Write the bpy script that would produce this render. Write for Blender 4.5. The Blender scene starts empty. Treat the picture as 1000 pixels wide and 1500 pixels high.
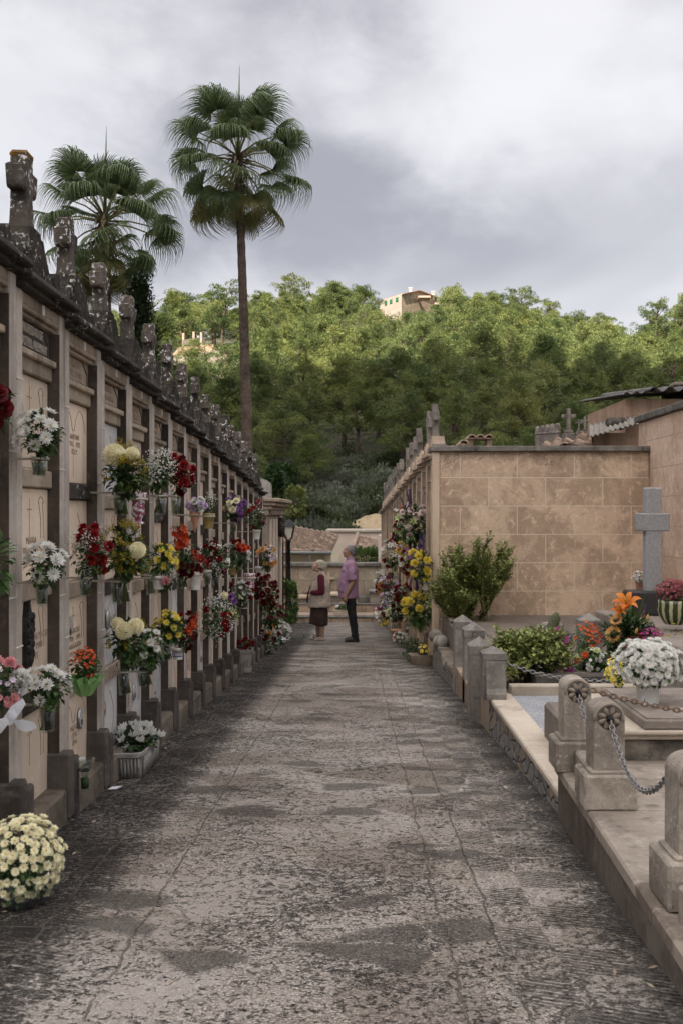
import bpy, bmesh, math, random
from mathutils import Vector, Matrix, Euler, noise as mnoise

scene = bpy.context.scene
COL = scene.collection
F, CX, CY, HC, SL = 1458.0, 520.0, 752.0, 1.12, 0.0652
PI = math.pi
R = math.radians


def P(u, v, d):
    return Vector(((u - CX) / F * d, d, HC + (CY - v) / F * d))


def gz(d):
    return -SL * d


def GD(v):
    return F * HC / (v - CY - SL * F)


# ------------------------------------------------------------------ mesh builder
class MB:
    def __init__(self):
        self.v = []
        self.f = []
        self.m = []
        self.s = []

    def add(self, vs, fs, mi=0, sm=False):
        b = len(self.v)
        self.v.extend([tuple(p) for p in vs])
        for f in fs:
            self.f.append(tuple(i + b for i in f))
            self.m.append(mi)
            self.s.append(sm)

    def box(self, x0, x1, y0, y1, z0, z1, bev=0.006, mi=0, M=None, jit=0.0, rng=None):
        b = min(bev, (x1 - x0) * .3, (y1 - y0) * .3, (z1 - z0) * .3)
        vs = []
        idx = {}
        X = (x0, x1); Y = (y0, y1); Z = (z0, z1)
        for i in (0, 1):
            for j in (0, 1):
                for k in (0, 1):
                    sx = b if i == 0 else -b
                    sy = b if j == 0 else -b
                    sz = b if k == 0 else -b
                    idx[(i, j, k, 0)] = len(vs); vs.append((X[i], Y[j] + sy, Z[k] + sz))
                    idx[(i, j, k, 1)] = len(vs); vs.append((X[i] + sx, Y[j], Z[k] + sz))
                    idx[(i, j, k, 2)] = len(vs); vs.append((X[i] + sx, Y[j] + sy, Z[k]))
        fs = []
        for i in (0, 1):
            q = [idx[(i, 0, 0, 0)], idx[(i, 1, 0, 0)], idx[(i, 1, 1, 0)], idx[(i, 0, 1, 0)]]
            fs.append(q if i == 1 else q[::-1])
        for j in (0, 1):
            q = [idx[(0, j, 0, 1)], idx[(1, j, 0, 1)], idx[(1, j, 1, 1)], idx[(0, j, 1, 1)]]
            fs.append(q if j == 0 else q[::-1])
        for k in (0, 1):
            q = [idx[(0, 0, k, 2)], idx[(1, 0, k, 2)], idx[(1, 1, k, 2)], idx[(0, 1, k, 2)]]
            fs.append(q if k == 1 else q[::-1])
        for i in (0, 1):
            for j in (0, 1):
                q = [idx[(i, j, 0, 0)], idx[(i, j, 0, 1)], idx[(i, j, 1, 1)], idx[(i, j, 1, 0)]]
                fs.append(q if (i ^ j) == 1 else q[::-1])
            for k in (0, 1):
                q = [idx[(i, 0, k, 0)], idx[(i, 1, k, 0)], idx[(i, 1, k, 2)], idx[(i, 0, k, 2)]]
                fs.append(q if (i ^ k) == 0 else q[::-1])
        for j in (0, 1):
            for k in (0, 1):
                q = [idx[(0, j, k, 1)], idx[(1, j, k, 1)], idx[(1, j, k, 2)], idx[(0, j, k, 2)]]
                fs.append(q if (j ^ k) == 1 else q[::-1])
        for i in (0, 1):
            for j in (0, 1):
                for k in (0, 1):
                    q = [idx[(i, j, k, 0)], idx[(i, j, k, 1)], idx[(i, j, k, 2)]]
                    fs.append(q if (i + j + k) % 2 == 1 else q[::-1])
        if jit and rng:
            vs = [(a + rng.uniform(-jit, jit), c + rng.uniform(-jit, jit), e + rng.uniform(-jit, jit)) for a, c, e in vs]
        if M is not None:
            vs = [M @ Vector(p) for p in vs]
        self.add(vs, fs, mi)

    def prism(self, poly, a0, a1, axis='y', mi=0, M=None, sm=False):
        """poly: ccw list of 2d points; axis y -> (x,z), axis x -> (y,z), axis z -> (x,y)"""
        n = len(poly)
        def mk(p, a):
            if axis == 'y': return Vector((p[0], a, p[1]))
            if axis == 'x': return Vector((a, p[0], p[1]))
            return Vector((p[0], p[1], a))
        vs = [mk(p, a0) for p in poly] + [mk(p, a1) for p in poly]
        fs = [tuple(range(n))[::-1], tuple(range(n, 2 * n))]
        for i in range(n):
            j = (i + 1) % n
            fs.append((i, j, n + j, n + i))
        if axis == 'y':
            fs = [f[::-1] for f in fs]
        if M is not None:
            vs = [M @ p for p in vs]
        self.add(vs, fs, mi, sm)

    def tube(self, pts, rad, n=8, mi=0, cap=True, sm=True):
        pts = [Vector(p) for p in pts]
        if not isinstance(rad, (list, tuple)):
            rad = [rad] * len(pts)
        vs = []; fs = []
        up = None
        for i, p in enumerate(pts):
            a = pts[max(i - 1, 0)]; b = pts[min(i + 1, len(pts) - 1)]
            t = (b - a)
            if t.length < 1e-9: t = Vector((0, 0, 1))
            t.normalize()
            if up is None:
                up = t.orthogonal().normalized()
            else:
                up = up - t * up.dot(t)
                if up.length < 1e-6: up = t.orthogonal()
                up.normalize()
            w = t.cross(up)
            for k in range(n):
                an = 2 * PI * k / n
                vs.append(p + (up * math.cos(an) + w * math.sin(an)) * rad[i])
        for i in range(len(pts) - 1):
            for k in range(n):
                l = (k + 1) % n
                fs.append((i * n + k, i * n + l, (i + 1) * n + l, (i + 1) * n + k))
        if cap:
            fs.append(tuple(range(n))[::-1])
            b = (len(pts) - 1) * n
            fs.append(tuple(range(b, b + n)))
        self.add(vs, fs, mi, sm)

    def lathe(self, prof, n=16, c=(0, 0, 0), mi=0, sm=True, sq=None):
        vs = []; fs = []
        for r, z in prof:
            for k in range(n):
                an = 2 * PI * k / n
                vs.append((c[0] + r * math.cos(an), c[1] + r * math.sin(an), c[2] + z))
        for i in range(len(prof) - 1):
            for k in range(n):
                l = (k + 1) % n
                fs.append((i * n + k, i * n + l, (i + 1) * n + l, (i + 1) * n + k))
        fs.append(tuple(range(n))[::-1])
        b = (len(prof) - 1) * n
        fs.append(tuple(range(b, b + n)))
        self.add(vs, fs, mi, sm)

    def loft(self, rings, n=16, mi=0, sm=True):
        """rings: (center, a, b, rotation matrix or None): ellipse half axes a (x) and b (y)"""
        vs = []; fs = []
        for c, a, b, M in rings:
            for k in range(n):
                an = 2 * PI * k / n
                p = Vector((a * math.cos(an), b * math.sin(an), 0))
                if M is not None: p = M @ p
                vs.append(Vector(c) + p)
        for i in range(len(rings) - 1):
            for k in range(n):
                l = (k + 1) % n
                fs.append((i * n + k, i * n + l, (i + 1) * n + l, (i + 1) * n + k))
        fs.append(tuple(range(n))[::-1])
        b = (len(rings) - 1) * n
        fs.append(tuple(range(b, b + n)))
        self.add(vs, fs, mi, sm)

    def ball(self, c, r, nu=12, nv=8, mi=0, M=None, sm=True):
        if not isinstance(r, (list, tuple)): r = (r, r, r)
        vs = []; fs = []
        c = Vector(c)
        for j in range(1, nv):
            th = PI * j / nv
            for k in range(nu):
                an = 2 * PI * k / nu
                p = Vector((r[0] * math.sin(th) * math.cos(an), r[1] * math.sin(th) * math.sin(an), -r[2] * math.cos(th)))
                if M is not None: p = M @ p
                vs.append(c + p)
        bt = Vector((0, 0, -r[2])); tp = Vector((0, 0, r[2]))
        if M is not None: bt = M @ bt; tp = M @ tp
        b = len(vs); vs.append(c + bt); vs.append(c + tp)
        for j in range(nv - 2):
            for k in range(nu):
                l = (k + 1) % nu
                fs.append((j * nu + k, j * nu + l, (j + 1) * nu + l, (j + 1) * nu + k))
        for k in range(nu):
            l = (k + 1) % nu
            fs.append((l, k, b))
            fs.append(((nv - 2) * nu + k, (nv - 2) * nu + l, b + 1))
        self.add(vs, fs, mi, sm)

    def merge(self, o, M, mi=None):
        b = len(self.v)
        self.v.extend([tuple(M @ Vector(p)) for p in o.v])
        self.f.extend([tuple(i + b for i in f) for f in o.f])
        self.m.extend(o.m if mi is None else [mi] * len(o.m))
        self.s.extend(o.s)

    def mesh(self, name, mats):
        me = bpy.data.meshes.new(name)
        me.from_pydata(self.v, [], self.f)
        if not isinstance(mats, (list, tuple)): mats = [mats]
        for m in mats: me.materials.append(m)
        if len(self.f):
            me.polygons.foreach_set('material_index', self.m)
            me.polygons.foreach_set('use_smooth', self.s)
        me.update()
        return me

    def build(self, name, mats, parent=None, loc=(0, 0, 0), rot=(0, 0, 0)):
        return link(name, self.mesh(name, mats), parent, loc, rot)


def link(name, data, parent=None, loc=(0, 0, 0), rot=(0, 0, 0), scale=None):
    o = bpy.data.objects.new(name, data)
    COL.objects.link(o)
    o.parent = parent
    o.location = loc
    o.rotation_euler = rot
    if scale is not None:
        o.scale = (scale, scale, scale) if not isinstance(scale, (list, tuple)) else scale
    return o


def tag(o, label=None, cat=None, group=None, kind=None):
    if label: o['label'] = label
    if cat: o['category'] = cat
    if group: o['group'] = group
    if kind: o['kind'] = kind
    return o


def thing(name, label, cat, loc=(0, 0, 0), rotz=0.0, group=None):
    o = link(name, None, None, loc, (0, 0, rotz))
    o.empty_display_size = .1
    return tag(o, label, cat, group)


def fuse(mb, voxel, it=4, fac=.5):
    """one continuous surface from overlapping closed shapes; returns a mesh"""
    me = mb.mesh('fuse', [])
    o = bpy.data.objects.new('fuse', me)
    COL.objects.link(o)
    md = o.modifiers.new('r', 'REMESH'); md.mode = 'VOXEL'; md.voxel_size = voxel; md.use_smooth_shade = True
    if it:
        sm = o.modifiers.new('s', 'SMOOTH'); sm.iterations = it; sm.factor = fac
    dg = bpy.context.evaluated_depsgraph_get()
    dg.update()
    out = bpy.data.meshes.new_from_object(o.evaluated_get(dg))
    bpy.data.objects.remove(o)
    out.materials.clear()
    return out


def fused(name, mb, mat, parent, voxel=.01, it=4, loc=(0, 0, 0), fold=0.0):
    me = fuse(mb, voxel, it)
    if fold:
        ns = [v.normal.copy() for v in me.vertices]
        for v, n in zip(me.vertices, ns):
            q = Vector((v.co.x * 9 + v.co.z * 5, v.co.y * 9, v.co.z * 11 - v.co.x * 6))
            v.co += n * fold * (mnoise.noise(q) + .6 * mnoise.noise(q * 2.1))
    me.name = name
    me.materials.append(mat)
    return link(name, me, parent, loc)


def text_mesh(s, size, depth=.0015, align='CENTER'):
    c = bpy.data.curves.new('txt', 'FONT')
    c.body = s; c.size = size; c.extrude = depth; c.align_x = align; c.space_character = 1.12; c.resolution_u = 2
    o = bpy.data.objects.new('txt', c)
    COL.objects.link(o)
    dg = bpy.context.evaluated_depsgraph_get(); dg.update()
    me = bpy.data.meshes.new_from_object(o.evaluated_get(dg))
    bpy.data.objects.remove(o)
    return me


# ------------------------------------------------------------------ materials
def nmat(name):
    m = bpy.data.materials.new(name)
    m.use_nodes = True
    nt = m.node_tree
    return m, nt, nt.nodes['Principled BSDF']


def nd(nt, typ, ins=None, **props):
    n = nt.nodes.new(typ)
    for k, v in props.items(): setattr(n, k, v)
    if ins:
        for k, v in ins.items():
            s = n.inputs[k]
            if hasattr(v, 'is_output') or isinstance(v, bpy.types.NodeSocket): nt.links.new(v, s)
            else: s.default_value = v
    return n


def c4(c): return (c[0], c[1], c[2], 1.0)


def pos(nt, scale=(1, 1, 1), off=(0, 0, 0)):
    g = nd(nt, 'ShaderNodeNewGeometry')
    mp = nd(nt, 'ShaderNodeMapping', {'Vector': g.outputs['Position'], 'Scale': scale, 'Location': off})
    return mp.outputs[0]


def objpos(nt, scale=(1, 1, 1)):
    g = nd(nt, 'ShaderNodeTexCoord')
    mp = nd(nt, 'ShaderNodeMapping', {'Vector': g.outputs['Object'], 'Scale': scale})
    return mp.outputs[0]


def noise(nt, vec, scale, detail=5, rough=.6, dist=0.0):
    return nd(nt, 'ShaderNodeTexNoise', {'Vector': vec, 'Scale': scale, 'Detail': detail, 'Roughness': rough, 'Distortion': dist}).outputs['Fac']


def ramp(nt, x, a, b, lo=0.0, hi=1.0):
    return nd(nt, 'ShaderNodeMapRange', {'Value': x, 'From Min': a, 'From Max': b, 'To Min': lo, 'To Max': hi}, interpolation_type='SMOOTHSTEP').outputs[0]


def lin(nt, x, a, b, lo=0.0, hi=1.0):
    return nd(nt, 'ShaderNodeMapRange', {'Value': x, 'From Min': a, 'From Max': b, 'To Min': lo, 'To Max': hi}).outputs[0]


def mixc(nt, f, a, b, mode='MIX'):
    n = nt.nodes.new('ShaderNodeMix'); n.data_type = 'RGBA'; n.blend_type = mode
    for k, v in ((0, f), (6, a), (7, b)):
        s = n.inputs[k]
        if isinstance(v, bpy.types.NodeSocket): nt.links.new(v, s)
        elif k == 0: s.default_value = v
        else: s.default_value = c4(v)
    return n.outputs[2]


def mth(nt, op, a, b=None, c=None):
    n = nt.nodes.new('ShaderNodeMath'); n.operation = op
    for i, v in enumerate((a, b, c)):
        if v is None: continue
        if isinstance(v, bpy.types.NodeSocket): nt.links.new(v, n.inputs[i])
        else: n.inputs[i].default_value = v
    return n.outputs[0]


def bump(nt, bs, h, strength=.4, dist=.01):
    b = nd(nt, 'ShaderNodeBump', {'Height': h, 'Strength': strength, 'Distance': dist})
    nt.links.new(b.outputs[0], bs.inputs['Normal'])


def stone(name, c1, c2, c3=None, scale=3., fine=60., bmp=.35, streak=None, lichen=None, lich_amt=.5, rough=.9, patch=None, bd=.006, blocks=None):
    m, nt, bs = nmat(name)
    p = pos(nt)
    n1 = noise(nt, p, scale, 7, .65)
    n2 = noise(nt, p, fine, 5, .7)
    n3 = noise(nt, p, scale * 5.3, 6, .7)
    col = mixc(nt, ramp(nt, n1, .36, .64), c1, c2)
    if c3: col = mixc(nt, ramp(nt, n3, .5, .72, 0, .75), col, c3)
    col = mixc(nt, ramp(nt, n2, .35, .7, 0, .35), col, tuple(x * .62 for x in c1))
    h = mth(nt, 'ADD', mth(nt, 'MULTIPLY', n2, .5), n3)
    vr = lin(nt, nd(nt, 'ShaderNodeObjectInfo').outputs['Random'], 0, 1, .84, 1.14)
    col = mixc(nt, 1.0, col, nd(nt, 'ShaderNodeCombineColor', {0: vr, 1: vr, 2: vr}).outputs[0], 'MULTIPLY')
    if streak:
        ps = pos(nt, (9, 9, .7))
        ns = noise(nt, ps, 1.0, 5, .6)
        col = mixc(nt, ramp(nt, ns, .5, .74, 0, .8), col, streak)
    if patch:
        npz = noise(nt, pos(nt, off=(7.3, 2.2, 5.1)), 1.7, 6, .75)
        col = mixc(nt, ramp(nt, npz, .56, .68, 0, .8), col, patch)
    if lichen:
        nl = noise(nt, p, 38., 3, .6)
        nm = noise(nt, pos(nt, off=(3.1, 9.2, 1.7)), 5.5, 4, .6)
        f = mth(nt, 'MULTIPLY', ramp(nt, nl, .56, .62), ramp(nt, nm, .62 - lich_amt * .25, .74 - lich_amt * .25))
        col = mixc(nt, f, col, lichen)
        h = mth(nt, 'ADD', h, mth(nt, 'MULTIPLY', f, .3))
    nt.links.new(col, bs.inputs['Base Color'])
    bs.inputs['Roughness'].default_value = rough
    bs.inputs['Specular IOR Level'].default_value = .25 if rough < .8 else .12
    bump(nt, bs, h, bmp, bd)
    return m


def plain(name, c, rough=.6, metal=0., var=.12, scale=30., bmp=0.0, spec=.5):
    m, nt, bs = nmat(name)
    n = noise(nt, pos(nt), scale, 5, .65)
    col = mixc(nt, ramp(nt, n, .3, .7), tuple(x * (1 - var) for x in c), tuple(min(1, x * (1 + var)) for x in c))
    nt.links.new(col, bs.inputs['Base Color'])
    bs.inputs['Roughness'].default_value = rough
    bs.inputs['Metallic'].default_value = metal
    bs.inputs['Specular IOR Level'].default_value = spec
    if bmp: bump(nt, bs, n, bmp, .004)
    return m


def leafmat(name, c1, c2, trans=.35, rough=.5, objvar=0.0, clump=None, clump_scale=.6):
    """leaf / petal: colour differs leaf by leaf (mesh island) and by clump"""
    m, nt, bs = nmat(name)
    g = nd(nt, 'ShaderNodeNewGeometry')
    col = mixc(nt, g.outputs['Random Per Island'], c1, c2)
    if clump:
        n = noise(nt, pos(nt), clump_scale, 3, .5)
        col = mixc(nt, ramp(nt, n, .38, .66), col, clump)
    if objvar:
        oi = nd(nt, 'ShaderNodeObjectInfo')
        h = nd(nt, 'ShaderNodeHueSaturation', {'Hue': lin(nt, oi.outputs['Random'], 0, 1, .5 - objvar * .025, .5 + objvar * .035),
                                              'Value': lin(nt, oi.outputs['Random'], 0, 1, 1 + objvar * .3, 1 - objvar * .3), 'Color': col})
        col = h.outputs[0]
    nt.links.new(col, bs.inputs['Base Color'])
    bs.inputs['Roughness'].default_value = rough
    bs.inputs['Specular IOR Level'].default_value = .3
    if trans:
        t = nd(nt, 'ShaderNodeBsdfTranslucent', {'Color': col})
        mx = nd(nt, 'ShaderNodeMixShader', {0: trans, 1: bs.outputs[0], 2: t.outputs[0]})
        nt.links.new(mx.outputs[0], nt.nodes['Material Output'].inputs[0])
    return m


def glassmat(name, tint=(.9, .95, .92), op=.14):
    m, nt, bs = nmat(name)
    tr = nd(nt, 'ShaderNodeBsdfTransparent', {'Color': c4(tint)})
    gl = nd(nt, 'ShaderNodeBsdfGlossy', {'Color': (1, 1, 1, 1), 'Roughness': .06})
    lw = nd(nt, 'ShaderNodeLayerWeight', {'Blend': .35})
    f = mth(nt, 'ADD', mth(nt, 'MULTIPLY', lw.outputs['Facing'], .32), op * .4)
    mx = nd(nt, 'ShaderNodeMixShader', {0: f, 1: tr.outputs[0], 2: gl.outputs[0]})
    nt.links.new(mx.outputs[0], nt.nodes['Material Output'].inputs[0])
    return m


def wallblocks(name, axis, off, bw, bh, c1, c2, mortar, stain, rough=.9, stain2=(.06, .05, .045), top=None, ms=.007):
    m, nt, bs = nmat(name)
    g = nd(nt, 'ShaderNodeNewGeometry')
    sp = nd(nt, 'ShaderNodeSeparateXYZ', {0: g.outputs['Position']})
    wob = noise(nt, g.outputs['Position'], 9., 3, .6)
    hx = mth(nt, 'ADD', sp.outputs['X' if axis == 'x' else 'Y'], off[0])
    hz = mth(nt, 'ADD', mth(nt, 'ADD', sp.outputs['Z'], off[1]), mth(nt, 'MULTIPLY', wob, .012))
    vec = nd(nt, 'ShaderNodeCombineXYZ', {0: hx, 1: hz}).outputs[0]
    br = nd(nt, 'ShaderNodeTexBrick', {'Vector': vec, 'Color1': (0, 0, 0, 1), 'Color2': (1, 1, 1, 1), 'Mortar': (.5, .5, .5, 1), 'Scale': 1.0,
                                       'Mortar Size': ms, 'Mortar Smooth': .25, 'Bias': 0., 'Brick Width': bw, 'Row Height': bh}, offset=.5)
    p = g.outputs['Position']
    n1 = noise(nt, p, 2.2, 8, .68, .6)
    n2 = noise(nt, p, 70, 5, .7)
    n3 = noise(nt, p, 11, 7, .72, .8)
    base = mixc(nt, br.outputs['Color'], c1, c2)
    col = mixc(nt, ramp(nt, n1, .42, .6, 0, .75), base, stain)
    col = mixc(nt, ramp(nt, n3, .52, .66, 0, .55), col, tuple(min(1, x * 1.32) for x in c1))
    col = mixc(nt, ramp(nt, n3, .44, .3, 0, .5), col, tuple(x * .55 for x in stain))
    n4 = noise(nt, nd(nt, 'ShaderNodeMapping', {'Vector': p, 'Location': (3.7, 1.1, 8.2)}).outputs[0], 1.35, 8, .8, .3)
    sp4 = noise(nt, p, 55, 4, .8)
    f4 = mth(nt, 'MULTIPLY', ramp(nt, n4, .48, .58) if top is not None else ramp(nt, n4, .54, .66), ramp(nt, sp4, .42, .62))
    if top is not None:
        tz = ramp(nt, sp.outputs['Z'], top - .55, top - .05, .25, 1.0)
        f4 = mth(nt, 'MULTIPLY', f4, tz)
    col = mixc(nt, mth(nt, 'MULTIPLY', f4, .92), col, stain2)
    col = mixc(nt, ramp(nt, n2, .4, .75, 0, .3), col, tuple(x * .5 for x in c1))
    col = mixc(nt, mth(nt, 'MULTIPLY', br.outputs['Fac'], .8), col, mortar)
    nt.links.new(col, bs.inputs['Base Color'])
    bs.inputs['Roughness'].default_value = rough
    bs.inputs['Specular IOR Level'].default_value = .2
    h = mth(nt, 'ADD', mth(nt, 'ADD', mth(nt, 'MULTIPLY', n3, .9), mth(nt, 'MULTIPLY', n2, .35)), mth(nt, 'MULTIPLY', br.outputs['Fac'], .35))
    bump(nt, bs, h, .6, .014)
    return m


MAT = {}
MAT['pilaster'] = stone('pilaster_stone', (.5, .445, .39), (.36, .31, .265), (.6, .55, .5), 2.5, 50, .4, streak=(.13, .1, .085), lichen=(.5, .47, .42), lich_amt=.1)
MAT['recess'] = stone('recess_shade_stone', (.1, .077, .062), (.052, .041, .034), (.15, .12, .098), 3, 60, .4, streak=(.07, .055, .045))  # deep shade of the niche recesses put into the stone colour
MAT['dark'] = stone('blackened_stone', (.062, .053, .045), (.03, .026, .023), (.11, .095, .08), 4, 45, .8, lichen=(.5, .48, .45), lich_amt=.5, bd=.012)
MAT['carved'] = stone('carved_black_stone', (.075, .062, .05), (.03, .026, .022), (.15, .125, .1), 7, 24, 1.0, lichen=(.6, .58, .55), lich_amt=.55, bd=.03)
MAT['crossstone'] = stone('lichened_cross_stone', (.13, .107, .088), (.055, .047, .04), (.22, .19, .16), 5, 45, .8, streak=(.06, .05, .04), lichen=(.72, .7, .68), lich_amt=.8, bd=.012)
MAT['crossgrey'] = stone('grey_cross_stone', (.24, .21, .18), (.15, .13, .115), (.34, .31, .28), 5, 30, .6, streak=(.08, .07, .06), lichen=(.5, .48, .46), lich_amt=.1, bd=.01)
MAT['plinth'] = stone('plinth_stone', (.2, .165, .13), (.09, .075, .06), (.28, .24, .195), 4, 40, .7, lichen=(.3, .22, .09), lich_amt=.15, bd=.01, patch=(.08, .065, .05))
MAT['basedark'] = stone('dark_base_stone', (.11, .094, .082), (.055, .047, .042), (.16, .14, .125), 4, 50, .5)
MAT['plaque'] = stone('beige_plaque', (.7, .575, .45), (.62, .5, .385), (.75, .63, .51), 1.6, 90, .08, streak=(.46, .35, .26), rough=.7)
MAT['plaque2'] = stone('pale_plaque', (.66, .56, .46), (.58, .48, .38), None, 1.6, 90, .08, streak=(.45, .37, .3), rough=.65)
MAT['marble'] = stone('white_marble_plaque', (.66, .65, .64), (.52, .52, .53), (.74, .73, .72), 2.5, 90, .05, rough=.45)
MAT['panel'] = stone('name_panel_stone', (.36, .29, .22), (.24, .19, .145), (.45, .37, .29), 5, 60, .4)
MAT['frieze'] = stone('frieze_stone', (.4, .32, .24), (.26, .21, .16), (.47, .39, .3), 5, 55, .45, streak=(.12, .1, .08))
MAT['engrave'] = plain('engraved_letters', (.34, .25, .18), .9)
MAT['letterlight'] = plain('raised_letters', (.42, .37, .31), .9)
MAT['mortar'] = plain('white_mortar', (.62, .58, .52), .9)
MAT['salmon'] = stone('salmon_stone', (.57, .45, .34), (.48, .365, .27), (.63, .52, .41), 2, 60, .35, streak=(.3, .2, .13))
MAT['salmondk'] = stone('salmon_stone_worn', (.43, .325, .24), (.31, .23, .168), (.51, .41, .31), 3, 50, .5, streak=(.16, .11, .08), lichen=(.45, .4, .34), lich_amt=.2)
MAT['greyslab'] = stone('blue_grey_slab', (.3, .33, .37), (.22, .25, .29), None, 3, 60, .2, rough=.6)
MAT['concrete'] = stone('weathered_concrete', (.3, .255, .21), (.2, .165, .135), (.4, .35, .3), 2.2, 55, .5, streak=(.11, .09, .075), patch=(.13, .1, .08))
MAT['concretelt'] = stone('pale_concrete_ledge', (.5, .43, .35), (.42, .35, .28), (.56, .5, .42), 2, 60, .35, patch=(.3, .25, .2))
MAT['kerbface'] = stone('kerb_plaster', (.145, .118, .097), (.08, .066, .055), (.2, .168, .14), 2.6, 45, .5, streak=(.07, .058, .05), patch=(.18, .15, .125))
MAT['kerbsalmon'] = stone('kerb_salmon_plaster', (.36, .27, .2), (.26, .19, .145), (.43, .35, .275), 2.6, 50, .5, streak=(.16, .12, .09))
MAT['greypost'] = stone('grey_post_stone', (.27, .245, .222), (.15, .135, .122), (.36, .335, .31), 5, 45, .8, streak=(.09, .08, .07), lichen=(.5, .3, .08), lich_amt=.05)
MAT['rosepost'] = stone('sandstone_post', (.37, .32, .265), (.22, .185, .155), (.45, .4, .345), 5, 45, .9, streak=(.1, .083, .07), lichen=(.5, .48, .44), lich_amt=.2, bd=.012, patch=(.15, .125, .105))
MAT['stained'] = stone('black_stained_stone', (.33, .29, .24), (.05, .044, .038), (.04, .035, .03), 3.2, 40, .5, streak=(.03, .027, .024), patch=(.04, .035, .03))
MAT['slab'] = stone('tomb_slab', (.28, .24, .205), (.2, .17, .145), (.36, .32, .28), 3, 70, .35, patch=(.14, .115, .095))
MAT['granite'] = stone('grey_granite', (.4, .4, .41), (.3, .3, .31), (.56, .56, .56), 40, 160, .9, bd=.012)
MAT['blackgranite'] = stone('black_granite', (.05, .048, .047), (.035, .034, .033), None, 30, 160, .1, rough=.35)
MAT['iron'] = plain('black_iron', (.02, .02, .022), .45, .6)
MAT['steel'] = plain('galvanised_chain', (.25, .24, .23), .5, .75)
MAT['rust'] = plain('rusty_chain', (.2, .13, .09), .7, .5)
MAT['ring'] = plain('vase_ring', (.42, .38, .31), .45, .5)
MAT['glass'] = glassmat('clear_glass', (.86, .9, .88), .06)
MAT['water'] = glassmat('murky_water', (.42, .47, .3), .0)
MAT['stem'] = leafmat('stems', (.05, .085, .02), (.1, .12, .035), .1)
MAT['terracotta'] = plain('terracotta', (.5, .26, .16), .85, var=.2, scale=18)
MAT['whitepot'] = plain('white_pot', (.74, .73, .71), .4, var=.06)
MAT['beigepot'] = plain('beige_pot', (.52, .45, .37), .7, var=.15)
MAT['blackpot'] = plain('black_pot', (.03, .03, .03), .5)
MAT['ochrepot'] = plain('ochre_pot', (.28, .22, .08), .5, var=.25)
MAT['stonepot'] = stone('cast_stone_planter', (.36, .34, .32), (.25, .235, .22), (.45, .43, .41), 10, 120, .8)
MAT['troughpot'] = stone('stone_trough', (.34, .27, .2), (.22, .17, .125), (.42, .35, .28), 6, 60, .7)
MAT['paper'] = plain('wrapping_paper', (.7, .7, .74), .5)
MAT['cello'] = glassmat('cellophane', (.93, .95, .95), .3)
MAT['greenfoil'] = leafmat('green_wrap', (.12, .28, .08), (.3, .5, .2), .3, .25)
MAT['redfoil'] = leafmat('magenta_wrap', (.4, .01, .09), (.55, .03, .16), .3, .3)
# leaves
MAT['leafdark'] = leafmat('dark_leaves', (.014, .032, .01), (.042, .078, .022), .25)
MAT['leafmid'] = leafmat('green_leaves', (.04, .085, .02), (.09, .16, .04), .3)
MAT['leaflime'] = leafmat('pale_green_leaves', (.1, .16, .035), (.2, .26, .07), .35)
MAT['leafgrey'] = leafmat('eucalyptus_leaves', (.08, .12, .08), (.16, .2, .14), .3)
MAT['jade'] = leafmat('jade_leaves', (.13, .18, .045), (.34, .36, .11), .2, .4)
MAT['cypress'] = leafmat('cypress_leaves', (.012, .024, .01), (.03, .05, .018), .15)
MAT['pine'] = leafmat('pine_needles', (.11, .14, .034), (.215, .235, .072), .2, .6, objvar=.6, clump=(.06, .085, .024), clump_scale=.45)
MAT['pinepale'] = leafmat('pale_pine_needles', (.155, .18, .05), (.25, .27, .095), .2, .6, objvar=.6, clump=(.12, .15, .045), clump_scale=.45)
MAT['scrub'] = leafmat('scrub_leaves', (.05, .072, .026), (.11, .13, .06), .2, .7, clump=(.17, .18, .14), clump_scale=.25)
MAT['palm'] = leafmat('palm_leaf', (.085, .125, .05), (.18, .23, .1), .35, .35)
MAT['palmold'] = leafmat('old_palm_leaf', (.13, .14, .045), (.28, .24, .1), .25, .5)
MAT['bark'] = stone('pine_bark', (.16, .12, .09), (.09, .07, .055), None, 3, 20, .6)
MAT['palmbark'] = stone('palm_bark', (.17, .125, .098), (.08, .06, .048), (.25, .195, .155), 2.5, 14, 1.0, bd=.06)
MAT['palmdead'] = leafmat('dead_palm_fibre', (.1, .065, .035), (.2, .14, .08), .1)
MAT['rooftile'] = stone('clay_roof_tile', (.42, .315, .24), (.29, .2, .15), (.54, .44, .36), 5, 30, .5, patch=(.16, .12, .1))
MAT['cream'] = plain('cream_render', (.68, .57, .42), .9, var=.06, scale=3)
MAT['pinkwall'] = plain('pink_render', (.6, .48, .41), .9, var=.06, scale=2)
MAT['gutter'] = plain('zinc_gutter', (.25, .25, .25), .5, .4)
MAT['roofsheet'] = stone('corrugated_sheet', (.2, .185, .17), (.12, .11, .1), (.3, .28, .26), 4, 40, .5)
MAT['annex'] = stone('salmon_render', (.5, .34, .25), (.4, .26, .18), (.55, .42, .33), 2.5, 40, .6, streak=(.24, .15, .1))
MAT['cope'] = stone('grey_coping', (.19, .175, .155), (.1, .09, .08), (.27, .25, .225), 4, 50, .6)
MAT['lampglass'] = plain('lamp_pane', (.55, .52, .42), .3)
MAT['lampglass2'] = plain('amber_lamp_pane', (.6, .42, .16), .3)
MAT['shutter'] = plain('green_shutter', (.02, .12, .06), .6)
MAT['hillstone'] = stone('rubble_house_wall', (.36, .28, .2), (.22, .17, .125), (.48, .4, .31), 1.2, 8, .6)
MAT['rubble'] = None

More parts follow.
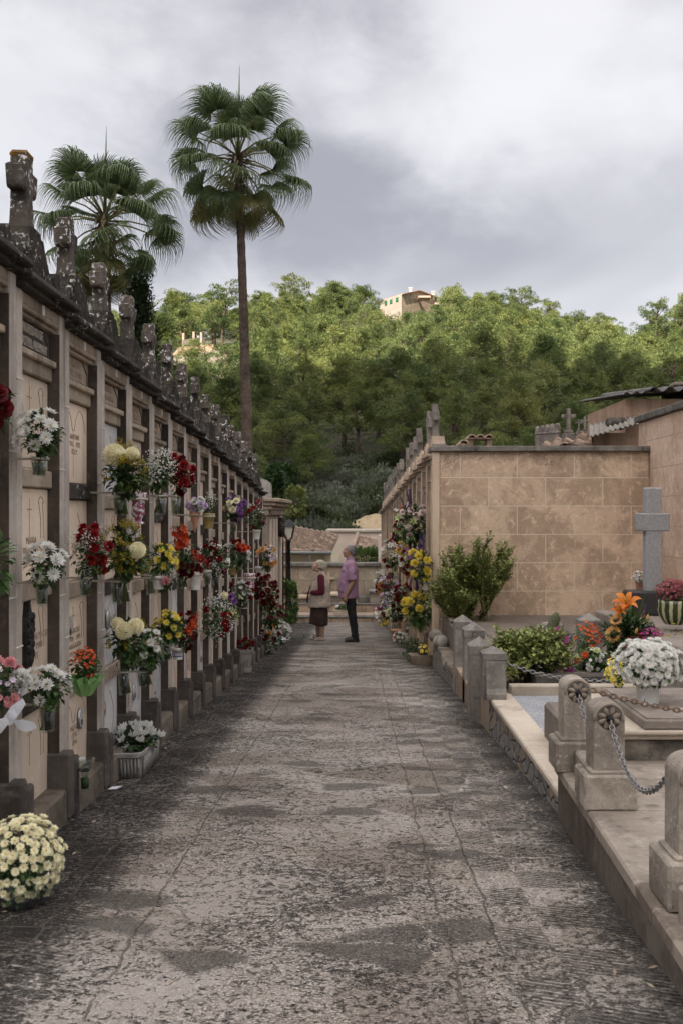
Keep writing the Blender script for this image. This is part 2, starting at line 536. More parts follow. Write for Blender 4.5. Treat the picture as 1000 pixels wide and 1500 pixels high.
BLO = {}
def bl(name, c1, c2, tr=.35): BLO[name] = leafmat(name + '_petals', c1, c2, tr, .6)
bl('white', (.7, .69, .65), (.84, .83, .8)); bl('cream', (.82, .76, .5), (.88, .84, .64)); bl('yellow', (.78, .62, .06), (.88, .77, .2))
bl('red', (.16, .007, .009), (.33, .013, .016)); bl('darkred', (.07, .004, .007), (.15, .007, .012)); bl('orange', (.65, .17, .02), (.8, .3, .05))
bl('redorange', (.5, .05, .02), (.68, .11, .04)); bl('pink', (.65, .26, .28), (.8, .45, .46)); bl('palepink', (.74, .58, .54), (.84, .72, .68))
bl('purple', (.16, .05, .24), (.34, .15, .42)); bl('violet', (.09, .03, .2), (.16, .06, .3)); bl('magenta', (.34, .02, .18), (.5, .06, .28))
bl('maroon', (.22, .04, .07), (.38, .1, .14)); bl('peach', (.75, .38, .12), (.84, .52, .2)); bl('lilac', (.55, .42, .6), (.72, .62, .76))
bl('gold', (.36, .28, .03), (.5, .4, .05)); bl('palegreen', (.42, .5, .2), (.6, .64, .35))
MAT['eye'] = plain('flower_eye', (.5, .36, .05), .8)
MAT['eyedark'] = plain('flower_dark_eye', (.06, .035, .015), .8)
EXPO = 1.47
SUN_E = 5.0
ZEN = 3.15
CLOUD_OFF = (1.3, 4.0, .9)
SHADE_CLOUD_C = (-20., -128., 160.)
SHADE_CLOUD_R = (165., 118.)

# ------------------------------------------------------------------ camera, sky, sun
cam = bpy.data.cameras.new('camera')
cam.sensor_fit = 'VERTICAL'; cam.sensor_height = 36.0; cam.lens = 36.0 * F / 1500
cam.shift_x = -(CX - 500) / 1500; cam.shift_y = (CY - 750) / 1500
cam.clip_start = .05; cam.clip_end = 6000
co = link('camera', cam, None, (0, 0, HC), (R(90), 0, 0))
scene.camera = co
scene.view_settings.view_transform = 'Standard'
scene.view_settings.look = 'None'
scene.view_settings.exposure = EXPO
scene.view_settings.gamma = 1.0

SUNV = Vector((-.3, -.6, .74)).normalized()
elev = math.asin(SUNV.z)
sun = bpy.data.lights.new('sun', 'SUN')
sun.energy = SUN_E; sun.angle = R(1.0); sun.color = (1.0, .93, .82)
so = link('sun', sun, None, (0, 0, 60))
so.rotation_euler = (-SUNV).to_track_quat('-Z', 'Y').to_euler()

w = bpy.data.worlds.new('World'); scene.world = w; w.use_nodes = True
nt = w.node_tree
bg = nt.nodes['Background']
sky = nd(nt, 'ShaderNodeTexSky', sky_type='NISHITA', sun_disc=False, sun_elevation=elev, sun_rotation=math.atan2(SUNV.x, SUNV.y))
nt.links.new(sky.outputs[0], bg.inputs[0]); bg.inputs[1].default_value = .1
tc = nd(nt, 'ShaderNodeTexCoord')
sp = nd(nt, 'ShaderNodeSeparateXYZ', {0: tc.outputs['Generated']})
mp = nd(nt, 'ShaderNodeMapping', {'Vector': tc.outputs['Generated'], 'Scale': (1.15, .8, 1.9), 'Location': CLOUD_OFF})
n1 = noise(nt, mp.outputs[0], 2.3, 6, .5, .25)
n2 = noise(nt, mp.outputs[0], 6.0, 9, .58, .3)
mpw = nd(nt, 'ShaderNodeMapping', {'Vector': tc.outputs['Generated'], 'Scale': (1, .6, 2.0), 'Location': (4.4, 1.7, 2.2)})
n3 = noise(nt, mpw.outputs[0], 2.2, 3, .5, .3)
f = mth(nt, 'ADD', mth(nt, 'MULTIPLY', n1, .7), mth(nt, 'MULTIPLY', n2, .3))
cl = mixc(nt, ramp(nt, f, .4, .6), (.152, .151, .167), (.302, .3, .313))
cl = mixc(nt, ramp(nt, n3, .45, .68, 0, .6), cl, (.367, .362, .37))
zen = ramp(nt, sp.outputs['Z'], .47, .95, 1.0, ZEN)
cl2 = mixc(nt, 1.0, cl, nd(nt, 'ShaderNodeCombineColor', {0: zen, 1: zen, 2: zen}).outputs[0], 'MULTIPLY')
bg2 = nd(nt, 'ShaderNodeBackground', {'Color': cl2, 'Strength': 1.0})
mx = nd(nt, 'ShaderNodeMixShader', {0: .95, 1: bg.outputs[0], 2: bg2.outputs[0]})
nt.links.new(mx.outputs[0], nt.nodes['World Output'].inputs[0])

# unseen added cloud, sized to shade the lane and the foot of the hill
def make_shade_cloud():
    mb = MB()
    rng = random.Random(4)
    nu, nv = 72, 28
    cx, cy, cz = SHADE_CLOUD_C
    vs = []; fs = []
    for j in range(nv + 1):
        th = PI * j / nv
        for k in range(nu):
            an = 2 * PI * k / nu
            x = math.sin(th) * math.cos(an); y = math.sin(th) * math.sin(an); z = -math.cos(th)
            q = Vector((x, y, z)) * 1.6
            b = 1 + .22 * mnoise.noise(q * 1.1 + Vector((5, 2, 1))) + .14 * mnoise.noise(q * 3.1) + .06 * mnoise.noise(q * 7)
            vs.append((cx + x * SHADE_CLOUD_R[0] * b, cy + y * SHADE_CLOUD_R[1] * b, cz + (z * 16 if z < 0 else z * 34) * b))
    for j in range(nv):
        for k in range(nu):
            l = (k + 1) % nu
            fs.append((j * nu + k, j * nu + l, (j + 1) * nu + l, (j + 1) * nu + k))
    mb.add(vs, fs, 0, True)
    m, nt, bs = nmat('shade_cloud_mat')
    d = nd(nt, 'ShaderNodeBsdfDiffuse', {'Color': (.95, .95, .96, 1)})
    t = nd(nt, 'ShaderNodeBsdfTranslucent', {'Color': (.97, .97, .98, 1)})
    mx = nd(nt, 'ShaderNodeMixShader', {0: .8, 1: d.outputs[0], 2: t.outputs[0]})
    nt.links.new(mx.outputs[0], nt.nodes['Material Output'].inputs[0])
    tag(mb.build('shade_cloud', m), kind='structure')
make_shade_cloud()


# ------------------------------------------------------------------ terrain
def interp(tab, x):
    if x <= tab[0][0]: return tab[0][1]
    for (a, b), (c, d) in zip(tab, tab[1:]):
        if x <= c: return b + (d - b) * (x - a) / (c - a)
    return tab[-1][1]


RIDGE = [(-900, 26), (-200, 30), (100, 34), (250, 35.5), (330, 37.5), (450, 38), (520, 39.5), (590, 41.5), (660, 39), (760, 36.5), (850, 33), (905, 29), (960, 34), (1020, 38), (1300, 36), (1900, 30)]


def H(x, y):
    if y < 26.2:
        return gz(max(y, -40)) - .1 - .25 * min(1, max(0, (y - 25) / 1))
    if y < 36:
        return -2.1 - 1.0 * min(1, (y - 26.2) / 6)
    if y < 64:
        return -3.1 + 1.6 * max(0, (y - 44) / 20)
    u = CX + x / 205 * F
    hr = interp(RIDGE, u)
    s = (y - 64) / 141.0
    b = 2.2 * mnoise.noise(Vector((x * .03, y * .03, 0))) + .7 * mnoise.noise(Vector((x * .11, y * .11, 3)))
    b *= min(1, s * 6)
    if s <= 1:
        return -1.5 + (hr + 1.5) * (.8 * s + .2 * s * s * (3 - 2 * s)) + b
    return hr - (y - 205) * .12 + b


def make_ground():
    xs = [-3000, -1200, -600, -350] + [-220 + 4 * i for i in range(111)] + [350, 600, 1200, 3000]
    ys = [-3000, -800, -200, -60, -20] + [-10 + 3 * i for i in range(12)] + [26.2, 27, 28] + [30 + 3.5 * i for i in range(60)] + [260, 300, 400, 700, 1500, 4000]
    mb = MB()
    vs = []; fs = []
    for y in ys:
        for x in xs:
            vs.append((x, y, H(x, y) if abs(y) < 450 else (3 if y < 0 else -20)))
    n = len(xs)
    for j in range(len(ys) - 1):
        for i in range(n - 1):
            fs.append((j * n + i, j * n + i + 1, (j + 1) * n + i + 1, (j + 1) * n + i))
    mb.add(vs, fs, 0, True)
    m, nt, bs = nmat('ground_soil')
    p = pos(nt)
    a = noise(nt, p, .25, 6, .7); b = noise(nt, p, 3, 6, .7)
    col = mixc(nt, ramp(nt, a, .4, .6), (.05, .055, .025), (.085, .075, .045))
    col = mixc(nt, ramp(nt, b, .5, .7, 0, .7), col, (.13, .11, .075))
    nt.links.new(col, bs.inputs['Base Color']); bs.inputs['Roughness'].default_value = 1
    bump(nt, bs, b, .8, .2)
    tag(mb.build('ground', m), kind='structure')
make_ground()


def make_path():
    mb = MB(); vs = []; fs = []
    xs = [-2.6 + .1 * i for i in range(40)]; ys = [-4 + .1 * i for i in range(293)]
    for y in ys:
        for x in xs:
            h = .006 * mnoise.noise(Vector((x * 3, y * 3, 0))) + .003 * mnoise.noise(Vector((x * 9, y * 9, 4)))
            vs.append((x, y, gz(y) + h))
    n = len(xs)
    for j in range(len(ys) - 1):
        for i in range(n - 1):
            fs.append((j * n + i, j * n + i + 1, (j + 1) * n + i + 1, (j + 1) * n + i))
    mb.add(vs, fs, 0, True)
    m, nt, bs = nmat('worn_paving')
    g = nd(nt, 'ShaderNodeNewGeometry'); p = g.outputs['Position']
    sp = nd(nt, 'ShaderNodeSeparateXYZ', {0: p})
    wob = mth(nt, 'MULTIPLY', mth(nt, 'SUBTRACT', noise(nt, p, 5, 4, .6), .5), .06)
    X = mth(nt, 'ADD', sp.outputs['X'], wob); Y = sp.outputs['Y']
    fl1 = noise(nt, p, 36, 7, .7, .25)
    fl2 = noise(nt, p, 105, 5, .75)
    big = noise(nt, p, 1.5, 7, .66, .5)
    mid = noise(nt, pos(nt, off=(2.3, 8.8, 0)), 4.2, 6, .68, .7)
    far = ramp(nt, Y, 4, 13, 0, 1)
    # strips across the lane: 1 at the left dark strip / 0 in the middle
    left = ramp(nt, X, -.8, -1.0)
    right = ramp(nt, mth(nt, 'ADD', X, mth(nt, 'MULTIPLY', mth(nt, 'SUBTRACT', mid, .5), .5)), .68, .97)
    # light crust coverage
    thr = mth(nt, 'ADD', .418, mth(nt, 'MULTIPLY', left, .1))
    thr = mth(nt, 'ADD', thr, mth(nt, 'MULTIPLY', right, .11))
    thr = mth(nt, 'ADD', thr, mth(nt, 'MULTIPLY', mth(nt, 'SUBTRACT', .5, big), .22))
    thr = mth(nt, 'ADD', thr, mth(nt, 'MULTIPLY', mth(nt, 'SUBTRACT', .52, mid), .2))
    thr = mth(nt, 'ADD', thr, mth(nt, 'MULTIPLY', far, .01))
    f = mth(nt, 'ADD', mth(nt, 'MULTIPLY', fl1, .6), mth(nt, 'MULTIPLY', fl2, .4))
    crust = nd(nt, 'ShaderNodeMapRange', {'Value': mth(nt, 'SUBTRACT', f, thr), 'From Min': -.06, 'From Max': .075, 'To Min': 0., 'To Max': 1.}, interpolation_type='SMOOTHSTEP').outputs[0]
    # irregular dark slate slabs showing through in the middle
    vp = pos(nt, (3.0, 4.4, 1.0), (.31, .2, 0))
    vd = nd(nt, 'ShaderNodeMix', data_type='VECTOR')
    vv = nd(nt, 'ShaderNodeVectorMath', {0: vp, 1: nd(nt, 'ShaderNodeVectorMath', {0: nd(nt, 'ShaderNodeTexNoise', {'Vector': p, 'Scale': 4.0, 'Detail': 5}).outputs['Color'], 'Scale': .55}, operation='SCALE').outputs[0]}, operation='ADD').outputs[0]
    vo = nd(nt, 'ShaderNodeTexVoronoi', {'Vector': vv, 'Scale': 1.15}, feature='F1')
    ve = nd(nt, 'ShaderNodeTexVoronoi', {'Vector': vv, 'Scale': 1.15}, feature='DISTANCE_TO_EDGE')
    cr = nd(nt, 'ShaderNodeSeparateColor', {0: vo.outputs['Color']})
    bare = mth(nt, 'MULTIPLY', mth(nt, 'GREATER_THAN', cr.outputs[0], .85), ramp(nt, mth(nt, 'ADD', ve.outputs['Distance'], mth(nt, 'MULTIPLY', mth(nt, 'SUBTRACT', fl1, .5), .9)), .03, .15))
    bare = mth(nt, 'MULTIPLY', bare, ramp(nt, fl1, .64, .52))
    crust = mth(nt, 'MULTIPLY', crust, mth(nt, 'SUBTRACT', 1.0, mth(nt, 'MULTIPLY', bare, .7)))
    dark = mixc(nt, ramp(nt, fl2, .35, .65), (.03, .026, .024), (.125, .107, .094))
    dark = mixc(nt, mth(nt, 'MULTIPLY', left, .6), dark, (.016, .013, .011))
    slate = mixc(nt, cr.outputs[1], (.05, .043, .038), (.1, .088, .078))
    slate = mixc(nt, ramp(nt, fl2, .4, .7, 0, .5), slate, (.11, .097, .086))
    dark = mixc(nt, bare, dark, slate)
    tone = noise(nt, p, 2.7, 5, .6)
    light = mixc(nt, ramp(nt, tone, .35, .65), (.315, .275, .24), (.225, .188, .157))
    light = mixc(nt, ramp(nt, fl2, .5, .62, 0, .85), light, (.56, .515, .47))
    light = mixc(nt, ramp(nt, mid, .58, .72, 0, .5), light, (.24, .17, .11))
    slab = nd(nt, 'ShaderNodeTexVoronoi', {'Vector': vv, 'Scale': .62}); sc_ = nd(nt, 'ShaderNodeSeparateColor', {0: slab.outputs['Color']})
    light = mixc(nt, ramp(nt, sc_.outputs[0], .2, .9, 0, .55), light, (.17, .138, .112))
    light = mixc(nt, ramp(nt, sc_.outputs[1], .7, .8, 0, .45), light, (.42, .38, .34))
    # ridged and smooth grey tiles along both edges
    tx = mth(nt, 'DIVIDE', X, .2); ty = mth(nt, 'DIVIDE', Y, .2)
    rowi = mth(nt, 'FLOOR', ty); coli = mth(nt, 'FLOOR', tx)
    chk = mth(nt, 'MODULO', mth(nt, 'ABSOLUTE', mth(nt, 'ADD', rowi, coli)), 2.0)
    fx = mth(nt, 'FRACT', tx); fy = mth(nt, 'FRACT', ty)
    ed = mth(nt, 'MINIMUM', mth(nt, 'MINIMUM', fx, mth(nt, 'SUBTRACT', 1.0, fx)), mth(nt, 'MINIMUM', fy, mth(nt, 'SUBTRACT', 1.0, fy)))
    joint = ramp(nt, ed, .035, .0)
    rid = mth(nt, 'SINE', mth(nt, 'MULTIPLY', mth(nt, 'ADD', mth(nt, 'ADD', Y, mth(nt, 'MULTIPLY', X, .42)), mth(nt, 'MULTIPLY', wob, .1)), 2 * PI / .024))
    ridm = mth(nt, 'MULTIPLY', ramp(nt, rid, -.35, .35), chk)
    tmask = mth(nt, 'MAXIMUM', mth(nt, 'MULTIPLY', ramp(nt, X, .4, .5), 1.0), ramp(nt, X, -.8, -.92))
    tilec = mixc(nt, noise(nt, p, 14, 6, .7), (.045, .041, .038), (.13, .118, .107))
    trow = nd(nt, 'ShaderNodeTexWhiteNoise', {'Vector': nd(nt, 'ShaderNodeCombineXYZ', {0: rowi, 1: coli}).outputs[0]}, noise_dimensions='3D').outputs['Value']
    tilec = mixc(nt, mth(nt, 'MULTIPLY', trow, .5), tilec, (.15, .14, .13))
    tilec = mixc(nt, mth(nt, 'MULTIPLY', left, .85), tilec, (.022, .019, .016))
    tilec = mixc(nt, mth(nt, 'MULTIPLY', mth(nt, 'MULTIPLY', ridm, .8), mth(nt, 'SUBTRACT', 1.0, mth(nt, 'MULTIPLY', left, .6))), tilec, (.022, .02, .018))
    tilec = mixc(nt, mth(nt, 'MULTIPLY', joint, .5), tilec, (.2, .17, .14))
    darkt = mixc(nt, tmask, dark, tilec)
    crust = mth(nt, 'MULTIPLY', crust, mth(nt, 'SUBTRACT', 1.0, mth(nt, 'MULTIPLY', mth(nt, 'MULTIPLY', ridm, tmask), .55)))
    col = mixc(nt, mth(nt, 'MULTIPLY', crust, .93), darkt, light)
    # long joints
    jn = None
    for xj in (-.69, .28, .44):
        dj = mth(nt, 'ABSOLUTE', mth(nt, 'SUBTRACT', X, xj))
        a = mth(nt, 'MULTIPLY', ramp(nt, dj, .006, .002), ramp(nt, mid, .4, .55, .25, 1.0))
        jn = a if jn is None else mth(nt, 'MAXIMUM', jn, a)
    cy = mth(nt, 'ABSOLUTE', mth(nt, 'SUBTRACT', mth(nt, 'FRACT', mth(nt, 'ADD', mth(nt, 'DIVIDE', Y, .63), mth(nt, 'MULTIPLY', wob, 1.2))), .5))
    cj = mth(nt, 'MULTIPLY', ramp(nt, cy, .012, .003), mth(nt, 'SUBTRACT', 1.0, tmask))
    jn = mth(nt, 'MAXIMUM', jn, mth(nt, 'MULTIPLY', cj, ramp(nt, mid, .5, .56, 0, .8)))
    crk = nd(nt, 'ShaderNodeTexVoronoi', {'Vector': nd(nt, 'ShaderNodeVectorMath', {0: p, 1: nd(nt, 'ShaderNodeVectorMath', {0: nd(nt, 'ShaderNodeTexNoise', {'Vector': p, 'Scale': 2.5, 'Detail': 6}).outputs['Color'], 'Scale': .7}, operation='SCALE').outputs[0]}, operation='ADD').outputs[0], 'Scale': .85}, feature='DISTANCE_TO_EDGE')
    jn = mth(nt, 'MAXIMUM', jn, mth(nt, 'MULTIPLY', ramp(nt, crk.outputs['Distance'], .005, .001), .45))
    jn = mth(nt, 'MULTIPLY', jn, ramp(nt, fl1, .42, .56))
    col = mixc(nt, mth(nt, 'MULTIPLY', jn, .34), col, (.05, .04, .033))
    nt.links.new(col, bs.inputs['Base Color'])
    nt.links.new(lin(nt, crust, 0, 1, .8, .95), bs.inputs['Roughness'])
    bs.inputs['Specular IOR Level'].default_value = .1
    h = mth(nt, 'SUBTRACT', mth(nt, 'ADD', mth(nt, 'ADD', mth(nt, 'MULTIPLY', crust, .5), mth(nt, 'MULTIPLY', fl2, .3)), mth(nt, 'MULTIPLY', fl1, .5)),
            mth(nt, 'ADD', mth(nt, 'MULTIPLY', jn, .7), mth(nt, 'MULTIPLY', mth(nt, 'MULTIPLY', ridm, tmask), .5)))
    bump(nt, bs, h, 1.0, .018)
    tag(mb.build('path', m), kind='structure')
make_path()

# ------------------------------------------------------------------ niche walls
ORD = ['first', 'second', 'third', 'fourth', 'fifth', 'sixth', 'seventh', 'eighth', 'ninth', 'tenth', 'eleventh', 'twelfth', 'thirteenth', 'fourteenth', 'fifteenth', 'sixteenth', 'seventeenth', 'eighteenth']


def pediment_profile(hw, h, z0):
    pts = []
    n = 18
    for i in range(n + 1):
        t = i / n
        y = -hw + 2 * hw * t
        a = abs(y) / hw
        if a > .82: z = h * .16
        else:
            q = 1 - a / .82
            z = h * (.2 + .8 * (q * q * (3 - 2 * q)) ** .8)
            if a < .24: z = h * (1.0 - .02 * a / .24)
        pts.append((y, z0 + z))
    return [(-hw, z0), (hw, z0)] + pts[::-1]


def cross_mesh(s=1.0, tall=.3):
    mb = MB()
    rng = random.Random(7)
    w = .036 * s
    # flared foot, shaft, head
    mb.loft([((0, 0, -.03), w * 2.0, w * 1.9, None), ((0, 0, .0), w * 1.75, w * 1.7, None), ((0, 0, .04), w * 1.5, w * 1.45, None), ((0, 0, .12), w * 1.35, w * 1.35, None)], 4, sm=False)
    # square shaft as box
    mb2 = MB()
    mb2.box(-w, w, -w, w, .03, tall, .007, jit=.002, rng=rng)
    mb2.box(-w * .93, w * .93, -.098 * s, .098 * s, tall * .5, tall * .8, .008, jit=.003, rng=rng)
    mbr = MB(); mbr.merge(mb, Matrix.Rotation(PI / 4, 4, 'Z')); mbr.merge(mb2, Matrix.Identity(4))
    return mbr


INSC = {
    0: [('', []), ('MARIA', ['1898 - 1967']), ('', ['BERNAT PLANI PUCEL', 'ABRIL DE 1908', '48 ANYS']), ('', [])],
    1: [('', ['ANTONI', '1911 - 1973', 'D.E.P.']), ('', ['JOAN', '1902']), ('', ['FRANCESC', '1928 - 1999', 'MARGALIDA', '1931 - 2004']), ('', ['MIQUEL', 'COLL', '1956'])],
    2: [('', ['FAMILIA', 'VIDAL']), ('', ['MARGARITA', 'R.I.P.']), ('', ['JAUME', '1940']), ('', [])],
    3: [('', ['R.I.P.']), ('', ['PERE', 'JUAN', '1958']), ('', ['CATALINA', '1920 - 1988', 'BARTOMEU', '1915 - 1990']), ('', [])],
    4: [('', ['R.I.P.']), ('', []), ('', ['ISABEL', '1925 - 2001']), ('', ['MARIA', '1962'])],
    5: [('', []), ('', ['ANA', '1949']), ('', []), ('', [])],
}
NAMES = ['PROPIEDAD DE|E CASTELL ALEMANY', 'FAMILIA|COLL PONS', 'FAMILIA|BENNASSAR', 'PROPIEDAD|DE J. SEGUI', 'FAMILIA|MAYOL', 'FAMILIA|COLL', 'FAMILIA|VICENS', 'PROPIEDAD|FRONTERA']
SHARED = {}


def shared(key, fn):
    if key not in SHARED: SHARED[key] = fn()
    return SHARED[key]


def make_bay(idx, loc, rotz, W, K, label, group, side, has_cross=True):
    """one stepped bay of stacked burial niches; local +x faces the lane, K scales the heights"""
    L = side == 'left'
    b = thing('niche_bay', label, 'niche bay', loc, rotz, group)
    hw = W / 2
    rng = random.Random(idx * 31 + (0 if L else 999))
    mp = MAT['pilaster'] if L else MAT['salmon']
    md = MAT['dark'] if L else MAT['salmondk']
    def S(key, fn, name, mat, l=(0, 0, 0)):
        k = (side, key)
        return link(name, shared(k, lambda: fn().mesh(name, mat)), b, l)
    pw = .075
    def f_plinth():
        m = MB(); m.box(-.55, .035, -hw + .001, hw - .001, -.4, .14 * K, .012, jit=.004, rng=random.Random(2)); return m
    S('plinth', f_plinth, 'plinth', MAT['plinth'])
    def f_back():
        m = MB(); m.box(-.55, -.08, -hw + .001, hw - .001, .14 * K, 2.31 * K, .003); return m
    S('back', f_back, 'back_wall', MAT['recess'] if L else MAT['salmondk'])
    for s in (-1, 1):
        y0, y1 = (-hw + .0015, -hw + pw) if s < 0 else (hw - pw, hw - .0015)
        def f_pil():
            m = MB(); m.box(-.08, 0, y0, y1, .3 * K, 2.31 * K, .006, jit=.0015, rng=random.Random(5)); return m
        po = S(('pil', s), f_pil, 'pilaster', [mp])
        def f_blk():
            m = MB(); m.box(-.08, .05, y0 - (.012 if s > 0 else 0), y1 + (.012 if s < 0 else 0), .0, .3 * K, .01, jit=.004, rng=random.Random(6)); return m
        S(('blk', s), f_blk, 'pilaster_base', MAT['basedark'] if L else MAT['salmondk'])
        # pale mortar joints on pilasters
        if L:
            def f_j():
                m = MB()
                for z in ((1.02, 1.6) if s > 0 else (.86, 1.94)):
                    m.box(-.0805, .0025, y0 - .002, y1 + .002, z, z + .006, .001)
                return m
            S(('joint', s), f_j, 'mortar_joint', MAT['mortar']).parent = po
        # dark inner cheek of the recess, shade put into its colour
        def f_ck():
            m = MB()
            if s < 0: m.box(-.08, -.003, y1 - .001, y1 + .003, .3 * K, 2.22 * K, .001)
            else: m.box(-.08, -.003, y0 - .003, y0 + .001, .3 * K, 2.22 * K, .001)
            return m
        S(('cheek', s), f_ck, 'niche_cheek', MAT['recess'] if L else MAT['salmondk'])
    # four stacked plaques with ledges between
    yi = hw - pw - .004
    zt = .14 * K; pitch = .485 * K
    for t in range(4):
        z0 = zt + t * pitch
        tier = 3 - t
        q = rng.random()
        mat = MAT['plaque'] if q < .62 else (MAT['plaque2'] if q < .86 else MAT['marble'])
        if L and idx == 2 and tier == 0: mat = MAT['marble']
        if L and idx == 0: mat = MAT['plaque']
        if not L:
            mat = (MAT['salmon'], MAT['plaque2'], MAT['salmon'], MAT['greyslab'])[int(q * 3.99)] if idx != 1 else MAT['greyslab']
        def f_pl():
            m = MB(); m.box(-.08, -.056, -yi, yi, 0, pitch - .085 * K, .004); return m
        o = S(('plq',), f_pl, 'plaque', mat, (0, 0, z0))
        if o.data.materials[0] != mat:
            o.data = shared((side, 'plq', mat.name), lambda: f_pl().mesh('plaque', mat))
        # ledge above each plaque
        def f_lg():
            m = MB(); m.box(-.08, -.035, -yi, yi, pitch - .083 * K, pitch - .002, .006, jit=.0015, rng=random.Random(3)); return m
        lm = MAT['panel'] if (idx + t) % 3 else MAT['dark']
        if not L: lm = MAT['salmondk']
        if t < 3:
            link('ledge', shared((side, 'ledge', lm.name), lambda: f_lg().mesh('ledge', lm)), b, (0, 0, z0))
        else:
            link('ledge', shared((side, 'ledge', MAT['frieze'].name), lambda: f_lg().mesh('ledge', MAT['frieze'])), b, (0, 0, z0))
        # engraving
        if L and idx < 9:
            ins = INSC.get(idx, [('', [ 'FAMILIA' ]), ('', ['JUAN', '1951']), ('', ['MARIA', '1933', '1987']), ('', [])])[tier]
            lines = ([ins[0]] if ins[0] else []) + ins[1]
            if lines:
                size = .034 if idx == 0 else .03
                me = shared(('txt', tuple(lines)), lambda: text_mesh('\n'.join(lines), size * 1.25, .0008))
                if not me.materials: me.materials.append(MAT['engrave'])
                link('inscription', me, o, (-.0545, 0.02, .22 if len(lines) > 2 else .16), (R(90), 0, R(90)))
            mb = MB()
            style = (idx + tier) % 3 if idx else 0
            zz = z0 + .30 * K
            if style == 0:   # engraved cross and praying hands outline
                cz = zz - .02
                mb.box(-.056, -.0548, -.006, .0, cz - .11, cz + .075, .0005)
                mb.box(-.056, -.0548, -.035, .029, cz + .025, cz + .031, .0005)
                for q in range(2):
                    pts = [(-.0552, .12 + q * .05 + .03 * math.sin(a * 2.2) * (1 - q * .4), cz + .06 - a * .16) for a in [i / 9 for i in range(10)]]
                    mb.tube(pts, .0022, 4)
                pts = [(-.0552, .15 + .035 * math.cos(a), cz + .055 + .03 * math.sin(a)) for a in [PI * i / 8 for i in range(9)]]
                mb.tube(pts, .0022, 4)
            elif style == 1:  # twin pointed arches
                for q in (-1, 1):
                    pts = []
                    for i in range(13):
                        a = i / 12
                        pts.append((-.0552, q * .115 - .1 + .2 * a, z0 + .26 * K + .11 * K * math.sin(PI * a) ** .7))
                    mb.tube(pts, .002, 4)
                mb.box(-.056, -.0548, -.002, .002, z0 + .03, z0 + .27 * K, .0005)
            else:
                pts = [(-.0552, .08 * math.sin(i / 4.0) + .08, z0 + .05 + i * .022) for i in range(14)]
                mb.tube(pts, .0022, 4)
                pts = [(-.0552, -.12 + .05 * math.sin(i / 3.0), z0 + .05 + i * .018) for i in range(12)]
                mb.tube(pts, .0022, 4)
            mb.build('engraving', MAT['engrave'], o, (0, 0, -z0))
            # oval photograph
            if (idx == 0 and tier == 0) or (idx > 0 and rng.random() < .5):
                om = shared('oval', lambda: oval_mesh())
                yy = -.16 if idx == 0 else rng.choice((-.1, .1, .0))
                link('oval_portrait', om, o, (-.05, yy, (.26 if idx else .235) * K))
    # name panel
    zp = 2.065 * K
    def f_np():
        m = MB()
        m.box(-.08, -.05, -yi, yi, zp + .03, zp + .165 * K, .004)
        return m
    pm = MAT['panel'] if L else MAT['salmondk']
    if L and idx == 0: pm = MAT['basedark']
    npo = link('name_panel', f_np().mesh('name_panel', pm), b)
    def f_sill():
        m = MB(); m.box(-.08, -.015, -yi, yi, zp - .004, zp + .028, .006, jit=.001, rng=random.Random(9)); return m
    S('sill', f_sill, 'panel_sill', MAT['frieze'])
    if L:
        def f_cut():
            m = MB()
            z0, z1 = zp + .04, zp + .155 * K; a = yi - .03
            poly = [(-a, z0), (a, z0), (a, z1 - .055), (a - .09, z1), (-a + .09, z1), (-a, z1 - .055)]
            n = len(poly)
            for i in range(n):
                p, q = poly[i], poly[(i + 1) % n]
                m.tube([(-.048, p[0], p[1]), (-.048, q[0], q[1])], .0035, 4, sm=False)
            return m
        S('cut', f_cut, 'panel_border', MAT['basedark'])
        if idx < 8:
            nm = NAMES[idx].split('|')
            if idx == 0:
                me = text_mesh('\n'.join(nm), .058, .004); me.materials.append(MAT['letterlight'])
                sx = .40 / max(.01, max(v.co.x for v in me.vertices) - min(v.co.x for v in me.vertices))
                o = link('inscription', me, npo, (-.046, .0, zp + .105), (R(90), 0, R(90)), (sx, 1.0, 1))
            else:
                me = text_mesh('\n'.join(nm), .045, .001); me.materials.append(MAT['engrave'])
                o = link('inscription', me, npo, (-.0485, .0, zp + .108), (R(90), 0, R(90)))
    # lintel moulding, frieze, cornice
    def f_lin():
        m = MB()
        m.box(-.08, -.022, -yi - .0, yi + .0, 2.222 * K, 2.24 * K, .004)
        m.box(-.08, -.002, -yi - .0, yi + .0, 2.24 * K + .0005, 2.262 * K, .005)
        return m
    S('lintel', f_lin, 'lintel', MAT['frieze'])
    def f_fr():
        m = MB(); m.box(-.08, -.008, -yi, yi, 2.263 * K, 2.312 * K, .003); return m
    S('frieze', f_fr, 'frieze', MAT['frieze'])
    if L:
        def f_key():
            m = MB(); m.box(-.02, -.004, .02, .05, 2.262 * K, 2.308 * K, .002); return m
        S('key', f_key, 'mortar_patch', MAT['mortar'])
    def f_co():
        m = MB()
        m.box(-.58, .035, -hw + .001, hw - .001, 2.3125 * K, 2.335 * K, .004, jit=.001, rng=random.Random(8))
        m.box(-.6, .07, -hw + .001, hw - .001, 2.3355 * K, 2.37 * K, .008, jit=.003, rng=random.Random(4))
        return m
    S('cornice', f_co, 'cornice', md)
    ph = .26
    zc = 2.37 * K
    def f_pe():
        m = MB()
        m.prism(pediment_profile(hw * .9, ph, zc), -.2, -.03, 'x')
        m.prism(pediment_profile(hw * .72, ph * .8, zc + .012), -.03, -.012, 'x')
        return m
    S('pediment', f_pe, 'pediment', MAT['carved'] if L else MAT['salmondk'])
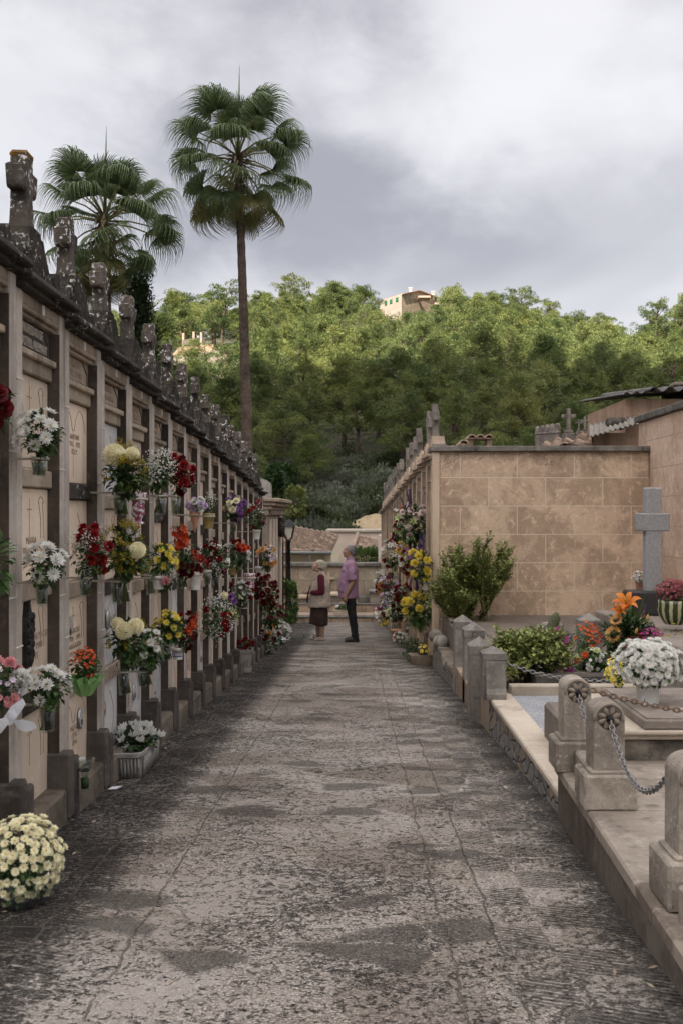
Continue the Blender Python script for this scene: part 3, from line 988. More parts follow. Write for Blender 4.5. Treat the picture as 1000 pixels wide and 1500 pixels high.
    def f_ac():
        m = MB()
        for s in (fs_,):
            y = s * (hw - .036)
            poly = [(y - .034, zc), (y + .034, zc), (y + .034, zc + .09)] + [(y + .034 * math.cos(PI * i / 8), zc + .1 + .034 * math.sin(PI * i / 8)) for i in range(9)] + [(y - .034, zc + .09)]
            m.prism(poly, -.19, -.02, 'x')
        return m
    for fs_ in (-1, 1): S(('acro', fs_), f_ac, 'finial', MAT['dark'] if L else MAT['crossgrey'])
    if has_cross:
        ck = rng.randrange(2)
        o = link('stone_cross', shared(('cross', side, ck), lambda: cross_mesh(1.0 if L else 1.15, .31 if L else .46).mesh('stone_cross', MAT['crossstone' if L else 'crossgrey'])), b, (-.09, 0, zc + ph - .02), (rng.uniform(-.02, .02), rng.uniform(-.02, .02), rng.uniform(-.06, .06)))
        if ck: o.scale = (1.06, .96, .97)
        o.scale[2] *= rng.uniform(.93, 1.05)
    return b


def oval_mesh():
    mb = MB()
    n = 20
    vs = []
    rim = [(.0, 1.0), (.008, 1.0), (.01, .86)]
    for x, s in rim:
        for k in range(n):
            a = 2 * PI * k / n
            vs.append((x, .04 * s * math.cos(a), .053 * s * math.sin(a)))
    fs = []
    for i in range(2):
        for k in range(n):
            l = (k + 1) % n
            fs.append((i * n + k, i * n + l, (i + 1) * n + l, (i + 1) * n + k))
    mb.add(vs, fs, 0, True)
    mb.add([vs[2 * n + k] for k in range(n)], [tuple(range(n))], 1)
    mb.ball((.0095, 0, .012), (.002, .012, .016), 8, 6, 2)
    mb.ball((.0095, 0, -.02), (.002, .024, .018), 8, 6, 3)
    return mb.mesh('oval_portrait', [plain('portrait_rim', (.4, .4, .4), .3, .7), plain('portrait_ground', (.4, .43, .45), .2), plain('portrait_face', (.45, .3, .23), .4), plain('portrait_coat', (.05, .05, .06), .4)])


LX = -1.35
BW = .666
LB0 = 4.305
for i in range(-1, 16):
    d = LB0 + BW * i
    if i < 0:
        lab = 'niche bay at the left edge, nearer than the tall orange-topped cross'
    elif i == 0:
        lab = 'nearest full niche bay of the left wall, with a tall orange-topped cross'
    elif i == 15:
        lab = 'last stepped niche bay of the left wall, touching the pale end chapel'
    else:
        lab = ORD[i] + ' niche bay of the left wall counted from the tall orange-topped cross'
    b = make_bay(i, (LX, d, gz(d)), 0, BW, 1.0, lab, 'stepped niche bays of the left wall', 'left')
    if i == 0:
        c = [o for o in b.children if o.name.startswith('stone_cross')][0]
        c.scale = (1.06, 1.05, 1.12); c.rotation_euler = (0, 0, 0)
        c['label'] = 'tall cross with orange lichen on its head'
        mb = MB(); mb.box(-.0375, .0375, -.0375, .0375, .285, .3125, .01, jit=.003, rng=random.Random(1))
        link('lichen_cap', mb.mesh('lichen_cap', stone('orange_lichen', (.3, .16, .03), (.16, .11, .06), None, 20, 60, .8)), b, tuple(c.location), (0, 0, 0), (1.07, 1.07, 1.12))
        # bronze relief on the third plaque
        mb = MB(); rng = random.Random(12)
        prof = []
        for k in range(28):
            a = 2 * PI * k / 28
            r = 1 + .16 * math.sin(5 * a) + rng.uniform(-.08, .08)
            prof.append((-.07 + .05 * r * math.cos(a), .87 + .135 * r * math.sin(a)))
        mb.prism(prof, -.056, -.03, 'x')
        for k in range(40):
            y = -.07 + rng.uniform(-.035, .035); z = .87 + rng.uniform(-.1, .1)
            mb.ball((-.03, y, z), (.012, rng.uniform(.008, .016), rng.uniform(.01, .03)), 6, 5)
        mb.build('bronze_relief', stone('dark_bronze', (.035, .03, .028), (.02, .018, .017), None, 30, 80, .6, rough=.5), b)

# the pale end chapel
def make_chapel():
    c = thing('end_chapel', 'pale stone chapel tomb with rounded crest closing the far end of the left wall', 'tomb', (LX, 14.97, gz(16.4)), 0)
    ms = MAT['plaque2']; mk = MAT['frieze']
    mb = MB(); mb.box(-1.2, .02, 0, 2.85, -.2, 2.16, .01); mb.build('wall', stone('chapel_stone', (.46, .4, .33), (.37, .31, .25), (.52, .46, .4), 2, 60, .4, streak=(.26, .21, .17)), c)
    mb = MB()
    for j, (x, z0, z1) in enumerate(((.06, 2.16, 2.24), (.11, 2.2405, 2.3), (.17, 2.3005, 2.36), (.22, 2.3605, 2.42))):
        mb.box(-1.3, x, -.02 - j * .02, 2.87 + j * .03, z0, z1, .012)
    for k in range(16):
        y = .08 + k * .175
        mb.box(.06, .1, y, y + .09, 2.165, 2.235, .006)
    mb.build('cornice', MAT['frieze'], c)
    mb = MB()
    poly = [(-.62, 2.42), (-.08, 2.42), (-.08, 2.62)] + [(-.35 + .27 * math.cos(PI * i / 14), 2.64 + .16 * math.sin(PI * i / 14)) for i in range(15)] + [(-.62, 2.62)]
    mb.prism(poly, 1.9, 2.2, 'y')
    mb.build('rounded_crest', stone('grey_crest', (.42, .4, .37), (.26, .24, .22), (.5, .48, .46), 6, 50, .6, lichen=(.2, .19, .17), lich_amt=.5), c)
    mb = MB()
    for y in (.3, .9, 1.5): mb.box(.02, .055, y, y + .3, .3, 2.1, .01)
    mb.box(.02, .075, 2.3, 2.6, .1, 2.15, .012)
    mb.build('pilaster', ms, c)
    mb = MB()
    mb.lathe([(.02, -.05), (.16, -.05), (.17, 0), (.16, .05), (.02, .05)], 20)
    o = mb.build('round_boss', MAT['carved'], c, (.09, 2.1, 1.95), (0, R(90), 0))
    for y0 in (2.68, 1.86):
        g = MB()
        for k in range(5):
            y = y0 + k * .028
            top = 1.78 - .05 * abs(k - 2)
            g.tube([(.13, y, .55), (.13, y, top), (.13, y, top + .07)], [.009, .009, .001], 6)
        for z in (.7, 1.1, 1.5): g.box(.12, .14, y0 - .02, y0 + .135, z, z + .025, .003)
        g.tube([(.13, y0 + .05, .55), (.16, y0 + .02, .48), (.2, y0 - .02, .47)], .009, 6)
        g.build('spear_gate', plain('rusty_iron', (.05, .03, .025), .7, .4), c)
make_chapel()

# right block: salmon niches seen at a grazing angle
RW_A = math.atan(.0295)
def RWX(d): return 1.0 - .0295 * (d - 13.0)
RBW = .75
for i in range(16):
    d = 13.02 + RBW * (i + .5)
    if i == 0: lab = 'nearest salmon niche bay of the right row, at the corner of the block wall'
    elif i == 15: lab = 'farthest salmon niche bay of the right row, by the back wall'
    else: lab = ORD[i] + ' salmon niche bay of the right row counted from the block wall'
    make_bay(i, (RWX(d), d, gz(d)), PI + RW_A, RBW, 1.17, lab, 'stepped niche bays of the right row', 'right', has_cross=(i not in (2, 7)))

# end wall of the right block and the wing wall
def make_end_wall():
    t = thing('block_wall', 'salmon block end wall with dark coping facing the tomb gardens', 'wall', (0, 0, 0))
    mb = MB(); mb.box(1.1, 3.83, 13.0, 13.3, -1.4, 1.925, .004)
    mb.build('masonry', wallblocks('salmon_blocks', 'x', (-1.365 + .745 * 3, .26), .745, .37, (.68, .515, .38), (.46, .335, .238), (.66, .55, .44), (.34, .245, .172), top=1.93), t)
    mb = MB(); mb.box(1.0, 1.0985, 12.97, 13.3, -1.4, 1.925, .012)
    mb.build('corner_pilaster', MAT['salmon'], t)
    mb = MB()
    x = .98; rng = random.Random(3)
    while x < 3.82:
        l = min(rng.uniform(.5, .85), 3.835 - x)
        mb.box(x, x + l - .006, 12.93, 13.4, 1.926, 2.0, .01, jit=.003, rng=rng)
        x += l
    mb.build('coping', MAT['cope'], t)
make_end_wall()

def make_wing():
    t = thing('wing_wall', 'taller salmon rendered wall running toward the viewer at the right edge', 'wall', (0, 0, 0))
    mb = MB(); mb.box(3.835, 4.2, 5.0, 12.995, -1.4, 2.34, .006); mb.box(3.84, 4.2, 12.999, 13.5, 1.5, 2.34, .006)
    mb.build('masonry', wallblocks('salmon_render_wall', 'y', (.1, .14), 1.5, .37, (.66, .5, .385), (.6, .44, .33), (.42, .3, .21), (.47, .33, .235), stain2=(.2, .14, .1)), t)
    mb = MB(); y = 5.0; rng = random.Random(5)
    while y < 13.5:
        l = min(rng.uniform(.4, .7), 13.52 - y)
        mb.box(3.78, 4.25, y, y + l - .008, 2.341, 2.43, .012, jit=.004, rng=rng); y += l
    mb.build('coping', MAT['cope'], t)
make_wing()

# ------------------------------------------------------------------ tiled roofs
def tile_roof(mb, e0, e1, r1, r0, pitch=.22, amp=.05, rows=10, thick=.05, mi=0):
    """barrel tiles between an eave e0-e1 and a ridge r0-r1, rows stepping up the slope"""
    e0, e1, r1, r0 = map(Vector, (e0, e1, r1, r0))
    nrm = (e1 - e0).cross(r0 - e0).normalized()
    if nrm.z < 0: nrm = -nrm
    n = max(2, int((e1 - e0).length / pitch)) * 8
    rng = random.Random(int(abs(e0.x * 37 + e0.y * 11)) + 3)
    vs = []; fs = []
    rr = []
    for j in range(rows):
        rr.append((j / rows, .03)); rr.append(((j + 1) / rows + .004, 0))
    jit = {}
    for ri, (t, lift) in enumerate(rr):
        a = e0.lerp(r0, t); b = e1.lerp(r1, t)
        for k in range(n + 1):
            s = k / n
            ph = (k % 8) / 8 * 2 * PI
            col = k // 8
            jj = jit.setdefault((ri // 2, col), (rng.uniform(-.01, .012), rng.uniform(-.02, .02)))
            h = amp * (math.cos(ph)) + lift + jj[0]
            up = (r0 - e0).normalized() * jj[1]
            vs.append(a.lerp(b, s) + nrm * h + up)
    for i in range(len(rr) - 1):
        for k in range(n):
            fs.append((i * (n + 1) + k, i * (n + 1) + k + 1, (i + 1) * (n + 1) + k + 1, (i + 1) * (n + 1) + k))
    # under side closes the slab
    b = len(vs)
    for q in (e0, e1, r1, r0): vs.append(q - nrm * (thick + amp))
    fs.append((b, b + 3, b + 2, b + 1))
    for k in range(n): fs.append((k + 1, k, b if k < n / 2 else b + 1))
    mb.add(vs, fs, mi, True)


def make_vents():
    for (u0, u1, vt, lab) in ((669, 684, 646, 'small tile-capped roof vent standing left, half hidden by the larger one'), (682, 719, 637, 'wider tile-capped roof vent on top of the block wall')):
        d = 13.75
        a = P(u0, 655, d); b = P(u1, vt, d)
        t = thing('roof_vent', lab, 'roof vent', ((a.x + b.x) / 2, d, 1.9), 0, 'roof vents on the block wall')
        hw = (b.x - a.x) / 2; h = b.z - 1.9
        mb = MB()
        for s in (-1, 1): mb.box(s * hw * .75 - .035, s * hw * .75 + .035, -.12, .12, -.1, h - .06, .006)
        mb.build('pier', MAT['salmondk'], t)
        mb = MB()
        n = 3 if hw > .1 else 1
        for k in range(n):
            x = -hw + (2 * hw) * (k + .5) / n
            rr = hw / n * .98
            vs = []; fs = []
            for yi, y in enumerate((-.2, .2)):
                for rad in (rr, rr - .016):
                    for q in range(9):
                        an = PI * q / 8
                        vs.append((x + rad * math.cos(an), y, h - .055 + rad * .85 * math.sin(an)))
            for q in range(8):
                fs += [(q, q + 1, 18 + q + 1, 18 + q), (9 + q, 27 + q, 27 + q + 1, 9 + q + 1), (q, 9 + q, 9 + q + 1, q + 1), (18 + q, 19 + q, 28 + q, 27 + q)]
            mb.add(vs, fs, 0, True)
        mb.box(-hw, hw, -.17, .17, h - .07, h - .05, .004)
        mb.build('tile_cap', MAT['rooftile'], t)
make_vents()


def corrugated(mb, p00, p10, p11, p01, pitch, amp, mi=0, th=.012):
    p00, p10, p11, p01 = map(Vector, (p00, p10, p11, p01))
    nrm = (p10 - p00).cross(p01 - p00).normalized()
    if nrm.z < 0: nrm = -nrm
    n = max(3, int((p10 - p00).length / pitch * 8))
    vs = []; fs = []
    for off in (0, -th):
        for t in range(5):
            for k in range(n + 1):
                h = amp * math.sin(2 * PI * k / 8) + off
                vs.append(p00.lerp(p10, k / n).lerp(p01.lerp(p11, k / n), t / 4) + nrm * h)
    m = n + 1
    for o in (0, 5 * m):
        for t in range(4):
            for k in range(n):
                fs.append((o + t * m + k, o + t * m + k + 1, o + (t + 1) * m + k + 1, o + (t + 1) * m + k))
    for k in range(n):
        fs.append((k, k + 1, 5 * m + k + 1, 5 * m + k)); fs.append((4 * m + k, 4 * m + k + 1, 9 * m + k + 1, 9 * m + k))
    for t in range(4):
        fs.append((t * m, (t + 1) * m, 5 * m + (t + 1) * m, 5 * m + t * m)); fs.append((t * m + n, (t + 1) * m + n, 5 * m + (t + 1) * m + n, 5 * m + t * m + n))
    mb.add(vs, fs, mi, True)


def make_annex():
    t = thing('annex_building', 'salmon rendered annex under a dark corrugated roof beyond the block wall', 'building', (0, 0, 0))
    x0 = P(915, 0, 16.5).x
    mb = MB(); mb.box(x0, 9, 16.5, 19.2, -1.5, 3.02, .01)
    mb.build('wall', MAT['annex'], t)
    mb = MB()
    corrugated(mb, (x0 - .1, 16.2, 3.07), (x0 + .5, 16.2, 3.12), (x0 + .5, 19.4, 3.36), (x0 - .1, 19.4, 3.31), .16, .02)
    corrugated(mb, (x0 + .3, 16.1, 3.13), (9, 16.1, 3.2), (9, 19.4, 3.5), (x0 + .3, 19.4, 3.42), .26, .04)
    mb.build('corrugated_roof', MAT['roofsheet'], t)
    # canopy in front with a rippled edge
    t2 = thing('lean_to_roof', 'low lean-to of corrugated sheet and clay tiles behind the block wall', 'roof', (0, 0, 0))
    mb = MB()
    p = [P(862, 640, 14.6), P(945, 617, 14.6)]
    corrugated(mb, p[0], p[1], P(945, 606, 16.45), P(862, 622, 16.45), .075, .014)
    mb.build('sheet', stone('pale_sheet', (.26, .235, .2), (.17, .15, .13), None, 5, 40, .4), t2)
    mb = MB()
    tile_roof(mb, P(788, 664, 14.4), P(866, 645, 14.4), P(866, 630, 16.4), P(800, 648, 16.4), .16, .035, 4)
    mb.build('tiles', MAT['rooftile'], t2)
    mb = MB()
    mb.box(P(868, 0, 15.6).x, P(945, 0, 15.6).x, 15.6, 15.8, -1.2, P(0, 634, 15.6).z, .004)
    mb.box(P(790, 0, 15.6).x, P(867.5, 0, 15.6).x, 15.6, 15.8, -1.2, P(0, 655, 15.6).z, .004)
    mb.build('wall', MAT['annex'], t2)
    mb = MB()
    x = P(943, 0, 14.0).x
    mb.box(x - .03, x + .05, 13.55, 13.7, 1.7, P(0, 617, 14).z, .01)
    mb.build('post', MAT['crossstone'], t2)
    # a rag of rubble and dry grass on the lean-to
    tg = MB(); rng = random.Random(9)
    for k in range(26):
        q = P(rng.uniform(893, 915), rng.uniform(618, 624), 15.6 + rng.uniform(-.1, .2))
        tg.ball(q, rng.uniform(.04, .09), 7, 5)
    tag(tg.build('moss_cushion', MAT['basedark']), 'dark mossy heap lying on the lean-to roof', 'moss')
    # vents / chimney stubs and bare shrub at far right
    c = thing('chimney_stub', 'small pale chimney stub rising above the corrugated roof at right', 'chimney', P(996, 583, 18.5))
    mb = MB(); mb.box(-.12, .12, -.12, .12, -.4, .22, .01); mb.box(-.16, .16, -.16, .16, .2205, .28, .01); mb.build('stack', MAT['concrete'], c)
    c = thing('chimney_stub', 'tiny square flue on the ridge of the corrugated roof', 'chimney', P(976, 575, 18.5))
    mb = MB(); mb.box(-.08, .08, -.08, .08, -.6, .06, .01); mb.box(-.1, .1, -.1, .1, .0605, .1, .01); mb.build('stack', MAT['concrete'], c)
    mb = MB(); rng = random.Random(6)
    base = P(1002, 590, 19)
    def br(p, d, l, r, lev):
        q = p + d * l
        mb.tube([p, (p + q) / 2 + Vector((rng.uniform(-.03, .03), 0, rng.uniform(-.03, .03))), q], [r, r * .8, r * .6], 5)
        if lev:
            for _ in range(3):
                e = (d + Vector((rng.uniform(-.8, .8), rng.uniform(-.5, .5), rng.uniform(-.3, .6)))).normalized()
                br(q, e, l * .75, r * .6, lev - 1)
    br(base, Vector((-.4, 0, 1)).normalized(), .3, .022, 3)
    tag(mb.build('bare_shrub', MAT['bark']), 'leafless twiggy shrub at the right edge above the corrugated roof', 'shrub')
make_annex()


def monument_cross(t, s, M):
    mb = MB()
    mb.box(-.055 * s, .055 * s, -.05 * s, .05 * s, .2 * s, .8 * s, .01)
    mb.box(-.2 * s, -.0555 * s, -.045 * s, .045 * s, .52 * s, .63 * s, .01)
    mb.box(.0555 * s, .2 * s, -.045 * s, .045 * s, .52 * s, .63 * s, .01)
    mb.build('cross', M, t)
    mb = MB()
    mb.box(-.16 * s, .16 * s, -.12 * s, .12 * s, -.3 * s, .1 * s, .012); mb.box(-.11 * s, .11 * s, -.09 * s, .09 * s, .1005 * s, .199 * s, .012)
    mb.build('base', M, t)


def far_crosses():
    for k, (u, vt, vb, lab) in enumerate(((832, 598, 640, 'tall knobbly stone cross standing behind the lean-to tiles'), (847, 614, 634, 'weathered finial cross just left of the annex wall'), (856, 610, 634, 'weathered finial cross touching the annex wall corner'))):
        d = 15.5 + k * .4
        a = P(u, vb, d); h = P(u, vt, d).z - a.z
        t = thing('stone_cross', lab, 'cross', tuple(a), 0, 'crosses behind the block wall')
        monument_cross(t, h / .8, MAT['crossgrey'])
    for k, u in enumerate((787, 794, 801, 808, 816)):
        d = 19 - k * .5
        a = P(u, 642, d)
        t = thing('stone_finial', 'squat lichened finial ' + ('leftmost', 'second from left', 'in the middle', 'second from right', 'rightmost')[k] + ' of the five on the far wall', 'finial', tuple(a), 0, 'finials on the far wall')
        h = P(u, 627 - k * 1.2, d).z - a.z
        mb = MB(); mb.box(-.045, .045, -.045, .045, -.6, h * .8, .012); mb.build('shaft', MAT['crossgrey'], t)
        mb = MB(); mb.ball((0, 0, h * .85), (.05, .05, .07), 8, 6); mb.box(-.06, .06, -.06, .06, h * .35, h * .5, .01); mb.build('head', MAT['crossgrey'], t)
far_crosses()


# ------------------------------------------------------------------ right hand tomb gardens
def kx(d): return .86 + .035 * (d - 2.7)


def wedge_wall(mb, d0, d1, x0f, x1f, z0, z1, n=6, mi=0):
    """low wall following the lane edge between depths d0,d1"""
    vs = []; fs = []
    for i in range(n + 1):
        d = d0 + (d1 - d0) * i / n
        xa, xb = x0f(d), x1f(d)
        vs += [(xa, d, z0), (xa, d, z1 - .008), (xa + .008, d, z1), (xb, d, z1), (xb, d, z0)]
    for i in range(n):
        for k in range(5):
            l = (k + 1) % 5
            fs.append((i * 5 + k, i * 5 + l, (i + 1) * 5 + l, (i + 1) * 5 + k))
    fs.append((0, 4, 3, 2, 1)); b = n * 5
    fs.append((b, b + 1, b + 2, b + 3, b + 4))
    mb.add(vs, fs, mi)


def rubble_mat():
    m, nt, bs = nmat('rubble_facing')
    p = pos(nt, (1, 1, 1.35))
    pd = nd(nt, 'ShaderNodeVectorMath', {0: p, 1: nd(nt, 'ShaderNodeVectorMath', {0: nd(nt, 'ShaderNodeTexNoise', {'Vector': p, 'Scale': 9., 'Detail': 3}).outputs['Color'], 'Scale': .05}, operation='SCALE').outputs[0]}, operation='ADD').outputs[0]
    v = nd(nt, 'ShaderNodeTexVoronoi', {'Vector': pd, 'Scale': 8.5})
    e = nd(nt, 'ShaderNodeTexVoronoi', {'Vector': pd, 'Scale': 8.5}, feature='DISTANCE_TO_EDGE')
    c = nd(nt, 'ShaderNodeSeparateColor', {0: v.outputs['Color']})
    n = noise(nt, p, 60, 5, .7)
    col = mixc(nt, c.outputs[0], (.2, .2, .21), (.3, .27, .23))
    col = mixc(nt, ramp(nt, c.outputs[1], .75, .8), col, (.36, .26, .17))
    col = mixc(nt, ramp(nt, n, .4, .7, 0, .5), col, (.1, .1, .1))
    col = mixc(nt, ramp(nt, e.outputs['Distance'], .06, .02, 0, .9), col, (.12, .1, .08))
    nt.links.new(col, bs.inputs['Base Color']); bs.inputs['Roughness'].default_value = .9
    h = mth(nt, 'ADD', ramp(nt, e.outputs['Distance'], 0, .12), mth(nt, 'MULTIPLY', n, .3))
    bump(nt, bs, h, .9, .03)
    return m
MAT['rubble'] = rubble_mat()


def gravel_mat(name, a, b):
    m, nt, bs = nmat(name)
    p = pos(nt)
    v = nd(nt, 'ShaderNodeTexVoronoi', {'Vector': p, 'Scale': 95.})
    c = nd(nt, 'ShaderNodeSeparateColor', {0: v.outputs['Color']})
    n = noise(nt, p, 3., 5, .6)
    col = mixc(nt, c.outputs[0], a, b)
    col = mixc(nt, ramp(nt, n, .4, .7, 0, .4), col, tuple(x * .6 for x in a))
    nt.links.new(col, bs.inputs['Base Color']); bs.inputs['Roughness'].default_value = .9
    bump(nt, bs, v.outputs['Distance'], .8, .01)
    return m


def make_gardens():
    # near enclosure: kerb wall with overhanging slab
    t = thing('tomb_terrace', 'nearest raised tomb terrace with dark plaster kerb and stone floor at lower right', 'tomb terrace', (0, 0, 0))
    mb = MB(); wedge_wall(mb, 1.0, 4.62, lambda d: kx(d) + .012, lambda d: 3.2, -.6, -.075, 8)
    mb.build('kerb_wall', MAT['kerbface'], t)
    mb = MB()
    for a, b2 in ((1.0, 2.02), (2.025, 2.9), (2.905, 3.84), (3.845, 4.62)):
        wedge_wall(mb, a, b2, lambda d: kx(d) - .004, lambda d: 3.2, -.0745, -.028, 4)
    mb.build('floor_slab', MAT['concrete'], t)
    # parapet between the two posts and stretching right
    mb = MB()
    wedge_wall(mb, 3.96, 4.4, lambda d: kx(d) + .045, lambda d: kx(d) + .13, -.0275, .075, 2); mb.build('parapet', MAT['rosepost'], t); mb = MB()
    wedge_wall(mb, 1.6, 2.8, lambda d: kx(d) + .045, lambda d: kx(d) + .13, -.0275, .075, 2)
    mb.build('parapet', MAT['rosepost'], t)
    # raised tomb with stained front
    t = thing('raised_tomb', 'raised tomb block with black-stained front face and pale moulded edge', 'tomb', (0, 0, 0))
    mb = MB(); mb.box(1.25, 3.2, 4.64, 5.5, -.3, .07, .008); mb.build('body', MAT['stained'], t)
    mb = MB(); mb.box(1.235, 3.22, 4.61, 5.52, .0705, .095, .006); mb.box(1.22, 3.24, 4.585, 5.54, .0955, .118, .007); mb.build('moulded_edge', MAT['concretelt'], t)
    s = thing('tomb_slab', 'thick grey tomb slab carrying the white chrysanthemum pot', 'slab', (0, 0, 0), 0)
    mb = MB(); mb.box(1.335, 3.0, 4.6, 5.42, .119, .165, .006, M=None); mb.box(1.35, 3.0, 4.615, 5.41, .1655, .172, .003); mb.build('slab', MAT['slab'], s)
    mb = MB(); mb.lathe([(.06, 0), (.06, .006), (.045, .008)], 20, (1.62, 4.78, .172)); mb.build('round_plate', MAT['concretelt'], s)
    s = thing('tomb_slab', 'bevelled dark slab half hidden behind the carved rosette post', 'slab', (0, 0, 0), 0)
    mb = MB(); mb.box(1.1, 1.32, 5.2, 5.82, -.2, .022, .02); mb.build('slab', MAT['slab'], s)
    s = thing('tomb_slab', 'low stone slab cropped by the right edge beside the white chrysanthemums', 'slab', (0, 0, 0), 0)
    mb = MB(); mb.box(2.02, 3.4, 5.56, 6.7, -.2, .29, .012); mb.build('slab', MAT['slab'], s)
    # middle enclosure
    t = thing('tomb_terrace', 'low gravelled tomb terrace with pale ledge and rubble stone facing', 'tomb terrace', (0, 0, 0))
    mb = MB(); wedge_wall(mb, 4.625, 7.18, lambda d: .962, lambda d: 1.1, -.9, -.212, 6); mb.build('rubble_facing', MAT['rubble'], t)
    mb = MB()
    for a, b2 in ((4.625, 5.7), (5.704, 7.18)): wedge_wall(mb, a, b2, lambda d: .948, lambda d: 1.117, -.2115, -.18, 2)
    mb.build('ledge', MAT['concretelt'], t)
    mb = MB(); mb.box(1.1175, 3.4, 4.64, 7.2, -.6, -.196, .003); mb.build('gravel_bed', gravel_mat('grey_gravel', (.26, .27, .29), (.42, .42, .43)), t)
    mb = MB(); mb.box(1.12, 3.4, 7.19, 7.3, -.3, -.125, .008); mb.build('back_kerb', MAT['concretelt'], t)
    # far enclosure with pyramidal posts
    t = thing('tomb_terrace', 'salmon-plastered tomb terrace with grey pyramid-topped posts', 'tomb terrace', (0, 0, 0))
    mb = MB(); wedge_wall(mb, 7.185, 8.3, lambda d: .965, lambda d: 1.12, -1., -.2, 3); wedge_wall(mb, 8.301, 10.0, lambda d: .975 - .0 * d, lambda d: 1.14, -1.2, -.37, 3)
    mb.build('kerb_wall', MAT['kerbsalmon'], t)
    mb = MB(); mb.box(1.13, 3.83, 7.305, 12.99, -1.2, -.21, .003); mb.build('soil_bed', gravel_mat('garden_soil', (.13, .1, .08), (.22, .18, .14)), t)
    # rubble wall and planter at the corner
    t = thing('rubble_kerb', 'rough dry stone kerb wall along the lane below the jade shrub', 'wall', (0, 0, 0))
    mb = MB(); rng = random.Random(8)
    wedge_wall(mb, 10.02, 12.75, lambda d: .985, lambda d: 1.13, -1.3, -.55, 4); mb.build('rubble_facing', MAT['rubble'], t)
    mb = MB()
    d = 10.02
    while d < 12.7:
        l = min(rng.uniform(.3, .6), 12.75 - d)
        mb.box(.975, 1.14, d, d + l - .01, -.549, -.49 + rng.uniform(-.015, .02), .02, jit=.012, rng=rng); d += l
    mb.build('cap_stones', MAT['plinth'], t)
    for k, (u, v, r) in enumerate(((638, 932, .095), (645, 941, .1), (655, 975, .07))):
        d = (12.4, 12.0, 10.9)[k]
        q = P(u, v, d)
        mb = MB(); mb.ball((0, 0, 0), (r, r, r * .95), 14, 10)
        o = mb.build('round_stone', MAT['greypost'], None, tuple(q))
        tag(o, ('rounded grey stone ball against the block wall corner', 'rounded grey stone ball in front of the other, on the rubble kerb', 'smaller rounded stone on the rubble kerb beside the first post')[k], 'stone', 'round stones on the rubble kerb')
    t = thing('stone_planter', 'open stone planter box with rubble sides holding the tall jade shrub', 'planter', (1.15, 12.0, -.5))
    mb = MB(); mb.box(0, .06, .0, .9, -.5, .3, .012, jit=.004, rng=rng); mb.box(.06, .9, .0, .06, -.5, .12, .012); mb.box(.0, .9, .9, .96, -.5, .3, .012); mb.build('side', MAT['rubble'], t)
    mb = MB(); mb.box(-.012, .075, -.01, .92, .3005, .335, .01, jit=.003, rng=rng); mb.build('rim', MAT['plinth'], t)
    mb = MB(); mb.box(.065, .9, .065, .9, -.4, .1, .003); mb.build('soil', MAT['basedark'], t)
make_gardens()


def pyramid_post(label, x, y, z0, wd, h, flared=False):
    t = thing('pyramid_post', label, 'post', (x, y, z0), 0, 'grey pyramid-capped posts')
    a = wd / 2
    mb = MB()
    mb.box(-a, a, -a, a, -.3 if flared is False else -.02, h * .74, .006)
    mb.build('shaft', MAT['greypost'], t)
    mb = MB()
    z = h * .741
    vs = [(-a * 1.05, -a * 1.05, z), (a * 1.05, -a * 1.05, z), (a * 1.05, a * 1.05, z), (-a * 1.05, a * 1.05, z)]
    z2 = h * .87
    vs += [(p[0], p[1], z2) for p in vs[:4]] + [(0, 0, h)]
    fs = [(3, 2, 1, 0), (0, 1, 5, 4), (1, 2, 6, 5), (2, 3, 7, 6), (3, 0, 4, 7), (4, 5, 8), (5, 6, 8), (6, 7, 8), (7, 4, 8)]
    mb.add(vs, fs); mb.build('pyramid_cap', MAT['greypost'], t)
    if flared:
        mb = MB()
        prof = [(-a * .9, 0), (-a - .1, 0), (-a - .1, .035), (-a - .055, .07), (-a - .03, .16), (-a - .025, h * .72), (-a * .9, h * .72)]
        # profile in (y,z), extruded across x
        mb.prism(prof[::-1], -a * .82, a * .82, 'x')
        mb.build('flared_foot', MAT['greypost'], t)
    else:
        mb = MB(); mb.box(-a * .7, a * .7, -a - .006, -a + .002, .05, h * .6, .002); mb.build('front_panel', MAT['greypost'], t)
    return t

pyramid_post('nearest pyramid-capped grey post with a flared front foot', .985, 7.12, -.18, .165, .352, True)
pyramid_post('grey pyramid-capped post directly behind the flared-foot post', .965, 7.78, -.36, .165, .52)
pyramid_post('grey pyramid-capped post with a short chain hanging on its front', 1.065, 9.0, -.37, .18, .51)
pyramid_post('grey pyramid-capped post farthest back along the lane, overlapped by its neighbour', 1.05, 9.75, -.37, .17, .5)
pyramid_post('grey pyramid-capped post by the block wall, behind the red kalanchoe', 2.11, 9.0, -.25, .19, .47)


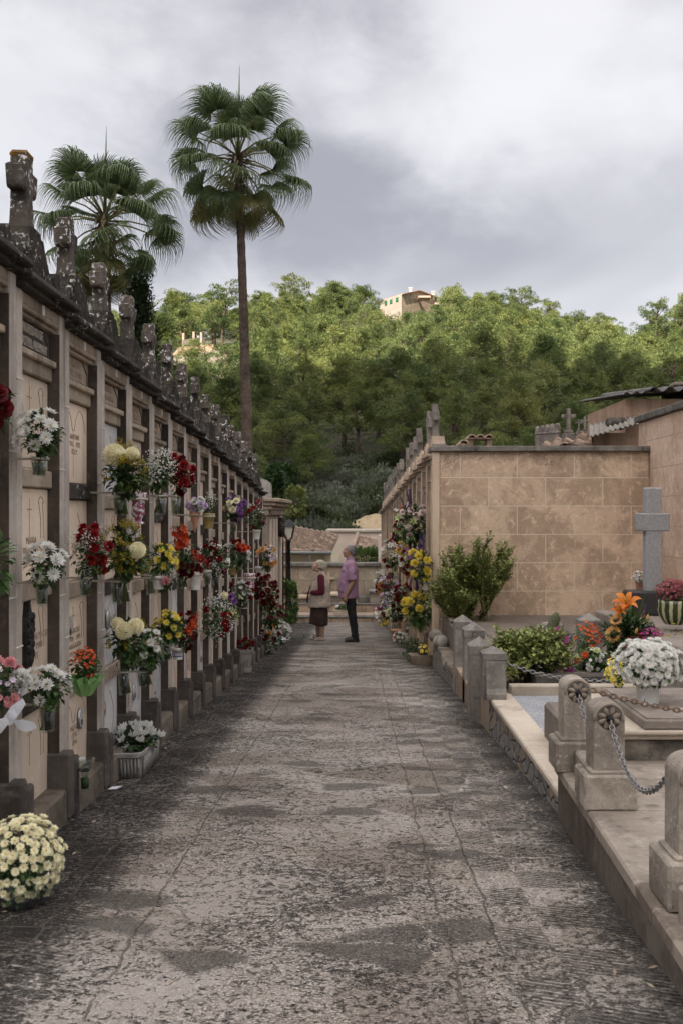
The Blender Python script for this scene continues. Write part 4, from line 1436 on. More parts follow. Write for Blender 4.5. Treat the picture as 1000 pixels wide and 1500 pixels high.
def rosette_post(label, x, y, z0, sc=1.0):
    t = thing('rosette_post', label, 'post', (x, y, z0), 0, 'carved rosette posts')
    w, hb, hs, dp = .117 * sc, .145 * sc, .255 * sc, .125 * sc
    mb = MB(); mb.box(-w * .5 - .04, w * .5 + .04, -dp * .5 - .032, dp * .5 + .032, 0, hb - .014, .008, jit=.002, rng=random.Random(3))
    mb.box(-w * .5 - .016, w * .5 + .016, -dp * .5 - .014, dp * .5 + .014, hb - .0135, hb, .006)
    mb.build('base_block', MAT['rosepost'], t)
    r = w / 2
    n = 16
    prof = [(-r, hb + .0005), (r, hb + .0005), (r, hb + hs - r * .75)] + [(r * math.cos(PI * i / n), hb + hs - r * .75 + r * .75 * math.sin(PI * i / n)) for i in range(1, n)] + [(-r, hb + hs - r * .75)]
    mb = MB(); mb.prism(prof, -dp / 2, dp / 2, 'y'); mb.build('shaft', MAT['rosepost'], t)
    cz = hb + hs - r * 1.0
    # raised arch rim and eight petal rosette
    mb = MB()
    ro = r * .9
    pts = [(ro * math.cos(a), -dp / 2 - .002, cz + ro * math.sin(a)) for a in [(-.15 + (PI + .3) * i / 22) for i in range(23)]]
    mb.tube(pts, .0055 * sc, 6)
    for k in range(8):
        a = 2 * PI * k / 8 + PI / 8
        c = Vector((math.cos(a), 0, math.sin(a))) * r * .47
        M = Matrix.Rotation(-a, 3, 'Y')
        mb.ball((c.x, -dp / 2 - .0, cz + c.z), (r * .3, .009, r * .17), 10, 6, 0, M)
    mb.build('rosette', stone('rosette_stone', (.3, .25, .2), (.19, .155, .125), None, 12, 60, .5), t)
    mb = MB(); mb.lathe([(.001, -dp / 2 - .002), (r * .74, -dp / 2 - .002), (r * .74, -dp / 2 + .001), (.001, -dp / 2 + .001)], 24)
    o = mb.build('rosette_ground', MAT['basedark'], t, (0, 0, cz), (0, 0, 0))
    o.rotation_euler = (R(-90), 0, 0)
    mb = MB(); mb.ball((0, -dp / 2 - .012, cz), (.011, .012, .011), 10, 8)
    mb.tube([(.012 * math.cos(a), -dp / 2 - .02, cz - .006 + .012 * math.sin(a)) for a in [2 * PI * i / 12 for i in range(13)]], .003, 6, cap=False)
    mb.build('iron_boss', MAT['iron'], t)
    return Vector((x, y - dp / 2 - .02, z0 + cz - .008))

q1 = rosette_post('nearest rosette post, cropped by the right edge of the photo', 1.0, 2.95, -.0275, 1.08)
q2 = rosette_post('middle rosette post whose chain falls to the nearest post', .985, 3.93, -.0275, 1.03)
q3 = rosette_post('rosette post standing behind the middle one, with a rusty chain to its right', .99, 4.5, -.03, 1.03)


def chain(label, p0, p1, sag, L, r, mat, group='chains between the tomb posts'):
    p0, p1 = Vector(p0), Vector(p1)
    N = 80
    cur = [p0.lerp(p1, i / N) - Vector((0, 0, sag * 4 * (i / N) * (1 - i / N))) for i in range(N + 1)]
    seg = [0]
    for a, b in zip(cur, cur[1:]): seg.append(seg[-1] + (b - a).length)
    n = max(2, int(seg[-1] / (L * .72)))
    mb = MB()
    def at(s):
        for i in range(N):
            if seg[i + 1] >= s:
                t = (s - seg[i]) / max(1e-9, seg[i + 1] - seg[i]); return cur[i].lerp(cur[i + 1], t), (cur[i + 1] - cur[i]).normalized()
        return cur[-1], (cur[-1] - cur[-2]).normalized()
    for k in range(n):
        c, tg = at(seg[-1] * (k + .5) / n)
        side = tg.cross(Vector((0, 0, 1)));
        if side.length < .05: side = tg.cross(Vector((1, 0, 0)))
        side.normalize(); up = side.cross(tg)
        w = side if k % 2 else up
        pts = []
        for i in range(13):
            a = 2 * PI * i / 12
            pts.append(c + tg * (L * .5 * math.cos(a)) + w * (L * .3 * math.sin(a)))
        mb.tube(pts, r, 5, cap=False)
    tag(mb.build('chain', mat), label, 'chain', group)

chain('bright chain sagging from the middle rosette post to the nearest post', q2, (.955, 2.99, q1.z + .03), .16, .032, .003, MAT['steel'])
chain('short bright chain dropping from the rear rosette post behind the middle one', q3, (.985, 4.03, .17), .03, .031, .003, MAT['steel'])
chain('rusty chain running right from the rear rosette post across the tomb slab', (1.055, 4.47, q3.z + .015), (2.4, 4.3, .29), .09, .032, .0034, MAT['rust'])
chain('light chain strung from the flared-foot post past the mixed bouquet', (1.06, 7.05, .06), (2.35, 6.9, .08), .125, .042, .004, MAT['steel'])
chain('light chain from the lane posts back to the post by the block wall', (1.15, 9.0, .06), (2.03, 8.95, .1), .2, .042, .004, MAT['steel'])
chain('light chain from the post by the block wall to the right edge', (2.2, 8.97, .06), (3.6, 8.6, .1), .16, .042, .004, MAT['steel'])
chain('short chain hanging down the front of a grey post', (1.06, 8.89, .07), (1.05, 8.885, -.34), 0.0, .042, .004, MAT['steel'])
mb = MB(); mb.tube([(1.20, 3.62, .09), (1.2, 3.615, .02), (1.205, 3.62, -.012)], .006, 6); mb.ball((1.205, 3.62, -.02), .009, 8, 6)
tag(mb.build('chain_hook', MAT['iron']), 'dark iron hook hanging below the sagging chain', 'hook')


def make_granite_cross():
    t = thing('granite_cross', 'rough grey granite cross on a black pedestal in front of the wing wall', 'cross', (3.13, 10.5, .0))
    mb = MB(); rng = random.Random(3)
    mb.box(-.083, .083, -.07, .07, .3, 1.39, .012, jit=.004, rng=rng)
    mb.build('shaft', MAT['granite'], t)
    mb = MB()
    mb.box(-.165, .165, -.078, .078, .935, 1.12, .012, jit=.004, rng=rng)
    mb.build('crossbar', MAT['granite'], t)
    mb = MB(); mb.box(-.26, .2, -.2, .2, .06, .305, .012); mb.build('pedestal', MAT['blackgranite'], t)
    s = thing('tomb_slab', 'dark polished tomb slab at the foot of the granite cross', 'slab', (0, 0, 0))
    mb = MB(); mb.box(2.62, 4.2, 8.45, 10.9, -.02, .06, .012); mb.build('slab', MAT['slab'], s)
    mb = MB(); mb.box(2.7, 4.2, 8.55, 10.85, -.3, -.021, .01); mb.build('plinth', MAT['blackgranite'], s)
    # low dark frame tomb in the bed
    s = thing('low_tomb', 'low dark stone tomb frame holding the flower arrangements', 'tomb', (0, 0, 0))
    mb = MB()
    for (x0, x1, y0, y1) in ((1.35, 2.6, 7.5, 7.62), (1.35, 2.6, 8.75, 8.87), (1.35, 1.47, 7.6205, 8.7495), (2.48, 2.6, 7.6205, 8.7495)): mb.box(x0, x1, y0, y1, -.25, -.1, .012)
    mb.build('frame', MAT['basedark'], s)
    mb = MB(); mb.box(1.4705, 2.4795, 7.6205, 8.7495, -.3, -.13, .004); mb.build('cover', MAT['slab'], s)
    s = thing('headstone', 'small dark stepped headstone block beneath the block wall', 'headstone', (2.0, 10.2, -.22))
    mb = MB(); mb.box(-.16, .2, -.12, .12, 0, .13, .015); mb.build('base', MAT['basedark'], s)
    mb = MB(); mb.box(-.1, .12, -.09, .09, .1305, .22, .02); mb.build('block', MAT['greypost'], s)
make_granite_cross()

# ------------------------------------------------------------------ flowers
def basis(n):
    n = Vector(n).normalized()
    return n.to_track_quat('Z', 'Y').to_matrix()


def petal(mb, base, d, up, L, W, curl=.0, mi=0, tipw=.0):
    """folded petal / leaf of two quads along direction d, bending toward up*curl"""
    d = d.normalized(); s = d.cross(up)
    if s.length < 1e-4: s = d.orthogonal()
    s.normalize(); u = s.cross(d)
    m = base + d * L * .55 + u * curl * L * .25
    t = base + d * L + u * curl * L
    vs = [base, m + s * W * .5 + u * W * .12, t, m - s * W * .5 + u * W * .12, m]
    mb.add(vs, [(0, 4, 2, 1), (0, 3, 2, 4)], mi)


def proto(kind, rng):
    mb = MB(); Z = Vector((0, 0, 1)); O = Vector((0, 0, 0))
    if kind == 'daisy':
        for ring, (n, L, el) in enumerate(((16, 1.0, .12), (13, .8, .45), (8, .5, .8))):
            for k in range(n):
                a = 2 * PI * (k + rng.random() * .5) / n
                e = el + rng.uniform(-.12, .12)
                d = Vector((math.cos(a) * math.cos(e), math.sin(a) * math.cos(e), math.sin(e)))
                petal(mb, d * .06, d, Z, L * rng.uniform(.88, 1.05), .3, rng.uniform(.0, .3))
        mb.ball((0, 0, .1), (.17, .17, .1), 7, 5, 1)
    elif kind == 'pompon':
        N = 150
        for k in range(N):
            z = 1 - 1.55 * (k + .5) / N; r = math.sqrt(max(0, 1 - z * z)); a = k * 2.39996
            n = Vector((r * math.cos(a), r * math.sin(a), z))
            t = Vector((0, 0, 1)) - n * n.z
            if t.length < .1: t = n.orthogonal()
            d = (n + t.normalized() * .45).normalized()
            petal(mb, n * .68 , d, -t.normalized() if t.length else Z, .42, .26, .25)
        mb.ball((0, 0, 0), .72, 10, 8)
    elif kind == 'rose':
        for ring, (n, rr, el, L) in enumerate(((3, .12, 1.35, .55), (4, .22, 1.15, .62), (5, .36, .9, .68), (6, .5, .5, .66), (6, .6, .15, .55))):
            for k in range(n):
                a = 2 * PI * k / n + ring * .7 + rng.uniform(-.15, .15)
                out = Vector((math.cos(a), math.sin(a), 0)); tn = Vector((-math.sin(a), math.cos(a), 0))
                vs = []
                for i in range(4):
                    t = i / 3
                    e = el - .35 * t * t * (1.5 if ring > 2 else .3)
                    p = out * rr * .6 + (out * math.cos(e) + Z * math.sin(e)) * L * t + Z * (.05 - .08 * ring)
                    for j in (-1, 0, 1):
                        wd = (.25 + rr * .55) * (.55 + .7 * math.sin(PI * min(1, t * .8 + .15)))
                        vs.append(p + tn * j * wd - out * abs(j) * wd * .35)
                fs = []
                for i in range(3):
                    for j in range(2): fs.append((i * 3 + j, i * 3 + j + 1, i * 3 + j + 4, i * 3 + j + 3))
                mb.add(vs, fs, 0, True)
    elif kind == 'carn':
        for k in range(46):
            z = rng.uniform(.0, 1); a = rng.uniform(0, 2 * PI); r = math.sqrt(1 - z * z)
            d = Vector((r * math.cos(a), r * math.sin(a), z * .8 + .1)).normalized()
            sd = d.cross(Vector((rng.uniform(-1, 1), rng.uniform(-1, 1), rng.uniform(-1, 1)))).normalized()
            L = rng.uniform(.7, 1.0); W = .3; u = sd.cross(d)
            c = d * L
            mb.add([d * .1, c * .8 + sd * W, c + sd * W * .4 + u * .08, c * .93 - u * .1, c - sd * W * .4 + u * .1, c * .8 - sd * W], [(0, 1, 2, 3), (0, 3, 4, 5)])
    elif kind == 'small':
        for k in range(6):
            a = 2 * PI * k / 6
            d = Vector((math.cos(a), math.sin(a), .3))
            petal(mb, d * .05, d, Z, 1.0, .75, .15)
        mb.ball((0, 0, .15), .2, 6, 4, 1)
    elif kind == 'gyp':
        for k in range(34):
            p = Vector((rng.gauss(0, .5), rng.gauss(0, .5), rng.gauss(0, .45)))
            s = rng.uniform(.07, .12)
            n = Vector((rng.uniform(-1, 1), rng.uniform(-1, 1), rng.uniform(.2, 1))).normalized(); M = basis(n)
            for q in range(4):
                a = q * PI / 2
                petal(mb, p, M @ Vector((math.cos(a), math.sin(a), .35)), n, s, s * .9, .1)
            if k % 3 == 0: mb.tube([Vector((0, 0, -1)), p * .6 + Vector((0, 0, -.3)), p], .012, 3, 2, sm=False)
    elif kind == 'rod':
        for k in range(7):
            a = rng.uniform(0, 2 * PI); tip = Vector((math.cos(a) * .55, math.sin(a) * .55, rng.uniform(.3, 1.0)))
            for q in range(20):
                t = rng.uniform(.3, 1); p = tip * t + Vector((rng.gauss(0, .07), rng.gauss(0, .07), rng.gauss(0, .07)))
                petal(mb, p, Vector((rng.uniform(-1, 1), rng.uniform(-1, 1), rng.uniform(0, 1))), Z, .12, .1, .2)
            mb.tube([O, tip], .015, 3, 2, sm=False)
    elif kind == 'spike':
        mb.tube([(0, 0, -.3), (0, 0, 1)], [.03, .012], 4, 2)
        for k in range(9):
            z = k / 9; s = .3 * (1 - z * .75); a = k * 2.4
            c = Vector((math.cos(a) * .07, math.sin(a) * .07, z))
            n = Vector((math.cos(a), math.sin(a), .45)).normalized(); M = basis(n)
            for q in range(6):
                b = 2 * PI * q / 6
                petal(mb, c, M @ Vector((math.cos(b), math.sin(b), .9)), n, s, s * .7, -.35)
    elif kind == 'liatris':
        mb.tube([(0, 0, -.5), (0, 0, 1)], [.03, .02], 4, 2)
        for k in range(150):
            z = rng.random(); a = rng.uniform(0, 2 * PI)
            d = Vector((math.cos(a), math.sin(a), .5)); petal(mb, Vector((0, 0, z)), d, Z, .13 * (1.15 - z * .5), .03, .2)
    elif kind == 'lily':
        for k in range(6):
            a = 2 * PI * k / 6; tn = Vector((-math.sin(a), math.cos(a), 0)); o = Vector((math.cos(a), math.sin(a), 0))
            vs = []
            for i in range(6):
                t = i / 5; p = o * (.08 + .95 * t ** 1.2) + Z * (.75 * math.sin(t * 2.1) - .05)
                wd = (.26 if k % 2 else .2) * math.sin(PI * (t * .86 + .1))
                for j in (-1, 0, 1): vs.append(p + tn * j * wd + Z * abs(j) * wd * .3)
            fs = []
            for i in range(5):
                for j in range(2): fs.append((i * 3 + j, i * 3 + j + 1, i * 3 + j + 4, i * 3 + j + 3))
            mb.add(vs, fs, 0, True)
        for k in range(5):
            a = 2 * PI * k / 5; q = Vector((math.cos(a) * .22, math.sin(a) * .22, .85)); mb.tube([O, q], .012, 4, 2); mb.ball(q, .05, 5, 4, 1)
    elif kind == 'sun':
        for ring in (0, 1):
            for k in range(17):
                a = 2 * PI * (k + ring * .5) / 17; d = Vector((math.cos(a), math.sin(a), .12 + ring * .2)); petal(mb, d * .35, d, Z, .68, .24, .1)
        mb.ball((0, 0, .03), (.42, .42, .14), 12, 6, 1)
    elif kind == 'bud':
        mb.loft([((0, 0, 0), .12, .12, None), ((0, 0, .3), .2, .2, None), ((0, 0, .7), .15, .15, None), ((0, 0, 1), .03, .03, None)], 8)
    elif kind == 'anth':
        vs = [Vector((0, 0, 0))]
        n = 20
        for i in range(n):
            a = 2 * PI * i / n - PI / 2
            x = math.sin(a + PI / 2) ; y = -math.cos(a + PI / 2)
            rr = .9 - .25 * max(0, math.cos(a - PI / 2)) ** 6 + .25 * max(0, math.cos(a + PI / 2)) ** 2
            vs.append(Vector((math.cos(a) * rr, math.sin(a) * rr, .18 * math.sin(2 * a) ** 2 - .1)))
        mb.add(vs, [(0, 1 + i, 1 + (i + 1) % n) for i in range(n)], 0, True)
        mb.tube([(0, .1, 0), (0, .2, .3), (0, .3, .6)], [.07, .06, .03], 8, 1)
    elif kind == 'cyc':
        for k in range(5):
            a = 2 * PI * k / 5 + .3; d = Vector((math.cos(a) * .45, math.sin(a) * .45, 1)); petal(mb, Vector((math.cos(a) * .1, math.sin(a) * .1, 0)), d, Vector((-math.sin(a), math.cos(a), .2)), 1.25, .75, .2)
    return mb


PROTO = {}
def get_proto(kind, var):
    k = (kind, var)
    if k not in PROTO: PROTO[k] = proto(kind, random.Random(hash(kind) % 1 + var * 17 + len(kind) * 5))
    return PROTO[k]
PNAME = {'daisy': 'daisy_bloom', 'pompon': 'pompon_bloom', 'rose': 'rose', 'carn': 'carnation', 'small': 'small_bloom', 'gyp': 'baby_breath', 'rod': 'goldenrod', 'spike': 'gladiolus', 'liatris': 'liatris', 'lily': 'lily', 'sun': 'sunflower', 'bud': 'lily_bud', 'anth': 'anthurium', 'cyc': 'cyclamen_bloom'}


def blossoms(parent, kind, colr, items, rpx, prefix=''):
    """items: list of (pos, normal, radius). Large ones are objects of their own, tiny ones one mesh"""
    mats = [BLO[colr], MAT['eyedark'] if kind == 'sun' else MAT['eye'], MAT['stem']]
    rng = random.Random(len(items) * 7 + len(kind))
    nm = PNAME[kind]
    if rpx * .682 > 2.4 and len(items) <= 60:
        for p, n, r in items:
            var = rng.randrange(3)
            me = shared(('bl', kind, colr, var), lambda: get_proto(kind, var).mesh(nm, mats))
            o = link(nm, me, parent, p)
            o.rotation_euler = (basis(n) @ Matrix.Rotation(rng.uniform(0, 2 * PI), 3, 'Z')).to_euler()
            o.scale = (r, r, r)
    else:
        mb = MB()
        for p, n, r in items:
            M = Matrix.Translation(p) @ basis(n).to_4x4() @ Matrix.Rotation(rng.uniform(0, 2 * PI), 4, 'Z') @ Matrix.Scale(r, 4)
            mb.merge(get_proto(kind, rng.randrange(3)), M)
        o = mb.build(nm + 's' if not nm.endswith('y') else nm[:-1] + 'ies', mats, parent)
        if len(items) > 100: o['kind'] = 'stuff'


def leaf_cloud(mb, rng, c, rad, n, L, W, axis, spread, mi_w=(1,), droop=.2, inner=.35):
    A = basis(axis)
    for k in range(n):
        z = rng.uniform(-spread, 1); a = rng.uniform(0, 2 * PI); r = math.sqrt(max(0, 1 - z * z))
        n_ = A @ Vector((r * math.cos(a), r * math.sin(a), z))
        q = rng.uniform(inner, .95)
        p = c + Vector((n_.x * rad[0], n_.y * rad[1], n_.z * rad[2])) * q
        d = (n_ + Vector((rng.uniform(-.7, .7), rng.uniform(-.7, .7), rng.uniform(-.5, .7)))).normalized()
        d.z -= droop
        petal(mb, p, d.normalized(), Vector((rng.uniform(-.4, .4), rng.uniform(-.4, .4), 1)).normalized(), L * rng.uniform(.6, 1.2), W * rng.uniform(.7, 1.2), -.25, rng.choice(mi_w))


def frond(mb, rng, p, d, L, mi):
    d = d.normalized(); s = d.cross(Vector((0, 0, 1)));
    if s.length < .05: s = Vector((1, 0, 0))
    s.normalize()
    for k in range(11):
        t = (k + 1) / 12; q = p + d * L * t - Vector((0, 0, L * .25 * t * t))
        w = L * .38 * math.sin(PI * (t * .8 + .16))
        for sg in (-1, 1): petal(mb, q, s * sg + d * .5, Vector((0, 0, 1)), w, L * .09, -.2, mi)


def bouquet(name, label, cat, u, v, d, rx, ry, specs, leaves='dark', out=None, seed=1, stems=None, fill=170, leafL=.3, leafW=.28, ferns=0, group=None, parentless=True, zax=.55, low=.35, X=None):
    """a bunch of flowers centred at pixel (u,v) at depth d; rx, ry radii in photo pixels"""
    rng = random.Random(seed * 13 + 5)
    c = P(u, v, d)
    k = d / F
    Rx, Rz = rx * k, ry * k
    t = thing(name, label, cat, tuple(c), 0, group)
    rad = Vector((Rx, Rx, Rz))
    ax = Vector((0, -.5, zax)) + (Vector((.6, 0, 0)) if out == 'L' else (Vector((-.6, 0, 0)) if out == 'R' else Vector((0, 0, .3))))
    ax.normalize()
    LM = {'dark': ['leafdark', 'leafmid'], 'mid': ['leafmid', 'leafdark'], 'lime': ['leafmid', 'leaflime'], 'grey': ['leafdark', 'leafgrey']}[leaves]
    mb = MB()
    leaf_cloud(mb, rng, Vector((0, 0, -.12 * Rz)), rad * .98, fill, Rx * leafL * 1.3, Rx * leafW * .8, ax, .65, (0, 0, 1))
    leaf_cloud(mb, rng, Vector((0, 0, -.45 * Rz)), rad * .65, int(fill * .5), Rx * leafL * 1.2, Rx * leafW, (0, 0, 1), 1, (0, 0, 1), .1, .1)
    for q in range(ferns):
        a = rng.uniform(0, 2 * PI); dd = (ax + Vector((math.cos(a) * .9, -.2, math.sin(a) * .9))).normalized()
        frond(mb, rng, Vector((0, 0, -.3 * Rz)), dd, Rx * 1.35, 1)
    mb.build('foliage', [MAT[LM[0]], MAT[LM[1]]], t)
    if stems:
        vb, w = stems   # pixel bottom of the stems, width px
        zb = (v - vb) * k
        mb = MB()
        for q in range(12):
            a = rng.uniform(0, 2 * PI); rr = w * k * math.sqrt(rng.random()) * .7
            b = Vector((rr * math.cos(a), rr * math.sin(a), zb)); tp = Vector((rng.uniform(-.5, .5) * Rx, rng.uniform(-.5, .5) * Rx, -.1 * Rz))
            nk = Vector((-b.x * .5, -b.y * .5, -.85 * Rz)) if -.85 * Rz > zb else Vector((b.x, b.y, zb * .6))
            mb.tube([b, nk, tp], w * k * .075, 5)
        mb.build('stems', MAT['stem'], t)
    A = basis(ax)
    placed = []
    for sp in specs:
        kind, colr, n, rpx = sp[:4]
        where = sp[4] if len(sp) > 4 else None
        items = []
        for q in range(n):
            for tr in range(24):
                z = rng.uniform(-low, 1); a = rng.uniform(0, 2 * PI); r = math.sqrt(max(0, 1 - z * z))
                nrm = A @ Vector((r * math.cos(a), r * math.sin(a), z))
                if where:
                    e = Vector((where[0], -.6, where[1]))
                    jit = where[2] if len(where) > 2 else .45
                    nrm = (e + Vector((rng.gauss(0, jit), rng.gauss(0, jit), rng.gauss(0, jit)))).normalized()
                p = Vector((nrm.x * Rx, nrm.y * Rx * .9, nrm.z * Rz)) * rng.uniform(.86, 1.06) * (1 + .16 * mnoise.noise(nrm * 1.9 + Vector((seed, 0, 0))))
                if where and len(where) > 3: p *= where[3]
                if all((p - o).length > (rpx * k + orr) * .72 for o, orr in placed) or tr == 23 or kind in ('gyp', 'rod'): break
            if kind not in ('gyp', 'rod'): placed.append((p, rpx * k))
            nn = (nrm + Vector((0, -.25, .35))).normalized()
            if kind in ('spike', 'liatris', 'rod', 'cyc', 'bud'): nn = (nrm * .5 + Vector((rng.uniform(-.2, .2), rng.uniform(-.2, .2), .8))).normalized()
            items.append((p, nn, rpx * k * rng.uniform(.88, 1.12)))
        blossoms(t, kind, colr, items, rpx)
    return t


def depthL(u, X=1.22): return F * X / (CX - u)
def depthR(u, off=.13): return (1.0 + .0295 * 13 - off) / ((u - CX) / F + .0295)


def pot(kind, label, u, vt, vb, rpx, d, wall=None, group=None, name=None, cat=None):
    """vase or pot whose rim centre is at pixel (u,vt) and foot at vb"""
    k = d / F; r = rpx * k
    top = P(u, vt, d); h = (vb - vt) * k
    nm = name or {'glass': 'glass_vase', 'cup': 'flower_pot', 'cone': 'cone_pot', 'urn': 'painted_vase'}.get(kind.split(':')[0], 'flower_pot')
    t = thing(nm, label, cat or ('vase' if 'vase' in nm else 'flower pot'), (top.x, top.y, top.z - h), 0, group)
    kk, _, mt = kind.partition(':')
    mb = MB()
    if kk == 'glass':
        n = 24
        mb.lathe([(.001, 0), (r * .66, 0), (r * .7, h * .04), (r * .98, h), (r * .9, h), (r * .63, h * .07), (.001, h * .065)], n)
        mb.build('glass_body', MAT['glass'], t)
        mb = MB(); mb.lathe([(.001, h * .075), (r * .62, h * .075), (r * .8, h * .68), (.001, h * .68)], n); mb.build('water', MAT['water'], t)
    elif kk == 'cup':
        mb.lathe([(.001, 0), (r * .72, 0), (r * .74, h * .03), (r * .95, h * .84), (r * 1.02, h * .85), (r * 1.04, h), (r * .93, h), (r * .9, h * .86), (.001, h * .85)], 24)
        mb.build('pot_body', MAT[mt], t)
    elif kk == 'cone':
        mb.lathe([(.001, 0), (r * .1, 0), (r * .55, h * .45), (r * .88, h * .82), (r * 1.0, h * .83), (r * 1.03, h), (r * .9, h), (.001, h * .9)], 20)
        mb.build('pot_body', MAT[mt], t)
    elif kk == 'urn':
        mb.lathe([(.001, 0), (r * .72, 0), (r * .7, h * .06), (r * .34, h * .1), (r * .4, h * .18), (r * .78, h * .34), (r * .68, h * .55), (r * .72, h * .75), (r * .95, h * .92), (r * 1.0, h), (r * .86, h), (.001, h * .8)], 24)
        m, nt, bs = nmat('painted_porcelain')
        n1 = noise(nt, pos(nt), 45, 3, .6); col = mixc(nt, ramp(nt, n1, .47, .53), (.66, .64, .66), (.28, .06, .12))
        nt.links.new(col, bs.inputs['Base Color']); bs.inputs['Roughness'].default_value = .25
        mb.build('vase_body', m, t)
    if kk in ('cup', 'cone'):
        mb = MB(); mb.lathe([(.001, h * .9), (r * .91, h * .9), (r * .91, h * .93), (.001, h * .935)], 16); mb.build('soil', MAT['basedark'], t)
    if wall:
        mb = MB(); n = 24; zr = h * (.86 if kk == 'glass' else .8); rr = r * (.97 if kk == 'glass' else 1.02)
        vs = []; fs = []
        for rad, z in ((rr, zr - r * .13), (rr + .004, zr - r * .13), (rr + .004, zr + r * .13), (rr, zr + r * .13)):
            for q in range(n): vs.append((rad * math.cos(2 * PI * q / n), rad * math.sin(2 * PI * q / n), z))
        for a in range(4):
            for q in range(n): fs.append((a * n + q, a * n + (q + 1) % n, ((a + 1) % 4) * n + (q + 1) % n, ((a + 1) % 4) * n + q))
        mb.add(vs, fs, 0, True)
        ex = (LX - .03 - top.x) if wall == 'L' else (RWX(d) + .03 - top.x)
        a, b = (ex, -rr) if ex < 0 else (rr, ex)
        if b - a > .004: mb.box(a, b, -.004, .004, zr - .005, zr + .005, .002)
        mb.build('holder_ring', MAT['ring'], t)
    return t


GB = 'bouquets on the left niche wall'; GV = 'glass vases on the left niche wall'
GR = 'flowers on the right niche row'; GP = 'flower pots on the right niche row'

def left(label, u, v, rx, ry, specs, vase=None, X=1.2, **kw):
    d = depthL(u, X)
    st = None
    if vase and vase[0] == 'glass': st = (vase[3] - 3, vase[4])
    b = bouquet('bouquet', label, 'bouquet', u, v, d, rx * .89, ry * .91, specs, out='L', stems=st, group=GB, seed=int(u * 3 + v), **kw)
    if vase:
        pot(vase[0], vase[5] if len(vase) > 5 else 'clear glass vase of ' + label.split(' in ')[0].split(' hanging')[0], vase[1], vase[2], vase[3], vase[4], d, 'L', GV if vase[0] == 'glass' else None)
    return b

# nearest column, then deeper along the wall
left('dark red roses with glossy leaves cut off by the left edge, top row', -6, 590, 24, 42, [('rose', 'darkred', 6, 16)], X=1.17, leafL=.6, leafW=.4, fill=60)
left('single red gladiolus with broad leaves cut off by the left edge, second row', -8, 820, 30, 50, [('spike', 'red', 2, 34)], X=1.17, leafL=.7, leafW=.5, fill=50, leaves='mid')
b = left('pink and white carnations wrapped in white paper at the left edge, third row', 6, 1000, 30, 40, [('carn', 'pink', 6, 13), ('carn', 'white', 4, 15), ('small', 'lilac', 10, 5)], X=1.17)
mb = MB(); rng = random.Random(5)
for k in range(5):
    a = Vector((rng.uniform(-.08, .06), -.02 - k * .02, -.12 + rng.uniform(-.02, .02)))
    e = a + Vector((rng.uniform(.03, .08), -.02, rng.uniform(-.01, .07))); w = Vector((.01, .02, -.035))
    mb.add([a, a + w, e + w * .6, e, (a + e) / 2 + Vector((0, -.015, .01)), (a + e) / 2 + w + Vector((0, -.02, 0))], [(0, 1, 5, 4), (4, 5, 2, 3)], 0, True)
mb.build('paper_wrap', MAT['paper'], b)
left('topmost white chrysanthemums with dark leaves in the nearest niche column', 58, 635, 37, 36, [('daisy', 'white', 13, 12, (.1, .55, .45))], ('glass', 58, 668, 698, 13), X=1.24, ferns=4)
left('middle white chrysanthemums with dark leaves in the nearest niche column', 66, 828, 34, 32, [('daisy', 'white', 13, 12, (.1, .55, .45))], ('glass', 62, 848, 887, 11), X=1.24, ferns=2)
left('lowest white chrysanthemums with long leaves in the nearest niche column', 68, 1004, 37, 30, [('daisy', 'white', 13, 11, (.1, .6, .45))], ('glass', 70, 1026, 1072, 13), X=1.24, ferns=3)
left('red roses and gypsophila with a fern frond', 132, 806, 30, 44, [('rose', 'red', 9, 10, (.55, .2, .4)), ('gyp', 'white', 9, 12, (-.2, .5, .5)), ('gyp', 'white', 4, 10, (-.1, -.8, .3))], ('glass', 125, 842, 873, 10), ferns=6, X=1.22)
left('cream pompon and goldenrod bouquet in the top row', 183, 690, 37, 36, [('pompon', 'cream', 1, 15, (-.35, .75, .05)), ('pompon', 'cream', 1, 11, (.45, .6, .05)), ('pompon', 'yellow', 1, 5, (.1, .35, .05)), ('rod', 'gold', 14, 16)], ('glass', 175, 716, 756, 10), ferns=5, fill=260)
left('large goldenrod bouquet with one cream pompon in the second row', 184, 808, 38, 44, [('pompon', 'cream', 1, 13, (.65, .15, .05)), ('rod', 'gold', 26, 15)], ('glass', 172, 846, 884, 10), ferns=3, fill=260)
b = left('orange kalanchoe in crumpled green wrap', 125, 975, 24, 28, [('small', 'redorange', 40, 3.4, (.1, .8, .4))], None, leaves='mid', leafL=.36, leafW=.4)
pot('cup:beigepot', 'small pale pot wrapped in green foil under the orange kalanchoe', 124, 1000, 1019, 10, depthL(125, 1.2), 'L')
mb = MB(); rng = random.Random(3); n = 22
vs = []; fs = []
for j in range(4):
    for q in range(n):
        a = 2 * PI * q / n; r = (.034 + .012 * j) * (1 + (.12 * j) * math.sin(q * 2.7 + j)) ; vs.append((r * math.cos(a), r * math.sin(a), -.13 + j * .028 + .006 * math.sin(q * 3.1)))
for j in range(3):
    for q in range(n): fs.append((j * n + q, j * n + (q + 1) % n, (j + 1) * n + (q + 1) % n, (j + 1) * n + q))
mb.add(vs, fs, 0); mb.build('foil_wrap', MAT['greenfoil'], b)
left('three cream pompons with dark foliage in the third row', 186, 938, 35, 38, [('pompon', 'cream', 1, 12, (.0, .35, .03)), ('pompon', 'cream', 1, 11, (.5, .65, .03)), ('pompon', 'cream', 1, 10, (-.3, .8, .03)), ('rod', 'gold', 9, 13)], ('glass', 182, 978, 1018, 10), ferns=2, fill=240)
